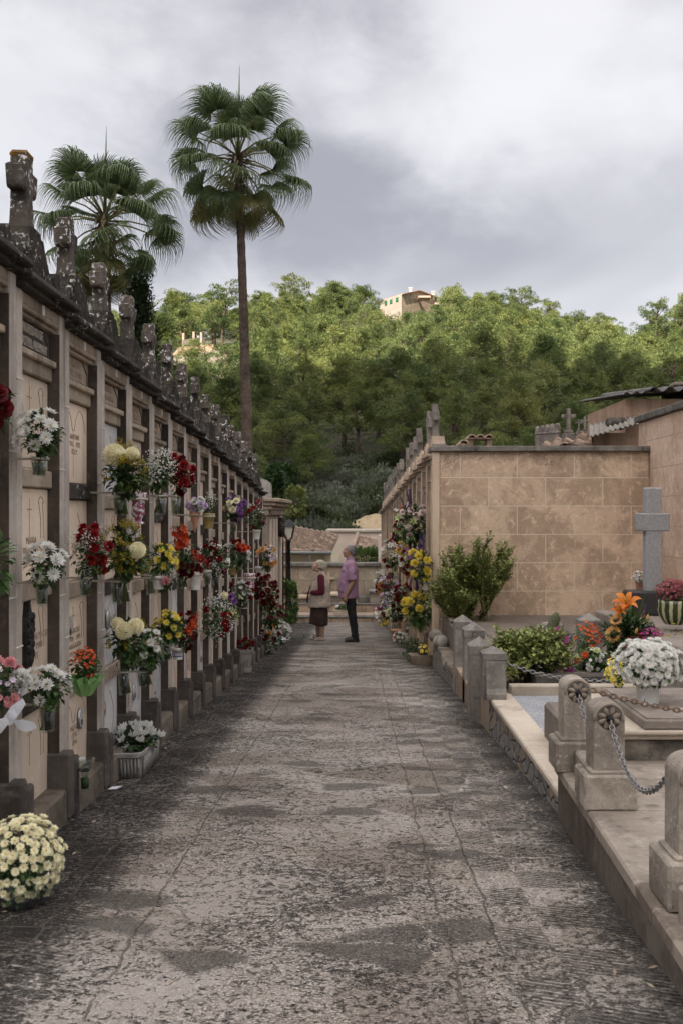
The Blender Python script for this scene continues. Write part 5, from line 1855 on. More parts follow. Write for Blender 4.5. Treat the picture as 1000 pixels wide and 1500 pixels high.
left('loose white chrysanthemum bouquet beside the three cream pompons', 218, 950, 22, 34, [('daisy', 'white', 8, 7, (.3, .55, .4))], ('glass', 209, 980, 1006, 8), X=1.18, leaves='mid', leafL=.45, leafW=.4)
left('golden yellow daisies in a slim glass', 238, 818, 25, 24, [('daisy', 'yellow', 15, 6.5)], ('glass', 221, 838, 871, 9), leaves='mid', leafL=.5)
left('pink carnation with gypsophila over a small white pot', 246, 850, 14, 14, [('carn', 'pink', 1, 9, (.0, -.1, .05)), ('gyp', 'white', 3, 10, (.5, .3, .3))], ('cup:whitepot', 233, 843, 863, 10, 'small white pot beside the slim glass of yellow daisies'), X=1.16, leaves='mid')
left('feathery gypsophila and greenery bunch', 232, 692, 26, 30, [('gyp', 'white', 16, 13, (.1, .6, .55))], ('glass', 236, 722, 754, 10), leaves='mid', ferns=3)
left('tall cluster of crimson roses in the top row', 263, 694, 21, 30, [('rose', 'red', 5, 10, (.5, .3, .4)), ('rose', 'darkred', 9, 8), ('gyp', 'white', 3, 9)], ('glass', 258, 722, 756, 8), X=1.17)
pot('urn', 'empty red and white painted vase with a narrow foot', 203, 722, 768, 13, depthL(203), 'L')
left('silvery white artificial blooms in a terracotta cone', 288, 740, 16, 11, [('rose', 'lilac', 7, 6), ('rose', 'white', 5, 6)], ('cone:terracotta', 286, 748, 780, 8, 'terracotta cone pot with silvery blooms'), leaves='grey', fill=60)
left('sprig of white buds in a ribbed ochre pot', 308, 738, 12, 16, [('gyp', 'white', 5, 8, (0, .8, .4))], ('cup:ochrepot', 306, 752, 774, 9, 'ribbed ochre pot of white buds'), fill=120)
left('orange and red gladiolus spikes', 272, 808, 20, 40, [('spike', 'redorange', 3, 32, (-.1, .3, .25, .5)), ('carn', 'darkred', 6, 8, (.3, -.3, .4)), ('rose', 'redorange', 4, 6)], ('glass', 264, 836, 863, 7), X=1.18)
left('scarlet poinsettia heads above a white pot', 289, 825, 17, 12, [('daisy', 'red', 6, 9)], ('cup:whitepot', 287, 837, 864, 8.5, 'white rimmed pot under the scarlet poinsettia'), X=1.17, fill=60)
left('broad yellow chrysanthemum head bunch in the third row', 247, 918, 23, 24, [('daisy', 'yellow', 16, 6.5, (0, .75, .5))], ('glass', 244, 940, 968, 9), leaves='mid', leafL=.45, leafW=.4)
left('dark red roses with upright gladiolus stems in the third row', 272, 924, 19, 30, [('rose', 'darkred', 8, 7), ('spike', 'redorange', 2, 26, (.3, .3, .3, .6)), ('rose', 'red', 3, 6)], None, X=1.17)
t = pot('cup:whitepot', 'white pot with blue painted band in the third row', 261, 948, 966, 9, depthL(261), 'L')
mb = MB(); r = 9 * depthL(261) / F; h = 18 * depthL(261) / F
mb.lathe([(r * .805, h * .25), (r * .83, h * .25), (r * .845, h * .33), (r * .82, h * .33)], 24); mb.lathe([(r * .875, h * .62), (r * .905, h * .62), (r * .915, h * .68), (r * .88, h * .68)], 24)
rng = random.Random(2)
for q in range(14):
    a = rng.uniform(0, 2 * PI); mb.ball((r * .865 * math.cos(a), r * .865 * math.sin(a), h * rng.uniform(.4, .55)), r * .09, 6, 4)
mb.build('blue_band', plain('cobalt_glaze', (.03, .06, .25), .3), t)
left('gypsophila mixed with scattered red roses', 316, 905, 25, 32, [('gyp', 'white', 18, 12), ('rose', 'red', 7, 6)], ('glass', 316, 922, 937, 7), X=1.15, leaves='mid')
left('lilac and white lily bunch in the third row', 337, 888, 16, 22, [('rose', 'purple', 6, 5.5), ('pompon', 'cream', 1, 6, (-.4, .7, .1)), ('lily', 'palegreen', 3, 6)], ('glass', 334, 906, 926, 6), X=1.13)
left('red and white spray bunch in the second row', 313, 818, 27, 24, [('carn', 'red', 14, 5.5), ('gyp', 'white', 8, 11), ('small', 'white', 8, 4)], ('glass', 316, 836, 853, 7), X=1.18)
pot('glass', 'clear glass vase left of the red and white spray bunch', 304, 834, 856, 7, depthL(304, 1.2), 'L', GV)
left('white daisies with small red blooms in the second row', 347, 812, 24, 22, [('daisy', 'white', 9, 5), ('carn', 'red', 7, 4.5), ('rose', 'redorange', 4, 5, (.4, .8, .3))], ('cup:ochrepot', 341, 824, 842, 8, 'ochre pot under the white daisies with small red blooms'), X=1.15)
left('violet lisianthus with white roses in the top row', 343, 744, 20, 20, [('rose', 'purple', 8, 5.5, (.1, .0, .5)), ('rose', 'cream', 5, 6, (0, .7, .6))], ('glass', 342, 764, 779, 6), X=1.15)
left('crimson rose and gypsophila bunch above a white cup', 374, 758, 18, 17, [('rose', 'red', 7, 4.5), ('gyp', 'white', 6, 8)], ('cup:whitepot', 376, 776, 790, 6, 'white cup below the crimson rose bunch'), X=1.14)
left('peach roses with lilac statice', 391, 816, 16, 20, [('rose', 'peach', 8, 5), ('small', 'lilac', 12, 3.5)], ('cup:whitepot', 381, 830, 844, 7, 'white pot half hidden under the peach roses'), X=1.1)
left('deep burgundy roses massed by the end chapel', 389, 866, 20, 28, [('rose', 'darkred', 24, 5.2)], X=1.08)
left('white daisies and red carnations over a black pot', 353, 868, 20, 18, [('daisy', 'white', 8, 4), ('carn', 'red', 7, 4.2), ('gyp', 'white', 4, 8)], ('cup:blackpot', 358, 888, 901, 5.5, 'small black pot on the wall'), X=1.13)
left('burgundy protea and anthurium bunch low by the chapel', 397, 897, 18, 20, [('carn', 'maroon', 7, 5), ('bud', 'redorange', 5, 8), ('rose', 'magenta', 3, 4)], X=1.05, leaves='mid', leafL=.5)
left('tiny burgundy bloom high beside the chapel cornice', 379, 738, 7, 7, [('rose', 'maroon', 3, 4)], X=1.14, fill=30)
pot('urn', 'orange and white patterned vase low on the wall beside burgundy roses', 366, 840, 872, 9, depthL(366, 1.14), 'L')

# things on the ground at the left
def ground_plant(name, label, cat, u, vb, rx, ry, vc, specs, d=None, **kw):
    d = d or GD(vb)
    return bouquet(name, label, cat, u, vc, d, rx, ry, specs, **kw)

b = ground_plant('chrysanthemum', 'big pale yellow chrysanthemum ball in clear wrap at the lower left', 'potted flower', 30, 1330, 58, 58, 1258, [('daisy', 'cream', 250, 7.4)], d=3.42, fill=620, leafL=.16, leafW=.12, seed=3, low=.75, zax=.4)
k = 3.42 / F
mb = MB(); mb.lathe([(.001, -.187), (.058, -.187), (.082, -.06), (.001, -.055)], 24); mb.build('pot', MAT['blackpot'], b)
mb = MB(); rng = random.Random(11); n = 30; vs = []; fs = []
for j in range(5):
    for q in range(n):
        a = 2 * PI * q / n; r = (.075 + (.03, .0, .012, .03, .06)[j]) * (1 + .1 * (1 + j * .4) * math.sin(q * 2.3 + j * 1.3) * rng.uniform(.5, 1)); vs.append((r * math.cos(a), r * math.sin(a), -.19 + j * .03 + (.03 * math.sin(q * 3.3) if j == 4 else 0)))
for j in range(4):
    for q in range(n): fs.append((j * n + q, j * n + (q + 1) % n, (j + 1) * n + (q + 1) % n, (j + 1) * n + q))
mb.add(vs, fs); 
for q in range(9):
    a = rng.uniform(-2.2, .6); p = Vector((.09 * math.cos(a), .09 * math.sin(a), -.185)); e = p + Vector((math.cos(a) * .09, math.sin(a) * .09, rng.uniform(0, .05))); s = Vector((-math.sin(a), math.cos(a), .3)) * .035
    mb.add([p - s, p + s, e + s * 1.3, e - s], [(0, 1, 2, 3)])
mb.build('clear_wrap', MAT['cello'], b)

d = GD(1128); b = bouquet('cyclamen', 'white cyclamen with dark round leaves in the long concrete planter', 'potted flower', 200, 1082, d, 33, 20, [('cyc', 'white', 26, 9, (.05, .8, .45))], leaves='dark', out=None, seed=8, fill=150, leafL=.26, leafW=.42)
t = thing('concrete_planter', 'long weathered concrete planter of white cyclamen at the foot of the left wall', 'planter', (P(198, 0, d).x, d, gz(d)), 0)
k = d / F
mb = MB(); hw = 25 * k; hh = 40 * k; dp = .27
vs = []; n = 28
def rr(s, z):
    out = []
    for q in range(n):
        a = 2 * PI * q / n + PI / n; cx, sx = math.cos(a), math.sin(a); e = .34
        out.append((math.copysign(abs(cx) ** e, cx) * hw * s, math.copysign(abs(sx) ** e, sx) * dp * s, z))
    return out
rings = [rr(.86, .012), rr(.9, .03), rr(.97, hh * .86), rr(1.04, hh * .87), rr(1.04, hh), rr(.93, hh), rr(.9, hh * .8)]
for r_ in rings: vs += r_
fs = [tuple(range(n))[::-1], tuple(range(6 * n, 7 * n))]
for j in range(6):
    for q in range(n): fs.append((j * n + q, j * n + (q + 1) % n, (j + 1) * n + (q + 1) % n, (j + 1) * n + q))
mb.add(vs, fs)
for q in range(9): mb.tube([(hw * (-.75 + q * .19), -dp * .925, hh * .12), (hw * (-.78 + q * .195), -dp * .985, hh * .82)], .007, 5)
for q in range(13): mb.tube([(hw * .935, dp * (-.75 + q * .125), hh * .12), (hw * .99, dp * (-.75 + q * .125), hh * .82)], .007, 5)
mb.build('trough', MAT['stonepot'], t)
mb = MB(); mb.box(-hw * .8, hw * .8, -dp * .75, -dp * .5, 0, .0115, .002); mb.box(-hw * .8, hw * .8, dp * .5, dp * .75, 0, .0115, .002); mb.build('foot', MAT['stonepot'], t)

d = GD(984); b = bouquet('potted_flowers', 'deep red small-flowered plant in the square grey planter', 'potted flower', 357, 944, d, 14, 9, [('carn', 'red', 16, 4)], leaves='dark', seed=12, fill=70)
t = thing('square_planter', 'square cast stone planter with ribbed sides standing in the lane at left', 'planter', (P(357, 0, d).x, d, gz(d)), .1)
k = d / F; mb = MB(); a = 14.5 * k; h = 34 * k
def sq(s, z): return [(-a * s, -a * s, z), (a * s, -a * s, z), (a * s, a * s, z), (-a * s, a * s, z)]
vs = []
for s, z in ((.82, 0), (.84, h * .17), (.78, h * .19), (.92, h * .84), (1.0, h * .86), (1.02, h), (.86, h), (.84, h * .8)): vs += sq(s, z)
fs = [(3, 2, 1, 0), (28, 29, 30, 31)]
for j in range(7):
    for q in range(4): fs.append((j * 4 + q, j * 4 + (q + 1) % 4, (j + 1) * 4 + (q + 1) % 4, (j + 1) * 4 + q))
mb.add(vs, fs)
for q in range(4):
    x = a * (-.52 + q * .35)
    mb.box(x - .012, x + .012, -a * .88, -a * .8, h * .26, h * .78, .004)
mb.build('pot_body', MAT['stonepot'], t)
ground_plant('bouquet', 'mixed red, peach and white arrangement lying behind the square planter', 'bouquet', 382, 958, 27, 24, 936, [('rose', 'darkred', 9, 5), ('rose', 'peach', 6, 5, (.5, .5, .4)), ('gyp', 'white', 6, 9), ('carn', 'red', 6, 4.5)], seed=14, leaves='grey')
ground_plant('chrysanthemum', 'creamy white chrysanthemum dome on the ground before the chapel', 'potted flower', 402, 945, 23, 19, 926, [('daisy', 'white', 70, 3.6)], seed=15, fill=120, leafL=.2, low=.5)
# cut stems dropped in the lane
t = thing('cut_flowers', 'cut flower stems with white paper dropped on the paving by the woman', 'cut flowers', (P(436, 0, GD(938)).x, GD(938), gz(GD(938)) + .01))
mb = MB(); rng = random.Random(4)
for q in range(70):
    p = Vector((rng.uniform(-.35, .4), rng.uniform(-.1, .35), rng.uniform(.01, .05)))
    petal(mb, p, Vector((rng.uniform(-1, 1), rng.uniform(-.6, .6), rng.uniform(-.05, .3))), Vector((0, 0, 1)), rng.uniform(.06, .14), .025, -.1)
mb.build('leaves', MAT['leafdark'], t)
mb = MB()
for q in range(9):
    x = rng.uniform(-.35, .2); mb.tube([(x, rng.uniform(-.1, .2), .015), (x + rng.uniform(.2, .4), rng.uniform(-.1, .2), .02)], .004, 4)
mb.build('stems', MAT['stem'], t)
mb = MB(); mb.add([(-.35, -.08, .0), (-.2, -.12, .005), (-.12, -.02, .05), (-.3, .02, .06)], [(0, 1, 2, 3)]); mb.build('paper', MAT['paper'], t)
blossoms(t, 'rose', 'darkred', [(Vector((-.17, -.05, .04)), Vector((0, -.5, 1)), .045), (Vector((-.23, .0, .04)), Vector((-.5, -.5, .7)), .04)], 2)
# empty scalloped glass bowl on its bracket
d = depthL(124, 1.27); k = d / F
t = thing('glass_bowl', 'empty scalloped glass bowl on a low iron bracket', 'glass bowl', tuple(P(125, 1158, d)))
n = 32; vs = []; fs = []
prof = [(.4, 0), (.42, .02), (.3, .3), (.42, .55), (.8, .8), (1.0, 1.0), (.94, 1.0), (.74, .8), (.36, .56), (.24, .32)]
for r, z in prof:
    for q in range(n):
        a = 2 * PI * q / n; s = 1 + (.06 * math.sin(8 * a) if z > .75 else 0); vs.append((r * s * 14 * k * math.cos(a), r * s * 14 * k * math.sin(a), z * 47 * k))
for j in range(len(prof) - 1):
    for q in range(n): fs.append((j * n + q, j * n + (q + 1) % n, (j + 1) * n + (q + 1) % n, (j + 1) * n + q))
fs.append(tuple(range(n)))
mb = MB(); mb.add(vs, fs, 0, True); mb.build('bowl', MAT['glass'], t)
mb = MB(); mb.lathe([(.001, .012), (8 * k * .7, .012), (8 * k * .8, 18 * k), (.001, 18 * k)], 16); mb.build('dregs', MAT['leafdark'], t)
mb = MB(); mb.tube([(-.12, 0, 30 * k), (-.05, 0, 30 * k)] + [(6 * k * math.cos(a), 6 * k * math.sin(a), 30 * k) for a in [PI + 2 * PI * i / 16 for i in range(17)]], .004, 6); mb.build('bracket', MAT['iron'], t)
mb = MB(); mb.add([(-.03, -.02, 0), (.02, -.03, .004), (.05, .01, .012), (-.01, .015, .006)], [(0, 1, 2, 3)])
o = mb.build('paper_scrap', MAT['paper'], None, tuple(Vector((P(167, 0, GD(1157)).x, GD(1157), gz(GD(1157)) + .008)))); tag(o, 'scrap of white paper lying on the paving below the glass bowl', 'litter')


# right row
def right(label, u, v, rx, ry, specs, vase=None, off=.14, **kw):
    d = depthR(u, off)
    b = bouquet('bouquet', label, 'bouquet', u, v, d, rx, ry, specs, out='R', group=GR, seed=int(u * 5 + v), **kw)
    if vase:
        pot(vase[0], vase[5], vase[1], vase[2], vase[3], vase[4], d, 'R', GP)
    return b
right('large pale pink and white rose bouquet on the right row', 606, 765, 24, 30, [('rose', 'palepink', 13, 6.5), ('lily', 'palegreen', 5, 7, (-.3, -.5, .5)), ('liatris', 'violet', 4, 24, (-.1, 1.0, .25))], ('cup:beigepot', 622, 776, 798, 9, 'pale clay pot under the large pale pink bouquet'), leaves='mid', leafL=.4, fill=220)
right('bright yellow chrysanthemums with violet spikes, middle row', 617, 828, 17, 26, [('carn', 'yellow', 8, 7.5, (-.3, .15, .5)), ('liatris', 'violet', 3, 22, (.1, .9, .3))], ('cup:beigepot', 623, 850, 864, 8, 'pale clay pot under the middle yellow chrysanthemums'), fill=200)
right('yellow lilies with violet spikes above a beige pot, bottom row', 614, 890, 21, 26, [('carn', 'yellow', 8, 8, (-.2, .4, .5)), ('lily', 'palegreen', 4, 8, (.5, .3, .3)), ('liatris', 'violet', 6, 24, (-.1, .9, .4))], ('cup:beigepot', 627, 905, 927, 10, 'beige pot under the yellow lilies'), leaves='lime', leafL=.5, fill=220)
right('lilac statice with small red roses', 600, 822, 15, 20, [('small', 'purple', 26, 3.2, (.4, .6, .45)), ('carn', 'red', 6, 4, (-.6, -.1, .4)), ('rose', 'cream', 3, 4, (-.8, -.1, .3))], ('cone:terracotta', 596, 833, 850, 7, 'terracotta cone pot with lilac statice'), leaves='mid')
right('red and cream bunch above a terracotta pot', 586, 778, 13, 16, [('carn', 'red', 8, 4.2, (-.5, .3, .5)), ('rose', 'cream', 4, 4.5, (.3, -.3, .5))], ('cone:terracotta', 597, 790, 806, 6.5, 'terracotta cone pot under the red and cream bunch'), leaves='mid')
right('small orange and white blooms in a white tube', 584, 750, 7, 8, [('carn', 'orange', 3, 3.6), ('small', 'white', 3, 3)], ('cup:whitepot', 586, 757, 768, 4.5, 'white tube vase with orange blooms'), fill=50)
right('long white and pink lily spray with red centre', 574, 812, 15, 26, [('lily', 'white', 9, 5.5), ('carn', 'red', 5, 4), ('lily', 'palepink', 4, 5, (.2, .8, .3))], leaves='mid')
right('small yellow and orange blooms in a white tube', 588, 806, 7, 11, [('carn', 'yellow', 5, 3.8), ('carn', 'orange', 2, 3.5)], ('cup:whitepot', 587, 813, 830, 5, 'white tube vase with yellow blooms'), fill=60)
right('white and green roses at the far end of the right row', 557, 852, 9, 17, [('rose', 'white', 8, 3.2), ('small', 'lilac', 6, 2.6), ('carn', 'darkred', 4, 3)], leaves='mid')
right('amber chrysanthemum sprays at the far end of the right row', 562, 862, 8, 14, [('carn', 'orange', 9, 3.4), ('carn', 'gold', 6, 3.2)], off=.2)
right('pink lilies with dark burgundy roses', 573, 856, 14, 16, [('rose', 'maroon', 8, 4), ('lily', 'lilac', 6, 5), ('bud', 'palegreen', 3, 7)])
right('silvery lilac chrysanthemums low on the right row', 571, 880, 14, 15, [('daisy', 'lilac', 12, 4), ('gyp', 'white', 5, 8)], leaves='grey', off=.2)
right('scarlet gladiolus and roses on the right row', 590, 868, 13, 12, [('carn', 'red', 10, 4.6), ('liatris', 'violet', 2, 16, (.6, .7, .2))])
right('white gypsophila with dark red carnations', 583, 893, 15, 14, [('gyp', 'white', 8, 8), ('carn', 'darkred', 6, 4), ('carn', 'red', 3, 4)], off=.18)
right('burgundy and lilac bunch low on the right row', 566, 893, 9, 14, [('rose', 'darkred', 6, 3.4), ('small', 'lilac', 6, 3)], off=.2)
# pots standing in front of the right row
def rpot(lab, u, vb, vt, rpx, mat, kind='cup'):
    return pot(kind + ':' + mat, lab, u, vt, vb, rpx, GD(vb), None, 'pots standing along the right row')
def rg(name, lab, u, v, rx, ry, vb, specs, **kw):
    return bouquet(name, lab, 'potted flower', u, v, GD(vb), rx, ry, specs, **kw)
rg('chrysanthemum', 'cream and yellow chrysanthemum dome in a tall terracotta pot', 578, 898, 15, 12, 938, [('daisy', 'cream', 40, 3)], seed=31, fill=90)
rpot('tall terracotta box pot under the cream chrysanthemum dome', 592, 938, 909, 10, 'terracotta')
rg('potted_flowers', 'white blooms topped with purple at the far end of the right row', 557, 900, 9, 11, 922, [('small', 'white', 12, 3.2), ('carn', 'magenta', 4, 3.2, (-.3, .8, .3))], seed=32, fill=60)
rg('potted_flowers', 'low golden marigolds at the far end of the right row', 566, 912, 9, 5, 922, [('carn', 'yellow', 14, 3)], seed=33, fill=50)
rg('potted_grass', 'wispy green plant in a dark square pot', 581, 922, 10, 8, 938, [], seed=34, fill=140, leaves='lime', leafL=.5, leafW=.08)
rpot('dark square pot of the wispy green plant', 580, 940, 922, 8, 'terracotta')
rg('potted_flowers', 'low white daisies leaning against the trimmed green bush', 586, 934, 11, 8, 948, [('daisy', 'white', 22, 3)], seed=35, fill=70)
rg('potted_flowers', 'small white blooms standing behind the trimmed green bush', 603, 921, 9, 8, 945, [('daisy', 'white', 10, 3.2, (0, .7, .4))], seed=36, fill=90)
rg('green_bush', 'rounded fine-leaved green bush at the foot of the right row', 607, 950, 23, 21, 968, [], seed=37, fill=900, leaves='mid', leafL=.12, leafW=.1)
rg('potted_flowers', 'yellow pansies in the stone trough', 620, 952, 9, 7, 972, [('small', 'yellow', 9, 3.4, (0, .5, .5))], seed=38, fill=60)
d = GD(973); k = d / F
t = thing('stone_trough', 'flared sandstone trough at the corner of the right row', 'planter', (P(616, 0, d).x, d, gz(d)), .12, 'pots standing along the right row')
mb = MB(); vs = []
for a, b2, z in ((12.5, 10, 0), (17, 14, 15), (14.5, 11.5, 15), (13, 10, 11)): vs += [(-a * k, -b2 * k, z * k), (a * k, -b2 * k, z * k), (a * k, b2 * k, z * k), (-a * k, b2 * k, z * k)]
fs = [(3, 2, 1, 0), (12, 13, 14, 15)]
for j in range(3):
    for q in range(4): fs.append((j * 4 + q, j * 4 + (q + 1) % 4, (j + 1) * 4 + (q + 1) % 4, (j + 1) * 4 + q))
mb.add(vs, fs); mb.build('trough', MAT['troughpot'], t)
mb = MB(); rng = random.Random(3)
for q in range(9): mb.ball((rng.uniform(-.05, .05), rng.uniform(-.03, .03), .05 + q * .022), (.055 - q * .003, .045, .03), 8, 6)
o = mb.build('rough_rock', MAT['salmondk'], None, tuple(P(622, 935, 13.2))); tag(o, 'upright rough pinkish rock behind the stone trough', 'rock')

# tomb garden flowers
t = bouquet('flower_arrangement', 'tall arrangement of orange lilies, sunflowers and palm leaves on the tomb', 'flower arrangement', 918, 930, 8.2, 34, 40, [('sun', 'peach', 1, 13, (-.7, .1, .03)), ('sun', 'peach', 1, 12, (-.75, .75, .03)), ('lily', 'orange', 1, 20, (-.15, 1.0, .02, 1.25)), ('lily', 'orange', 1, 14, (-.42, .86, .02, 1.15)), ('bud', 'peach', 3, 12, (.2, .6, .3)), ('liatris', 'violet', 1, 22, (.1, 1.0, .03, 1.45)), ('liatris', 'violet', 2, 20, (.45, .8, .1, 1.1))], leaves='dark', seed=51, fill=420, leafL=.5, leafW=.22, ferns=9)
mb = MB(); k = 8.2 / F
for (x, z, ln, tx) in ((22, 20, 70, .35), (30, 5, 60, .8), (10, 30, 60, -.1)):
    p = Vector((x * .3 * k, 0, 0)); e = Vector((x * k * 1.3, .03, (z + ln * .6) * k)); s = Vector((.02, .02, 0))
    m_ = (p + e) / 2; mb.add([p, m_ + s, e, m_ - s], [(0, 1, 2, 3)])
for q in range(26):
    t0 = q / 26; p = Vector((.06 + .1 * t0, .02, .0 + .17 * t0)); frx = Vector((.6, -.1, .5 - t0 * .9)); petal(mb, p, frx, Vector((0, 0, 1)), .2 * (1 - t0 * .4), .012, -.4)
mb.build('palm_leaf', MAT['leafmid'], t)
blossoms(t, 'anth', 'redorange', [(Vector((.06, -.12, -.07)), Vector((.2, -1, .25)), .12)], 20)
mb = MB(); 
for sx in (-1, 1):
    c = Vector((-.28 * (sx < 0) - .05, -.1, -.15)); petal(mb, c, Vector((-.6 if sx < 0 else .5, -.5, -.1)), Vector((0, -.3, 1)), .2, .13, -.3)
mb.build('broad_leaf', MAT['leafdark'], t)
bouquet('potted_flowers', 'red kalanchoe with small green leaves in front of the capped post', 'potted flower', 858, 936, 8.3, 24, 25, [('small', 'redorange', 45, 3.2, (.35, .55, .4))], leaves='lime', seed=52, fill=330, leafL=.2, leafW=.16)
bouquet('bouquet', 'low white bouquet dotted with orange gerberas on the dark tomb frame', 'bouquet', 868, 972, 7.95, 30, 19, [('daisy', 'redorange', 5, 7), ('carn', 'white', 8, 6), ('small', 'white', 16, 3.6), ('lily', 'palegreen', 4, 7, (.3, .8, .4))], leaves='mid', seed=53, fill=220)
bouquet('chrysanthemum', 'bright yellow chrysanthemums peeping out behind the white dome', 'potted flower', 903, 985, 5.45, 16, 20, [('small', 'yellow', 60, 4)], leaves='dark', seed=54, fill=120)
t = bouquet('chrysanthemum', 'big white chrysanthemum dome in a white plastic pot on the slab', 'potted flower', 948, 972, 4.95, 49, 33, [('daisy', 'white', 210, 6.4, (0, .62, .62))], leaves='dark', seed=55, fill=700, leafL=.15, leafW=.12, low=.1, zax=1.6)
k = 4.95 / F; mb = MB()
zt, zb = (972 - 1005) * k, (972 - 1034.5) * k
mb.lathe([(.001, zb), (14.5 * k, zb), (15 * k, zb + .004), (16.8 * k, zt), (17.2 * k, zt), (17.4 * k, zt + .006), (15 * k, zt + .006), (.001, zt)], 32); mb.build('pot', MAT['whitepot'], t)
mb = MB(); a0 = -2.35
vs = [(15.75 * k * 1.03 * math.cos(a), 15.75 * k * 1.03 * math.sin(a), z) for z in (zb + .028, zb + .055) for a in [a0 + i * .06 for i in range(6)]]
mb.add(vs, [(i, i + 1, i + 7, i + 6) for i in range(5)], 0)
vs = [(15.75 * k * 1.045 * math.cos(a), 15.75 * k * 1.045 * math.sin(a), z) for z in (zb + .033, zb + .048) for a in [a0 + .18 + i * .03 for i in range(3)]]
mb.add(vs, [(0, 1, 4, 3), (1, 2, 5, 4)], 1); mb.build('price_label', [MAT['paper'], MAT['blackpot']], t)
t = bouquet('chrysanthemum', 'dusky pink chrysanthemum in the green striped ceramic pot', 'potted flower', 985, 866, 9.0, 25, 16, [('small', 'maroon', 170, 3.2, (0, .6, .6))], leaves='dark', seed=56, fill=220, leafL=.2)
p = pot('cup:ochrepot', 'green and cream striped glazed pot on the dark tomb slab', 987, 879, 914, 23, 9.0, None, None, 'glazed_pot', 'flower pot')
m, nt, bs = nmat('striped_glaze')
g = nd(nt, 'ShaderNodeTexCoord'); sp_ = nd(nt, 'ShaderNodeSeparateXYZ', {0: g.outputs['Object']})
ang = mth(nt, 'ARCTAN2', sp_.outputs['Y'], sp_.outputs['X']); st = mth(nt, 'SINE', mth(nt, 'ADD', mth(nt, 'MULTIPLY', ang, 12), mth(nt, 'MULTIPLY', noise(nt, g.outputs['Object'], 12, 2), 3)))
nt.links.new(mixc(nt, ramp(nt, st, .1, .5), (.035, .05, .02), (.42, .4, .24)), bs.inputs['Base Color']); bs.inputs['Roughness'].default_value = .2
for c_ in p.children:
    if c_.name.startswith('pot_body'):
        mb = MB(); k = 9.0 / F; r = 23 * k; h = 35 * k
        mb.lathe([(.001, 0), (r * .6, 0), (r * .85, h * .2), (r * 1.05, h * .55), (r * 1.0, h * .85), (r * 1.02, h), (r * .9, h), (.001, h * .9)], 32)
        c_.data = mb.mesh('pot_body', m)
bouquet('chrysanthemum', 'dark magenta chrysanthemums beside the orange anthurium', 'potted flower', 954, 934, 8.0, 18, 14, [('small', 'magenta', 60, 3)], leaves='dark', seed=57, fill=120)
bouquet('potted_flowers', 'small white flower head beside the granite cross', 'potted flower', 935, 845, 10.9, 9, 8, [('small', 'white', 22, 3)], leaves='dark', seed=58, fill=60)
pot('cup:terracotta', 'small terracotta pot beside the granite cross', 936, 852, 864, 6, 10.9)
bouquet('potted_plant', 'sparse green plant with yellow tips at the right edge', 'plant', 985, 938, 7.6, 18, 26, [('small', 'gold', 6, 3)], leaves='lime', seed=59, fill=70, leafL=.22, leafW=.14)
t = thing('magenta_flowers', 'magenta bougainvillea-like bracts fallen behind the jade bush', 'flowers', tuple(P(805, 965, 7.9)))
mb = MB(); rng = random.Random(4); k = 7.9 / F
for q in range(26):
    x, z = rng.choice(((-40, -25), (-30, -28), (12, 35), (15, 5), (18, -12), (20, -18))); p = Vector(((x + rng.uniform(-9, 9)) * k, rng.uniform(-.03, .03), (z + rng.uniform(-8, 8)) * k))
    petal(mb, p, Vector((rng.uniform(-1, 1), -.5, rng.uniform(-.6, .8))), Vector((0, -1, .4)), .075, .075, .2)
mb.build('bracts', leafmat('magenta_bracts', (.22, .03, .13), (.36, .08, .24), .3), t)
t = thing('cactus', 'short dark leaning cactus stump against the block wall', 'cactus', tuple(P(808, 930, 9.6)))
mb = MB(); k = 9.6 / F; mb.tube([(-8 * k, 0, -20 * k), (-2 * k, 0, 4 * k), (5 * k, 0, 26 * k), (7 * k, 0, 33 * k)], [.04, .055, .05, .015], 12); mb.build('stem', plain('cactus_skin', (.07, .075, .035), .8, var=.5, scale=60, bmp=.8), t)


def succulent_bush(name, label, u, v, d, rx, ry, nstem, seed, trunk, upright):
    rng = random.Random(seed); k = d / F
    c = P(u, v + ry, d)
    t = thing(name, label, 'shrub', tuple(c))
    tr = MB(); lf = MB(); ht = 2 * ry * k; W = rx * k
    def twig(p, dr, l, r, lev):
        q = p + dr * l
        tr.tube([p, (p + q) / 2 + Vector((rng.uniform(-.1, .1), rng.uniform(-.1, .1), 0)) * l * .4, q], [r, r * .85, r * .65], 5)
        if lev <= 2:
            for m in range(int(l / .010)):
                w = p.lerp(q, m * .010 / l) + Vector((rng.gauss(0, .016), rng.gauss(0, .016), rng.gauss(0, .016)))
                for _ in range(2):
                    petal(lf, w, Vector((rng.uniform(-1, 1), rng.uniform(-1, 1), rng.uniform(-.3, 1))), Vector((0, 0, 1)), rng.uniform(.024, .042), .026, .1)
        if lev > 0:
            for _ in range(rng.choice((3, 3, 4))):
                e = (dr * upright + Vector((rng.uniform(-1, 1), rng.uniform(-1, 1), rng.uniform(-.25, .8)))).normalized()
                twig(p.lerp(q, rng.uniform(.5, 1)), e, l * rng.uniform(.6, .8), r * .62, lev - 1)
    for s in range(nstem):
        x = rng.uniform(-1, 1)
        twig(Vector((x * W * trunk, rng.uniform(-.1, .1), 0)), Vector((x * (.25 if upright > 2 else .75), rng.uniform(-.3, .3), 1)).normalized(), ht * (rng.uniform(.3, .52) if upright > 2 else rng.uniform(.3, .42)), ht * (.012 if upright > 2 else .022), 3)
    tr.build('branches', MAT['bark'], t); lf.build('leaves', MAT['jade'], t)
succulent_bush('jade_shrub', 'tall open jade shrub against the block wall at the corner planter', 686, 880, 12.4, 42, 68, 15, 4, .55, 2.3)
succulent_bush('jade_bush', 'rounded yellow-green jade bush inside the tomb terrace', 766, 953, 7.75, 72, 54, 17, 9, .3, .45)


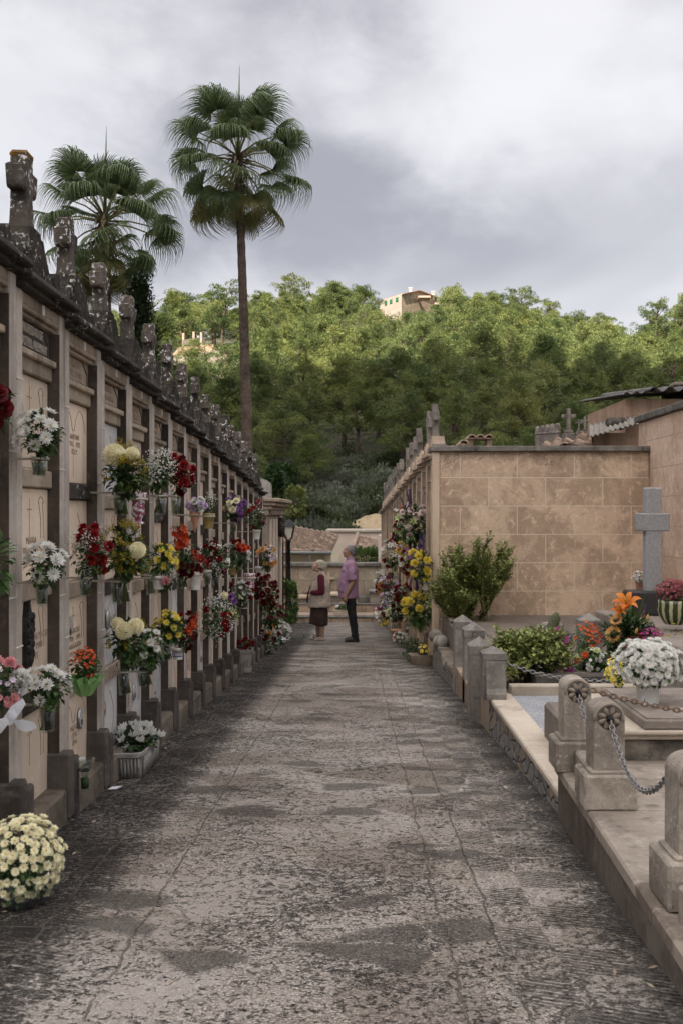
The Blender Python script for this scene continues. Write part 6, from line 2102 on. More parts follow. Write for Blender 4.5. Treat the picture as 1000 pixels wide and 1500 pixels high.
def litter():
    rng = random.Random(77); mb = MB()
    for k in range(420):
        d = rng.uniform(2.6, 22)
        side = rng.random()
        x = (kx(d) - abs(rng.gauss(0, .05)) - .02) if side < .45 and d < 4.6 else (.94 - abs(rng.gauss(0, .06)) if side < .45 and d < 12 else (-1.28 + abs(rng.gauss(0, .1)) if side < .8 else rng.uniform(-1.2, .85)))
        p = Vector((x, d, gz(d) + .012))
        s = rng.uniform(.006, .02)
        petal(mb, p, Vector((rng.uniform(-1, 1), rng.uniform(-1, 1), rng.uniform(-.05, .25))), Vector((0, 0, 1)), s * 1.6, s, .15)
    tag(mb.build('fallen_leaves', leafmat('dry_leaves', (.2, .13, .07), (.4, .33, .24), .1)), 'dry leaves and petals scattered over the paving', 'leaves', None, 'stuff')
litter()

# ------------------------------------------------------------------ palms
def frond_mesh(seed, L=1.0, pet=.9, droop=.5, old=False):
    """fan leaf: stalk along +x, blade in the xz... built in xy plane, z up is the leaf's upper side"""
    rng = random.Random(seed)
    mb = MB()
    n = 46
    hub = Vector((pet, 0, -.1 * pet))
    mb.tube([(0, 0, 0), (pet * .5, 0, .02), hub], [.03, .022, .016], 6, 1)
    for k in range(n):
        a = (k / (n - 1) - .5) * R(215)
        dr = Vector((math.cos(a), math.sin(a), 0)); tn = Vector((-math.sin(a), math.cos(a), 0))
        ln = L * (.78 + .25 * math.cos(a * .55)) * rng.uniform(.9, 1.06)
        hw = math.tan(R(215) / (n - 1) / 2)
        pts = []
        fold = .02
        segs = [(.02, 1.0), (.3, 1.05), (.52, .95), (.68, .62), (.82, .38), (1.0, .06)]
        dz = rng.uniform(.7, 1.3)
        for (t, wf) in segs:
            r = t * ln
            w = (min(r, .55 * ln) * hw) * wf
            z = .12 * math.sin(min(t, .6) / .6 * PI * .5) * L * (1 - abs(a) * .25)
            x = r
            if t > .5:
                q = (t - .5) / .5
                dn = droop * dz * q * q * ln * .62
                z -= dn; x -= dn * .45 * q
            c = hub + dr * x + Vector((0, 0, z))
            pts.append((c - tn * w + Vector((0, 0, -fold * wf * .6)), c + Vector((0, 0, fold * .6 * wf)), c + tn * w + Vector((0, 0, -fold * wf * .6))))
        vs = [p for tr in pts for p in tr]
        fs = []
        for i in range(len(pts) - 1):
            for j in range(2): fs.append((i * 3 + j, i * 3 + j + 1, i * 3 + j + 4, i * 3 + j + 3))
        mb.add(vs, fs, 0)
    return mb


FR = {}
def palm(label, base, top, bendx, r0, r1, nf, seed, size):
    """fan palm: trunk from base to crown point top"""
    rng = random.Random(seed)
    t = thing('palm_tree', label, 'palm tree', tuple(base), 0, 'tall fan palms')
    mb = MB(); pts = []; rad = []
    d = top - base
    n = 60
    for i in range(n + 1):
        s = i / n
        pts.append(d * s + Vector((bendx * math.sin(PI * s), 0, 0)))
        r = r0 * (1 - s) ** 1.6 * .45 + r1 + (r0 - r1) * .55 * (1 - s)
        rad.append(r * (1 + (.045 if i % 2 else -.02) + rng.uniform(-.02, .02)))
    mb.tube(pts, rad, 18)
    mb.build('trunk', MAT['palmbark'], t)
    mb = MB()
    for k in range(150):   # dry fibre and leaf bases under the crown
        a = rng.uniform(0, 2 * PI); z = rng.uniform(-.75, .25) * size
        p = d + Vector((math.cos(a) * r1 * 1.1, math.sin(a) * r1 * 1.1, z))
        petal(mb, p, Vector((math.cos(a) * .7, math.sin(a) * .7, rng.uniform(-1.3, .6))), Vector((0, 0, 1)), rng.uniform(.2, .5) * size, .09, -.2)
    mb.build('crown_fibre', MAT['palmdead'], t)
    for k in range(nf):
        s = (k + .5) / nf
        el = R(72 - 142 * s ** 1.1) + rng.uniform(-.1, .1)
        az = k * 2.39996 + rng.uniform(-.2, .2)
        var = k % 3
        old = s > .86
        young = s < .12
        key = (var, old, young)
        if key not in FR:
            FR[key] = frond_mesh(20 + var + 5 * old, .92, 1.3 if not young else 1.1, 1.2 if not young else .6).mesh('frond', [MAT['palmold' if old else 'palm'], MAT['palmold']])
        o = link('frond', FR[key], t, d + Vector((0, 0, (.2 - .35 * s) * size)))
        Rz = Matrix.Rotation(az, 3, 'Z'); Ry = Matrix.Rotation(-el, 3, 'Y'); Rx = Matrix.Rotation(rng.uniform(-.5, .5), 3, 'X')
        # blade hangs a little from its stalk
        o.rotation_euler = (Rz @ Ry @ Rx).to_euler()
        sc = size * rng.uniform(.9, 1.1) * (.85 if young else 1)
        o.scale = (sc, sc, sc)
    mb = MB(); mb.tube([d, d + Vector((.02, 0, 1.3 * size)), d + Vector((.04, 0, 2.55 * size))], [.06, .035, .004], 6)
    mb.build('spear_leaf', MAT['palm'], t)
    return t


b = P(366, 760, 28.5); b.z = H(b.x, 28.5)
palm('tall slender fan palm with a bare trunk rising in the middle left', b, P(349, 234, 28.5), .06, .165, .105, 34, 5, 1.06)
b = P(152, 760, 26); b.z = H(b.x, 26)
palm('lower fan palm at left partly hidden behind the stone crosses', b, P(154, 326, 26), .03, .2, .14, 36, 9, .99)


def cypress():
    d = 23.0; c = P(205, 760, d); c.z = gz(d)
    t = thing('cypress_tree', 'dark dense cypress standing between the niche wall and the palm', 'tree', tuple(c))
    top = P(0, 402, d).z - c.z; rng = random.Random(3)
    mb = MB(); mb.tube([(0, 0, 0), (0, 0, top * .6)], [.2, .08], 8); mb.build('trunk', MAT['bark'], t)
    mb = MB()
    W = .72
    for k in range(330):
        s = rng.random() ** .8; z = top * (.2 + .78 * s)
        w = W * (1 - max(0, (s - .3) / .7) ** 2.2) * (1 + .16 * mnoise.noise(Vector((z * 1.3, 2, 1))))
        a = rng.uniform(0, 2 * PI); q = w * rng.uniform(.55, 1.02)
        p = Vector((q * math.cos(a), q * math.sin(a), z)); o = Vector((math.cos(a), math.sin(a), .5))
        for m in range(42):
            e = p + Vector((rng.gauss(0, .1), rng.gauss(0, .1), rng.gauss(0, .13)))
            petal(mb, e, (o + Vector((rng.uniform(-.8, .8), rng.uniform(-.8, .8), rng.uniform(-.2, .9)))).normalized(), Vector((0, 0, 1)), .1, .05, .1)
    mb.build('crown', MAT['cypress'], t)
cypress()


# ------------------------------------------------------------------ pine wood on the hill
def pine_proto(seed):
    rng = random.Random(seed)
    h = 8.5
    W = rng.uniform(2.7, 3.5)
    style = seed % 3
    tr = MB(); lf = MB()
    lean = Vector((rng.uniform(-.6, .6), rng.uniform(-.5, .5), 0))
    def tp(s): return lean * s * s + Vector((.15 * math.sin(s * 5 + seed), 0, h * s * .9))
    tr.tube([tp(i / 8) for i in range(9)], [.2 * (1 - i / 10) + .03 for i in range(9)], 7)
    # boughs carrying clumps of needles
    nb = 17
    clumps = []
    for b in range(nb):
        s = .3 + .7 * (b + .5) / nb
        a = b * 2.4 + rng.uniform(-.5, .5)
        prof = math.sin(PI * min(1, (s - .16) / .9) ** .85) if style else (1.12 - s) * 1.15
        R_ = W * max(.22, prof) * rng.uniform(.72, 1.15)
        p0 = tp(s * .86); e = tp(s * .88) + Vector((math.cos(a) * R_, math.sin(a) * R_, rng.uniform(.25, 1.1)))
        tr.tube([p0, (p0 + e) / 2 + Vector((0, 0, -.15)), e], [.07, .05, .02], 5)
        for c in range(rng.choice((7, 8, 9))):
            q = rng.uniform(.42, 1.08)
            cc = p0.lerp(e, q) + Vector((rng.gauss(0, .42), rng.gauss(0, .42), rng.gauss(.22, .28)))
            clumps.append((cc, rng.uniform(.3, .58)))
    for c in range(6): clumps.append((tp(1.0) + Vector((rng.gauss(0, .4), rng.gauss(0, .4), rng.uniform(-.5, .55))), rng.uniform(.4, .62)))
    for cc, r in clumps:
        for m in range(int(85 * (r / .5) ** 1.6)):
            z = rng.uniform(-.55, 1); a = rng.uniform(0, 2 * PI); q = math.sqrt(1 - z * z)
            n = Vector((q * math.cos(a), q * math.sin(a), z * .85))
            p = cc + n * r * rng.uniform(.45, 1)
            dr = (n + Vector((rng.uniform(-.5, .5), rng.uniform(-.5, .5), rng.uniform(.1, .9)))).normalized()
            petal(lf, p, dr, Vector((rng.uniform(-1, 1), rng.uniform(-1, 1), .5)), rng.uniform(.18, .34), rng.uniform(.045, .08), .1)
    return tr, lf


PP = []
for k in range(7):
    tr, lf = pine_proto(k + 2)
    PP.append((tr.mesh('trunk', MAT['bark']), lf.mesh('crown', MAT['pine']), lf.mesh('crown', MAT['pinepale'])))


def wall_line(u):
    """top of what hides the hill at pixel column u"""
    if u < 372: return interp([(-80, 330), (94, 460), (150, 520), (220, 575), (300, 640), (372, 690)], u)
    if u < 410: return 712
    if u < 580: return 775
    if u < 636: return 775 - (u - 580) * 2.0
    if u < 860: return 655
    return 600


def make_pines():
    rng = random.Random(21)
    cand = []
    y = 74.0
    row = 0
    while y < 222:
        st = 5.2 + (y - 74) * .012
        x0 = (-70 - CX) / F * y; x1 = (1075 - CX) / F * y
        x = x0 + (row % 2) * st * .5
        while x < x1:
            xx = x + rng.uniform(-1.7, 1.7); yy = y + rng.uniform(-1.9, 1.9)
            cand.append((xx, yy)); x += st
        y += st * .98; row += 1
    trees = []
    for x, y in cand:
        u = CX + x / y * F
        z = H(x, y)
        hs = rng.uniform(.7, 1.12)
        if y < 84: hs *= .8
        if y > 192 and rng.random() < .35: hs *= 1.18
        vt = CY - (z + 8.3 * hs - HC) / y * F; vb = CY - (z - HC) / y * F
        if vt > wall_line(u) - 6: continue
        if 395 < u < 600 and y < (76 if u < 470 else 78): continue                      # scrub and sand cutting
        if 225 < u < 368 and 455 < vt < 528 and vb < 600: continue                          # clearing with terraces
        if 532 < u < 655 and (vt < (450 if 540 < u < 640 else 444)): continue                     # clearing around the farmhouse
        trees.append((hs * 8.3 / y * F, x, y, z, hs, u, vt))
    trees.sort(reverse=True)
    print('PINES', len(trees))
    things = trees[:298]; rest = trees[298:]
    for i, (_, x, y, z, hs, u, vt) in enumerate(things):
        k = rng.randrange(7)
        pale = mnoise.noise(Vector((x * .05, y * .05, 7))) > .18
        t = thing('pine_tree', 'bushy green pine in the wooded hillside beyond the cemetery', 'pine tree', (x, y, z - .1), rng.uniform(0, 6.28), 'pines on the wooded hillside')
        wd = hs * rng.uniform(.92, 1.18)
        t.scale = (wd, wd, hs)
        link('trunk', PP[k][0], t); link('crown', PP[k][2 if pale else 1], t)
    if rest:
        mb = MB()
        src = [pine_proto(k + 2)[1] for k in range(2)]
        for (_, x, y, z, hs, u, vt) in rest:
            mb.merge(src[rng.randrange(2)], Matrix.Translation((x, y, z)) @ Matrix.Rotation(rng.uniform(0, 6.28), 4, 'Z') @ Matrix.Diagonal((hs, hs, hs, 1)))
        tag(mb.build('distant_pines', MAT['pine']), 'far pines along the hillside', 'pines', None, 'stuff')
    # tall umbrella-shaped pines on the skyline and the leaning bare-stemmed one
    return things
PINES = make_pines()


def skyline_pine(label, u, vtop, vbase, y, wide, seed, lean=0., bare=.45, squash=1.0):
    rng = random.Random(seed)
    p = P(u, vbase, y); p.z = min(p.z, H(p.x, y))
    h = P(u, vtop, y).z - p.z
    W = wide / F * y
    t = thing('umbrella_pine', label, 'pine tree', tuple(p), 0, 'tall pines on the skyline')
    tr = MB(); lf = MB()
    def tp(s): return Vector((lean * h * s ** 1.3 + .12 * h * .2 * math.sin(s * 4 + seed), 0, h * s * .93))
    tr.tube([tp(i / 8) for i in range(9)], [.26 * (1 - i / 11) for i in range(9)], 7)
    for b in range(19):
        s = bare + (1 - bare) * (b + .5) / 19; a = b * 2.4
        q = (s - bare) / (1 - bare)
        R_ = W * math.sqrt(max(.1, 1 - (2 * q - .9) ** 2 * .8)) * rng.uniform(.55, 1.05)
        p0 = tp(s * .85); e = tp(s) + Vector((math.cos(a) * R_, math.sin(a) * R_, rng.uniform(.0, .6)))
        tr.tube([p0, (p0 + e) / 2, e], [.09, .06, .025], 5)
        for c in range(5):
            cc = p0.lerp(e, rng.uniform(.5, 1.06)) + Vector((rng.gauss(0, .4), rng.gauss(0, .4), rng.gauss(.2, .25))); r = rng.uniform(.5, .95)
            for m in range(int(120 * r)):
                z = rng.uniform(-.5, 1); a2 = rng.uniform(0, 2 * PI); q2 = math.sqrt(1 - z * z)
                n = Vector((q2 * math.cos(a2), q2 * math.sin(a2), z * .7)); pt = cc + n * r * rng.uniform(.5, 1)
                petal(lf, pt, (n + Vector((rng.uniform(-.5, .5), rng.uniform(-.5, .5), rng.uniform(.1, .9)))).normalized(), Vector((rng.uniform(-1, 1), rng.uniform(-1, 1), .5)), rng.uniform(.25, .42), rng.uniform(.07, .11), .1)
    tr.build('trunk', MAT['bark'], t); lf.build('crown', MAT['pine'], t)
skyline_pine('round-topped skyline pine just right of the palm trunk', 424, 402, 480, 190, 34, 3, .03, .42)
skyline_pine('broad skyline pine left of the palm trunk', 328, 414, 500, 170, 32, 4, .02, .35)
skyline_pine('dark skyline pine pair midway between the palm and the farmhouse', 487, 414, 476, 195, 26, 5, .02, .4)
skyline_pine('smaller skyline pine leaning toward the farmhouse', 512, 430, 480, 195, 20, 15, .05, .4)
skyline_pine('leaning bare-stemmed pine at the left end of the skyline', 297, 428, 500, 165, 13, 6, -.48, .72)
skyline_pine('small far pine showing left of the leaning one, by the cypress', 246, 462, 540, 150, 10, 7, -.1, .6)
skyline_pine('tall full pine on the skyline right of the farmhouse', 765, 420, 490, 195, 34, 8, .0, .3)
skyline_pine('tall pine at the right end of the skyline', 962, 434, 510, 185, 34, 9, .0, .3)
skyline_pine('dark round tree just right of the farmhouse', 657, 428, 470, 205, 15, 10, .0, .25)


def scrub():
    rng = random.Random(31)
    mb = MB()
    for k in range(820):
        if k < 260:
            y = rng.uniform(65, 88); u = rng.uniform(380, 640)
        elif k < 360:
            y = rng.uniform(66, 76); u = rng.uniform(385, 500)
        else:
            y = rng.uniform(80, 212); u = rng.uniform(-40, 1040)
        x = (u - CX) / F * y
        if 505 < u < 600 and y < 71.5: continue
        z = H(x, y); r = rng.uniform(.4, 1.1) * (1 + (y - 60) * .004) * (1.35 if k < 360 else 1)
        for b in range(3):
            cc = Vector((x + rng.gauss(0, r * .6), y + rng.gauss(0, r * .6), z + r * .3))
            for m in range(240 if k < 360 else 70):
                zz = rng.uniform(-.1, 1); a = rng.uniform(0, 2 * PI); q = math.sqrt(1 - zz * zz)
                n = Vector((q * math.cos(a), q * math.sin(a), zz))
                petal(mb, cc + n * r * rng.uniform(.5, 1), (n + Vector((rng.uniform(-.6, .6), rng.uniform(-.6, .6), rng.uniform(0, .6)))).normalized(), Vector((0, 0, 1)), rng.uniform(.15, .3), rng.uniform(.1, .2), .1)
    tag(mb.build('undergrowth', MAT['scrub']), 'grey-green scrub covering the foot of the hill', 'scrub', None, 'stuff')
    # dead branch sprays
    mb = MB()
    for k in range(9):
        y = rng.uniform(72, 80); x = (rng.uniform(430, 490) - CX) / F * y; z = H(x, y)
        for q in range(5):
            p = Vector((x, y, z)); d = Vector((rng.uniform(-1.6, 1.6), rng.uniform(-.5, .5), rng.uniform(.5, 1.8)))
            mb.tube([p, p + d * .5 + Vector((0, 0, .2)), p + d], [.04, .025, .01], 4)
    tag(mb.build('dead_branches', MAT['crossstone']), 'bare grey branches tangled in the scrub above the roofs', 'branches', None, 'stuff')
    # sand cutting
    mb = MB(); vs = []; fs = []
    n, m = 40, 12
    for j in range(m + 1):
        for i in range(n + 1):
            u = 500 + 120 * i / n; t = j / m
            top = 752 + 26 * abs((i / n - .52) * 2) ** 2.5 + 2.0 * mnoise.noise(Vector((i * .4, 0, 0)))
            y = 64.5 + 3.0 * t
            v = 800 + (top - 800) * t
            p = P(u, v, y); p.y += .25 * mnoise.noise(Vector((i * .5, j * .6, 2))) + .12 * mnoise.noise(Vector((i * 1.4, j * 1.5, 5)))
            vs.append(p)
    for j in range(m):
        for i in range(n): fs.append((j * (n + 1) + i, j * (n + 1) + i + 1, (j + 1) * (n + 1) + i + 1, (j + 1) * (n + 1) + i))
    mb.add(vs, fs, 0, True)
    tag(mb.build('sand_bank', stone('ochre_sand', (.5, .38, .24), (.4, .29, .17), (.58, .47, .32), 1.5, 7, .9, bd=.12)), kind='structure')
scrub()


def farmhouse():
    y = 212.0; k = y / F
    a = P(549, 458, y); t = thing('farmhouse', 'stone farmhouse with green shutters on top of the wooded hill', 'house', tuple(a))
    def q(u, v, dy=0): p = P(u, v, y + dy); return Vector((p.x - a.x, p.y - a.y, p.z - a.z))
    # corner of the two visible faces at u=587; long front runs back to the left
    A, B, C = q(549, 462, 6), q(587.5, 462, -2), q(640, 462, 7)
    za, zb = q(0, 443.5, 6).z, q(0, 431.5, -2).z
    h0 = -4
    eA = Vector((A.x, A.y, za)); eB = Vector((B.x, B.y, zb)); ap = q(612, 426, 2); eC = q(640, 437, 7)
    mb = MB()
    back = Vector((eC.x - eB.x, eC.y - eB.y, 0))
    Dp = Vector((A.x + back.x, A.y + back.y, 0))
    mb.add([(A.x, A.y, h0), (B.x, B.y, h0), eB, eA], [(0, 1, 2, 3)], 0)
    mb.add([(B.x, B.y, h0), (C.x, C.y, h0), eC, ap, eB], [(0, 1, 2, 3, 4)], 1)
    mb.add([(C.x, C.y, h0), (Dp.x, Dp.y, h0), (Dp.x, Dp.y, eC.z), eC, (A.x, A.y, h0), eA], [(0, 1, 2, 3), (1, 4, 5, 2)], 1)
    mb.build('wall', [stone('pale_house_render', (.4, .33, .27), (.34, .27, .22), None, .8, 6, .2), MAT['hillstone']], t)
    mb = MB()
    up = Vector((0, 0, .18)); bk = ap - eB
    r0 = eA + bk; 
    ol = (eB - eA).normalized() * .5
    for (p, q_, r_, s_) in ((eA - ol, eB + ol, ap + ol, r0 - ol), (r0 - ol, ap + ol, eC + ol, Vector((Dp.x, Dp.y, eC.z)) - ol)):
        o = len(mb.v)
        mb.add([p, q_, r_, s_, p + up, q_ + up, r_ + up, s_ + up], [(3, 2, 1, 0), (4, 5, 6, 7), (0, 1, 5, 4), (1, 2, 6, 5), (2, 3, 7, 6), (3, 0, 4, 7)])
    roof = mb.build('roof', MAT['rooftile'], t)
    fd = (eB - eA); fd.z = 0; n_ = fd.cross(Vector((0, 0, 1))).normalized()
    for u, v in ((555, 447.5), (565.2, 444), (572.7, 441.7), (581.5, 438.8)):
        s = (u - 549) / 38.5; p = Vector((A.x, A.y, 0)).lerp(Vector((B.x, B.y, 0)), s); p.z = q(0, v, 6 - 8 * s).z
        mb = MB(); f = fd.normalized()
        M = Matrix((f, n_, Vector((0, 0, 1)))).transposed().to_4x4(); M.translation = p
        mb.box(-.2, .2, .02, .1, -.42, .42, .01, M=M); mb.box(-.42, -.21, .04, .14, -.44, .44, .01, M=M); mb.box(.21, .42, .04, .14, -.44, .44, .01, M=M)
        mb.build('window', MAT['shutter'], t)
    for u, v0, v1, dy in ((600.5, 421.3, 430, 4), (633.5, 427, 436, 6)):
        p = q(u, v1, dy); z1 = q(u, v0, dy).z; mb = MB(); mb.box(p.x - .3, p.x + .3, p.y - .3, p.y + .3, p.z - .6, z1 - .25, .02); mb.box(p.x - .42, p.x + .42, p.y - .42, p.y + .42, z1 - .249, z1, .02); mb.build('chimney', MAT['pinkwall'], roof)
    # porch roof on the gable and lower lean-tos
    mb = MB()
    for (u0, u1, v0, v1, dy) in ((612, 630, 433, 436, -1), (636, 645, 443, 446, 2), (541, 552, 455, 458, 4)):
        p0, p1 = q(u0, v1, dy), q(u1, v0, dy); mb.box(p0.x, p1.x, p0.y, p0.y + 3, p0.z, p1.z, .03)
    mb.build('porch_roof', MAT['rooftile'], t)
    mb = MB(); p0, p1 = q(541, 470, 5), q(552, 458.2, 5); mb.box(p0.x, p1.x, p0.y, p0.y + 3, p0.z, p1.z, .05); p0, p1 = q(537, 456, 5), q(540, 450, 5); mb.box(p0.x, p1.x, p0.y, p0.y + .8, p0.z - 1, p1.z, .05)
    p0, p1 = q(636, 470, 3), q(645, 446.2, 3); mb.box(p0.x, p1.x, p0.y, p0.y + 3, p0.z, p1.z, .05)
    mb.build('outbuilding_wall', MAT['hillstone'], t)
farmhouse()


def terraces():
    for lab, pts, vh, y in (('sunlit pale retaining wall on the left of the hill', ((254, 522), (300, 515), (340, 512)), 16, 140), ('upper pale garden wall with pillars on the left of the hill', ((268, 498), (286, 495), (300, 494)), 14, 146)):
        t = thing('terrace_wall', lab, 'wall', (0, 0, 0)); mb = MB()
        for (u0, v0), (u1, v1) in zip(pts, pts[1:]):
            a, b = P(u0, v0, y), P(u1, v1, y + 2); vs = []
            for p in (a, b): vs += [Vector((p.x, p.y, p.z - vh / F * y - 1.5)), p, p + Vector((0, .5, 0)), Vector((p.x, p.y + .5, p.z - vh / F * y - 1.5))]
            mb.add(vs, [(0, 1, 2, 3), (7, 6, 5, 4), (0, 4, 5, 1), (1, 5, 6, 2), (2, 6, 7, 3)])
        mb.build('masonry', stone('terrace_stone', (.46, .39, .32), (.36, .3, .24), None, 1.2, 5, .4), t)
        if 'pillars' in lab:
            mb = MB()
            for u, v in ((269, 488), (284, 486), (295, 487)):
                p = P(u, v, y + .5); mb.box(p.x - .16, p.x + .16, p.y - .1, p.y + .2, p.z - 2.2, p.z, .02)
            mb.build('pillar', MAT['frieze'], t)
    t = thing('terrace_wall', 'shaded rubble terrace wall by the palm trunk on the hill', 'wall', (0, 0, 0)); mb = MB(); a, b = P(322, 534, 138), P(338, 515, 138); mb.box(a.x, b.x, 138, 139, a.z - 2, b.z, .05); mb.build('masonry', MAT['hillstone'], t)
    mb = MB(); a, b = P(256, 520, 143), P(300, 500, 146); vs = [P(250, 524, 141.5), P(318, 516, 143), P(312, 504, 146.4), P(262, 508, 146.4)]; mb.add(vs, [(0, 1, 2, 3)]); tag(mb.build('garden_bed', stone('reddish_soil', (.3, .19, .13), (.2, .13, .09), (.2, .2, .1), .8, 4, .8, bd=.2)), kind='structure')
terraces()


# ------------------------------------------------------------------ the far end: steps, wall, houses, lamps
def far_end():
    g = gz(25.2)
    t = thing('stone_step', 'low stone kerb step with dark top closing the end of the lane', 'step', (0, 0, 0))
    mb = MB(); mb.box(-2.6, 1.4, 25.2, 25.5, g - .4, -1.535, .01); mb.build('riser', MAT['salmondk'], t)
    mb = MB(); mb.box(-2.62, 1.42, 25.17, 25.6, -1.5345, -1.49, .015); mb.build('tread', MAT['cope'], t)
    t = thing('stone_step', 'second stone step beyond the kerb, below the back wall', 'step', (0, 0, 0))
    mb = MB(); mb.box(-2.6, 1.6, 25.61, 26.6, -2.2, -1.5, .01); mb.box(-2.6, 1.6, 26.4, 27.5, -2.2, -1.31, .015); mb.build('stone', MAT['salmondk'], t)
    mb = MB(); mb.box(-2.6, 1.62, 26.38, 26.7, -1.3095, -1.28, .012); mb.box(.05, 1.6, 26.9, 27.5, -1.3095, -1.13, .012); mb.build('tread', MAT['cope'], t)
    t = thing('back_wall', 'block wall with grey coping across the far end of the lane', 'wall', (0, 0, 0))
    mb = MB(); mb.box(-4.5, 2.2, 27.5, 27.8, -3.2, -.35, .01)
    mb.build('masonry', wallblocks('back_wall_blocks', 'x', (.12, .35), .72, .37, (.4, .33, .25), (.32, .255, .19), (.2, .165, .13), (.24, .19, .145), stain2=(.09, .08, .07), ms=.016), t)
    mb = MB(); mb.box(-4.5, 2.25, 27.42, 27.88, -.3495, -.24, .02); mb.build('coping', MAT['cope'], t)
    # low tombs against the back wall
    for (u0, u1, vt, lab) in ((432, 458, 872, 'low pale tomb block left of the woman against the back wall'), (483, 497, 868, 'low tomb block between the two people'), (540, 557, 864, 'grey headstone block against the right end of the back wall')):
        d = 27.0; a, b = P(u0, vt, d), P(u1, vt, d)
        t = thing('low_tomb', lab, 'tomb', ((a.x + b.x) / 2, d, -1.28), 0, 'low tombs by the back wall'); hw = (b.x - a.x) / 2; h = a.z + 1.28
        mb = MB(); mb.box(-hw * .92, hw * .92, -.2, .4, -.02, h - .08, .012); mb.build('body', MAT['concrete'], t)
        mb = MB(); mb.box(-hw, hw, -.26, .45, h - .0795, h, .015); mb.build('lid', MAT['salmon'] if vt > 866 else MAT['greypost'], t)
    d = 26.0; a, b = P(489, 893, d), P(520, 893, d)
    t = thing('white_planter', 'long white planter with white flowers between the man and woman', 'planter', ((a.x + b.x) / 2, d, -1.5)); hw = (b.x - a.x) / 2; h = a.z + 1.5
    mb = MB(); mb.box(-hw, hw, -.14, .14, 0, h - .02, .015); mb.box(-hw * 1.04, hw * 1.04, -.16, .16, h - .0195, h, .008); mb.build('box', MAT['concretelt'], t)
    mb = MB(); rng = random.Random(3); leaf_cloud(mb, rng, Vector((0, 0, h)), Vector((hw * .9, .14, .1)), 260, .07, .05, (0, 0, 1), .1); mb.build('foliage', MAT['leafmid'], t)
    blossoms(t, 'small', 'white', [(Vector((rng.uniform(-hw, hw) * .85, rng.uniform(-.1, .1), h + rng.uniform(.04, .11))), Vector((0, -.3, 1)), .03) for _ in range(26)], 1)
    # memorial cross fixed to the back wall
    t = thing('wall_cross', 'small stone cross fixed on the back wall between the two heads', 'cross', tuple(P(481, 850, 27.45))); mb = MB(); mb.box(-.035, .035, -.05, .04, -.22, .2, .01); mb.box(-.16, -.036, -.045, .04, .02, .09, .01); mb.box(.036, .16, -.045, .04, .02, .09, .01); mb.build('cross', MAT['salmon'], t)


far_end()


def lamp(label, u, vtop, vbase, d, pane, amber):
    b = P(u, vbase, d); h = P(u, vtop, d).z - b.z
    t = thing('street_lamp', label, 'street lamp', tuple(b))
    s = d / F
    hl = 30 * s if not amber else 21 * s
    w = hl * .34
    mb = MB(); r = .075 if not amber else .05
    mb.lathe([(r * 1.6, 0), (r * 1.6, .1), (r * 1.1, .14), (r * 1.1, .5), (r * .8, .56), (r * .55, h - hl * 1.12), (r * .9, h - hl * 1.1), (r * .3, h - hl * 1.0)], 14); mb.build('pole', MAT['iron'], t)
    mb = MB()
    for q in range(4):
        a = PI / 4 + q * PI / 2
        mb.tube([(.02 * math.cos(a), .02 * math.sin(a), h - hl * 1.06), (w * .75 * math.cos(a), w * .75 * math.sin(a), h - hl * .9), (w * .66 * math.cos(a), w * .66 * math.sin(a), h - hl * .86)], .014, 5)
        mb.tube([(w * .66 * math.cos(a), w * .66 * math.sin(a), h - hl * .88), (w * 1.1 * math.cos(a), w * 1.1 * math.sin(a), h - hl * .36)], .016, 5)
    mb.build('bracket', MAT['iron'], t)
    mb = MB()
    M = Matrix.Rotation(PI / 4, 4, 'Z')
    z0, z1 = h - hl * .87, h - hl * .36
    vs = [M @ Vector((w * .6 * math.cos(q * PI / 2), w * .6 * math.sin(q * PI / 2), z0)) for q in range(4)] + [M @ Vector((w * 1.04 * math.cos(q * PI / 2), w * 1.04 * math.sin(q * PI / 2), z1)) for q in range(4)]
    mb.add(vs, [(3, 2, 1, 0), (4, 5, 6, 7)] + [(q, (q + 1) % 4, 4 + (q + 1) % 4, 4 + q) for q in range(4)]); mb.build('lantern_glass', pane, t)
    mb = MB(); vs = []
    prof = [(1.42, .37), (1.36, .34), (1.05, .22), (.55, .1), (.3, .07), (.22, .03), (.05, .0)]
    for r_, z in prof: vs += [M @ Vector((w * r_ * math.cos(q * PI / 2), w * r_ * math.sin(q * PI / 2), h - hl * z)) for q in range(4)]
    fs = [(3, 2, 1, 0), tuple(range(24, 28))]
    for j in range(6):
        for q in range(4): fs.append((j * 4 + q, j * 4 + (q + 1) % 4, (j + 1) * 4 + (q + 1) % 4, (j + 1) * 4 + q))
    mb.add(vs, fs); mb.build('lantern_cap', MAT['iron'], t)
lamp('tall black lantern post at the end of the lane, left of the woman', 423, 760, 912, 24.6, MAT['lampglass'], False)
lamp('small black lantern with amber panes beyond the back wall', 547, 798, 860, 32, MAT['lampglass2'], True)


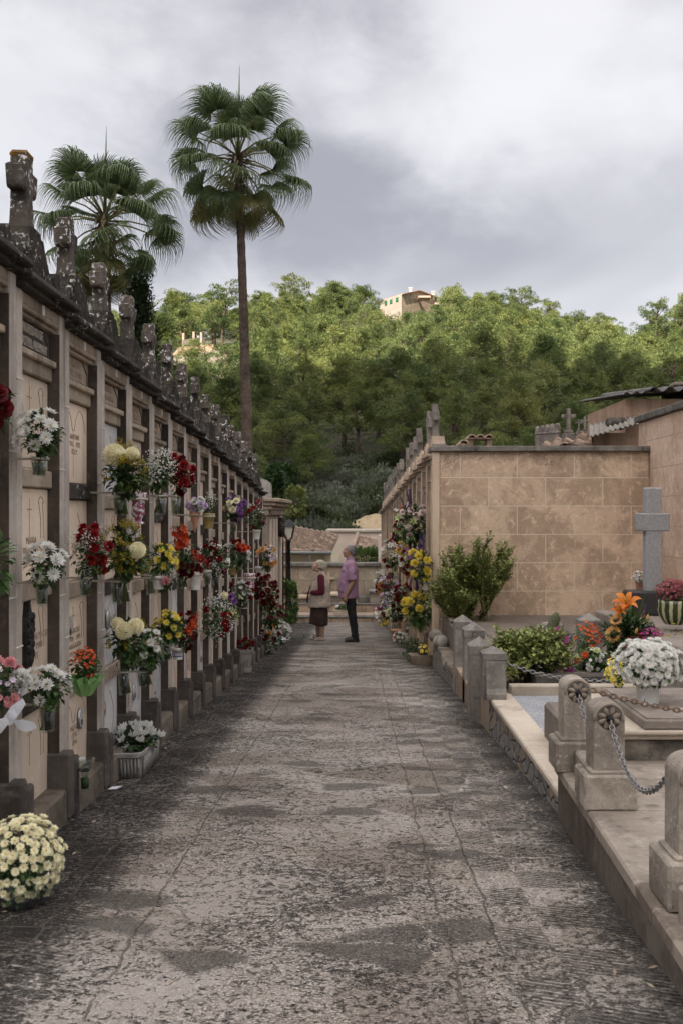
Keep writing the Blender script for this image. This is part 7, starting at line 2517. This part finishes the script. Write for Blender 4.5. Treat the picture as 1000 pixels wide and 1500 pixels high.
def bush(label, u, v, d, rx, ry, n, seed, L=.09, mats=('leafmid', 'leaflime'), name='bush'):
    rng = random.Random(seed); c = P(u, v, d); k = d / F
    t = thing(name, label, 'shrub', tuple(c)); mb = MB()
    for q in range(n):
        z = rng.uniform(-1, 1); a = rng.uniform(0, 2 * PI); r = math.sqrt(1 - z * z); e = .72 + .3 * rng.random()
        nn = Vector((math.copysign(abs(r * math.cos(a)) ** .7, math.cos(a)), math.copysign(abs(r * math.sin(a)) ** .7, math.sin(a)), math.copysign(abs(z) ** .7, z)))
        nn *= 1 + .14 * mnoise.noise(nn * 2.5 + Vector((seed, 0, 0)))
        p = Vector((nn.x * rx * k, nn.y * rx * k, nn.z * ry * k)) * e
        petal(mb, p, (nn + Vector((rng.uniform(-.8, .8), rng.uniform(-.8, .8), rng.uniform(-.3, .9)))).normalized(), Vector((rng.uniform(-.5, .5), rng.uniform(-.5, .5), 1)), L * rng.uniform(.6, 1.2), L * .55, -.2, rng.choice((0, 0, 1)))
    mb.build('foliage', [MAT[m] for m in mats], t)
    mb = MB()
    for q in range(5): mb.tube([(rng.uniform(-.05, .05), 0, -ry * k), (rng.uniform(-.4, .4) * rx * k, rng.uniform(-.3, .3) * rx * k, ry * k * .5)], [.025, .008], 5)
    mb.build('stems', MAT['bark'], t)
bush('clipped green bush around the foot of the lantern post', 421, 882, 24.3, 14, 31, 2600, 3)
bush('bright green shrub showing above the back wall right of the man', 533, 818, 30, 20, 13, 900, 4, .14)
bush('young pale pine above the tiled roof at the left', 432, 735, 66, 15, 20, 900, 6, .3, ('pinepale', 'pine'), 'young_pine')
bush('thin dark conifer rising behind the end chapel', 407, 735, 40, 6, 45, 900, 7, .22, ('leafdark', 'leafmid'), 'young_cypress')
for k, (u, v, rx, ry, g_) in enumerate(((412, 700, 20, 18, 0), (405, 752, 18, 16, 0), (462, 752, 14, 8, 1))): bush(('dark holm bush behind the end chapel', 'low dark bush between the chapel and the tiled roof', 'grey-green bush on the slope above the tiled roof')[k], u, v, 68, rx, ry, 1100, 20 + k, .34, ('leafdark', 'leafmid') if not g_ else ('scrub', 'scrub'))


def houses():
    t = thing('tiled_house', 'cream house with a clay tile roof beyond the back wall, left', 'house', (0, 0, 0))
    E0, E1 = P(370, 806, 35), P(485, 807, 36.5)
    R1, R0 = P(497, 783, 41.5), P(380, 760, 43)
    mb = MB(); tile_roof(mb, E0, E1, R1, R0, .2, .03, 11, .06); mb.build('roof', MAT['rooftile'], t)
    mb = MB(); mb.box(-6, P(478, 0, 37).x, 36.9, 41, -3.5, P(0, 812, 37).z, .01); mb.build('wall', MAT['cream'], t)
    mb = MB(); a = P(380, 809.5, 34.95); b = P(485, 810, 36.45)
    mb.tube([a, b], .055, 8); c = P(453, 812, 36); mb.tube([c, c + Vector((0, .3, -.4)), c + Vector((0, .35, -1.4))], .045, 8); mb.build('gutter', MAT['gutter'], t)
    mb = MB(); vs = [E1 + Vector((.0, 0, -.1)), R1 + Vector((0, 0, -.1)), Vector((R1.x, R1.y, -3)), Vector((E1.x, E1.y, -3))]
    vs2 = [v + Vector((-.25, .3, 0)) for v in vs]; mb.add(vs + vs2, [(0, 1, 2, 3), (7, 6, 5, 4), (0, 4, 5, 1), (1, 5, 6, 2), (2, 6, 7, 3), (3, 7, 4, 0)])
    mb.build('gable_wall', MAT['cream'], t)
    t = thing('pink_house', 'plain pinkish rendered house side between the two tiled roofs', 'house', (0, 0, 0))
    a, b = P(478, 780, 46), P(562, 779, 46)
    mb = MB(); mb.box(a.x, b.x, 46, 50, -4, a.z, .02); mb.build('wall', MAT['pinkwall'], t)
    mb = MB(); mb.box(a.x - .05, b.x + .05, 45.9, 50.1, a.z + .001, a.z + .12, .02); mb.build('roof_edge', MAT['concretelt'], t)
    t = thing('tiled_house', 'small house with a short clay tile roof behind the man, right', 'house', (0, 0, 0))
    mb = MB(); tile_roof(mb, P(516, 806, 41.5), P(560, 815, 40.5), P(566, 792, 44.5), P(523, 783, 44.5), .2, .028, 7, .06); mb.build('roof', MAT['rooftile'], t)
    mb = MB(); a = P(518, 808, 41.6); b = P(556, 808, 41.6); mb.box(a.x, b.x, 41.9, 44, -4, P(0, 809, 42).z, .02); mb.build('wall', MAT['cream'], t)
    mb = MB(); c = P(522, 782, 44); mb.tube([P(515.5, 805, 41.4), P(523.5, 781, 44.6)], .08, 8); mb.build('verge_tiles', MAT['rooftile'], t)
    t = thing('gate_pillar', 'pale pink rendered pillar at the end of the right niche row', 'pillar', (0, 0, 0))
    mb = MB(); a, b = P(559, 771, 30), P(570, 771, 30); mb.box(a.x, b.x, 30, 30.6, -4, a.z, .02); a, b = P(554, 784, 29), P(563, 784, 29); mb.box(a.x, b.x, 29.2, 29.6, -4, a.z, .02); mb.build('pillar', MAT['pinkwall'], t)
    t = thing('stone_finials', 'dark weathered stone pinnacles at the far end of the right row', 'pinnacle', (0, 0, 0))
    mb = MB()
    for u, v in ((562.5, 778), (566.5, 781), (569, 769)):
        p = P(u, v, 26.5); mb.box(p.x - .04, p.x + .04, 26.45, 26.55, -1.2, p.z, .012)
    mb.build('pinnacle', MAT['crossstone'], t)
houses()

# ------------------------------------------------------------------ the two people (both face -x, seen from their left side)
SKIN = plain('skin_tanned', (.33, .19, .13), .6, var=.08); SKIN2 = plain('skin_pale', (.46, .3, .23), .6, var=.08)


def limb(mb, pts, rads, n=12):
    mb.tube(pts, rads, n)
    for p, r in zip(pts, rads): mb.ball(p, r, n, 8)


def hand(mb, w, dirv, side, s=1.0):
    """palm + five curled fingers from wrist w along dirv; side = thumb direction"""
    d = Vector(dirv).normalized(); th = Vector(side); th = (th - d * th.dot(d)).normalized(); nrm = d.cross(th)
    w = Vector(w)
    for i in range(5):
        mb.ball(w + d * (.02 + .018 * i) * s, (.036 * s * (1 if i else .8), .024 * s, .032 * s), 10, 7, 0, Matrix((th, nrm, d)).transposed())
    for f in range(4):
        o = w + d * .085 * s + th * (.027 - .018 * f) * s
        L = (.068, .076, .07, .054)[f] * s
        c = nrm * (.35)
        p1 = o + (d + c * .3).normalized() * L * .45; p2 = p1 + (d * .8 + c * 1.6).normalized() * L * .32; p3 = p2 + (d * .3 + c * 2.6).normalized() * L * .26
        limb(mb, [o, p1, p2, p3], [.0098 * s, .0092 * s, .0085 * s, .0072 * s], 8)
    o = w + d * .03 * s + th * .03 * s
    p1 = o + (th * .8 + d * .7 + nrm * .3).normalized() * .036 * s; p2 = p1 + (d + th * .15 + nrm * .4).normalized() * .03 * s
    limb(mb, [o, p1, p2], [.0125 * s, .011 * s, .009 * s], 8)


def head(mb, c, tilt, s=1.0):
    """head facing -x, tilted up by tilt"""
    M = Matrix.Rotation(tilt, 3, 'Y')
    c = Vector(c)
    def at(x, y, z): return c + M @ Vector((x, y, z)) * s
    def b(x, y, z, rx, ry, rz): mb.ball(at(x, y, z), (rx * s, ry * s, rz * s), 18, 14, 0, M)
    b(.012, 0, .03, .098, .077, .088)      # skull
    b(-.035, 0, -.03, .062, .06, .078)     # face
    b(-.058, 0, -.088, .034, .036, .028)   # chin
    b(-.02, 0, -.07, .055, .052, .042)     # jaw
    b(-.088, 0, .022, .02, .05, .014)      # brow
    mb.loft([(at(-.09, 0, .012), .008 * s, .009 * s, None), (at(-.108, 0, -.02), .014 * s, .012 * s, None), (at(-.104, 0, -.036), .016 * s, .016 * s, None), (at(-.085, 0, -.044), .012 * s, .015 * s, None)], 10)
    b(-.09, 0, -.058, .014, .024, .007); b(-.088, 0, -.069, .013, .021, .008)  # lips
    for sy in (-1, 1):
        b(-.055, sy * .042, -.025, .03, .02, .025)   # cheek
        b(.012, sy * .078, -.012, .02, .008, .032); b(.006, sy * .08, -.035, .01, .007, .012)  # ear
    return at, M


def eyes(t, at, M, s):
    for sy in (-1, 1):
        mb = MB(); mb.ball(at(-.083, sy * .031, .0), .0125 * s, 10, 8); mb.ball(at(-.0935, sy * .031, .0), .006 * s, 8, 6, 1)
        mb.build('eye', [plain('eye_white', (.6, .57, .54), .3), plain('iris', (.05, .035, .025), .2)], t)
        mb = MB(); mb.tube([at(-.094, sy * .015, .021), at(-.092, sy * .034, .027), at(-.078, sy * .05, .02)], [.004 * s, .005 * s, .003 * s], 6); mb.build('eyebrow', plain('brow_hair', (.12, .1, .09), .9), t)


def strands(t, at, M, s, n, c1, c2, lo, seed, L=.05, cover=None):
    """hair: a fitted cap plus short locks"""
    rng = random.Random(seed); cap = MB()
    cap.ball(at(.024, 0, .038), (.098 * s, .083 * s, .09 * s), 20, 14, 0, M)
    cap.ball(at(.07, 0, lo), (.05 * s, .072 * s, .06 * s), 16, 12, 0, M)
    hm = leafmat('hair', c1, c2, .1, .6)
    fused('hair', cap, hm, t, .008, 4)
    mb = MB()
    for k in range(n):
        a = rng.uniform(-PI, PI); z = rng.uniform(-.35, 1)
        r = math.sqrt(1 - z * z); n_ = Vector((math.cos(a) * r, math.sin(a) * r, z))
        if n_.x < -.25 and z < .55: continue
        p = at(.024 + n_.x * .098, n_.y * .084, .036 + n_.z * .09)
        d = M @ (n_ * .35 + Vector((.7, 0, -.75)) + Vector((rng.uniform(-.3, .3), rng.uniform(-.3, .3), rng.uniform(-.3, .3))))
        petal(mb, p, d.normalized(), M @ n_, L * s * rng.uniform(.6, 1.2), .012 * s, .05)
    mb.build('hair_locks', hm, t)


def man():
    d = 17.4
    o = P(516, 940.5, d); o.z = gz(d) + .004
    t = thing('person', 'grey-haired man in a lilac short-sleeved shirt and black trousers, gazing up at the niches', 'person', tuple(o))
    s = 1.0
    b = MB()
    at, M = head(b, (-.055, 0, 1.585), R(9))
    limb(b, [(-.03, 0, 1.4), (-.045, 0, 1.5)], [.062, .056])
    b.loft([((-.03, 0, .86), .1, .15, None), ((-.06, 0, 1.0), .13, .16, None), ((-.05, 0, 1.2), .12, .17, None), ((-.03, 0, 1.36), .09, .16, None), ((-.03, 0, 1.42), .05, .09, None)], 20)
    # near (left) arm hangs slightly forward, far arm the same
    for sy, el, wr in ((-1, (.0, -.225, 1.06), (-.1, -.215, .845)), (1, (.0, .225, 1.06), (-.08, .22, .84))):
        limb(b, [(-.02, sy * .175, 1.365), (-.005, sy * .205, 1.22), el, (-.06, sy * .225, .93), wr], [.058, .05, .043, .036, .027])
        hand(b, wr, (-.25, 0, -1), (-1, -sy * .3, 0))
    for sy in (-1, 1):
        limb(b, [(-.03, sy * .085, .86), (-.005, sy * .09, .5), (.045, sy * .085, .08)], [.085, .058, .042])
        limb(b, [(.06, sy * .085, .05), (-.07, sy * .09, .035)], [.04, .035])
    fused('body', b, SKIN, t, .0075, 3)
    eyes(t, at, M, s)
    strands(t, at, M, s, 500, (.06, .058, .055), (.25, .24, .225), -.015, 3, .03)
    # shirt
    b = MB()
    b.loft([((-.07, 0, .775), .172, .2, None), ((-.072, 0, .86), .172, .2, None), ((-.075, 0, 1.0), .172, .195, None), ((-.062, 0, 1.14), .162, .19, None), ((-.048, 0, 1.26), .148, .19, None), ((-.035, 0, 1.36), .115, .185, None), ((-.03, 0, 1.425), .075, .11, None), ((-.035, 0, 1.45), .066, .07, None)], 28)
    for sy in (-1, 1):
        limb(b, [(-.02, sy * .16, 1.36), (-.01, sy * .205, 1.24)], [.075, .072], 16)
        b.loft([((-.01, sy * .2, 1.27), .074, .07, None), ((-.004, sy * .222, 1.1), .08, .072, None)], 18)
    b.loft([((-.035, 0, 1.42), .075, .078, None), ((-.042, 0, 1.485), .068, .066, None)], 20)
    m, nt, bs = nmat('lilac_shirt')
    px = pos(nt); n1 = noise(nt, px, 9, 5, .6); st = nd(nt, 'ShaderNodeTexWave', {'Vector': px, 'Scale': 28., 'Distortion': 1.0}, bands_direction='X').outputs['Fac']
    col = mixc(nt, mth(nt, 'MULTIPLY', st, .5), (.3, .17, .27), (.38, .24, .345)); nt.links.new(col, bs.inputs['Base Color']); bs.inputs['Roughness'].default_value = .9
    bump(nt, bs, noise(nt, pos(nt, (1, 1, .5)), 14, 4, .5), .7, .02)
    fused('shirt', b, m, t, .012, 3, fold=.013)
    mb = MB(); mb.box(-.2, -.12, -.2105, -.2, 1.16, 1.25, .004); 
    # trousers
    b = MB()
    b.loft([((-.055, 0, .94), .135, .165, None), ((-.045, 0, .84), .135, .168, None), ((-.04, 0, .76), .12, .15, None)], 24)
    for sy in (-1, 1):
        limb(b, [(-.035, sy * .08, .84), (-.025, sy * .085, .68), (-.008, sy * .09, .5), (.025, sy * .087, .27), (.05, sy * .085, .085)], [.1, .092, .074, .066, .062], 16)
    bm = plain('black_trousers', (.012, .012, .014), .85, var=.3, bmp=.4, scale=18)
    fused('trousers', b, bm, t, .012, 3, fold=.01)
    for sy in (-1, 1):
        b = MB(); limb(b, [(.07, sy * .088, .05), (-.02, sy * .09, .05), (-.1, sy * .095, .035)], [.05, .046, .035], 14); b.box(-.14, .12, sy * .09 - .042, sy * .09 + .042, 0.005, .035, .01)
        sh = fused('shoe', b, plain('black_shoe', (.012, .011, .011), .5), t, .008, 3)
        mb = MB(); mb.box(-.142, .122, sy * .09 - .044, sy * .09 + .044, -.002, .012, .005); mb.build('sole', plain('grey_sole', (.3, .29, .28), .7), sh)


def woman():
    d = 17.9
    o = P(465.5, 936.5, d); o.z = gz(d) + .004
    t = thing('person', 'short elderly woman in a beige vest, maroon sleeves and brown skirt, looking up', 'person', tuple(o))
    s = .98
    b = MB()
    at, M = head(b, (.015, 0, 1.335), R(20), s)
    limb(b, [(.06, 0, 1.17), (.03, 0, 1.26)], [.06, .054])
    b.loft([((.03, 0, .68), .13, .16, None), ((.02, 0, .86), .14, .16, None), ((.045, 0, 1.02), .12, .15, None), ((.06, 0, 1.14), .08, .13, None), ((.06, 0, 1.2), .045, .08, None)], 20)
    for sy in (-1, 1):
        limb(b, [(.055, sy * .15, 1.14), (.07, sy * .185, 1.0), (.075, sy * .195, .885), (-.04, sy * .17, .865), (-.13, sy * .12, .875)], [.05, .046, .043, .034, .026])
        hand(b, (-.13, sy * .12, .875), (-1, -sy * .45, -.15), (0, -sy * .2, 1), .92)
        x = -.01 if sy > 0 else .07
        limb(b, [(x, sy * .08, .45), (x + .01, sy * .08, .3), (x + .008, sy * .078, .2), (x + .01, sy * .078, .07)], [.062, .056, .046, .036])
        limb(b, [(x + .02, sy * .08, .035), (x - .1, sy * .085, .025)], [.033, .026])
    fused('body', b, SKIN2, t, .0075, 3)
    eyes(t, at, M, s)
    strands(t, at, M, s, 900, (.32, .27, .21), (.5, .45, .37), -.02, 8, .055)
    # maroon jumper
    b = MB()
    b.loft([((.02, 0, .66), .15, .185, None), ((.02, 0, .86), .155, .18, None), ((.05, 0, 1.04), .13, .165, None), ((.062, 0, 1.15), .095, .14, None), ((.06, 0, 1.2), .062, .075, None)], 24)
    for sy in (-1, 1):
        limb(b, [(.06, sy * .15, 1.14), (.072, sy * .19, 1.0), (.078, sy * .2, .885)], [.066, .062, .058], 14)
        limb(b, [(.078, sy * .2, .885), (-.02, sy * .178, .865), (-.09, sy * .143, .87)], [.058, .05, .042], 14)
    fused('jumper', b, plain('maroon_wool', (.085, .008, .02), .95, var=.25, scale=60, bmp=.5), t, .011, 3)
    # vest: flares toward the hem
    b = MB()
    b.loft([((.03, 0, .6), .215, .225, None), ((.03, 0, .63), .22, .228, None), ((.035, 0, .74), .2, .212, None), ((.04, 0, .88), .178, .196, None), ((.052, 0, 1.0), .152, .18, None), ((.064, 0, 1.1), .118, .166, None), ((.066, 0, 1.17), .09, .135, None), ((.062, 0, 1.215), .07, .08, None), ((.056, 0, 1.24), .064, .066, None)], 30)
    m, nt, bs = nmat('beige_vest')
    px = pos(nt); n1 = noise(nt, px, 6, 5, .6); nt.links.new(mixc(nt, n1, (.36, .3, .25), (.46, .39, .33)), bs.inputs['Base Color']); bs.inputs['Roughness'].default_value = .9
    bump(nt, bs, noise(nt, pos(nt, (1, 1, .45)), 11, 4, .55), .8, .03)
    fused('vest', b, m, t, .012, 3, fold=.012)
    mb = MB(); mb.tube([(-.12, -.155, 1.0), (-.165, -.13, .86), (-.185, -.11, .68)], [.012, .016, .016], 8); mb.build('front_edge', plain('dark_scarf', (.1, .03, .05), .9), t)
    mb = MB(); mb.tube([(-.02, -.218, .85), (.005, -.222, .755)], .006, 6); mb.build('pocket_zip', plain('zip', (.06, .05, .045), .7), t)
    # skirt
    b = MB(); b.loft([((.02, 0, .66), .15, .175, None), ((.02, 0, .5), .158, .185, None), ((.015, 0, .34), .165, .19, None), ((.01, 0, .275), .168, .192, None)], 36)
    b2 = MB()
    vs = []
    for i, v in enumerate(b.v):
        a = math.atan2(v[1], v[0]); f = 1 + .05 * math.sin(a * 9) * (1 if v[2] < .6 else 0); vs.append((v[0] * f, v[1] * f, v[2] + (.03 * (v[0] < 0) if v[2] < .3 else 0)))
    b.v = vs
    b.build('skirt', plain('brown_skirt', (.045, .026, .02), .9, var=.3, scale=12, bmp=.3), t)
    for sy in (-1, 1):
        x = -.01 if sy > 0 else .07
        b = MB(); limb(b, [(x + .03, sy * .08, .034), (x - .05, sy * .084, .03), (x - .11, sy * .088, .022)], [.038, .037, .028], 12); b.box(x - .14, x + .07, sy * .084 - .036, sy * .084 + .036, .004, .022, .006)
        fused('shoe', b, plain('beige_shoe', (.36, .3, .24), .7), t, .008, 3)
    mb = MB(); mb.ball((-.2, -.03, .88), (.05, .04, .022), 10, 8); mb.build('gloves', plain('dark_gloves', (.03, .03, .05), .7), t)


man()
woman()
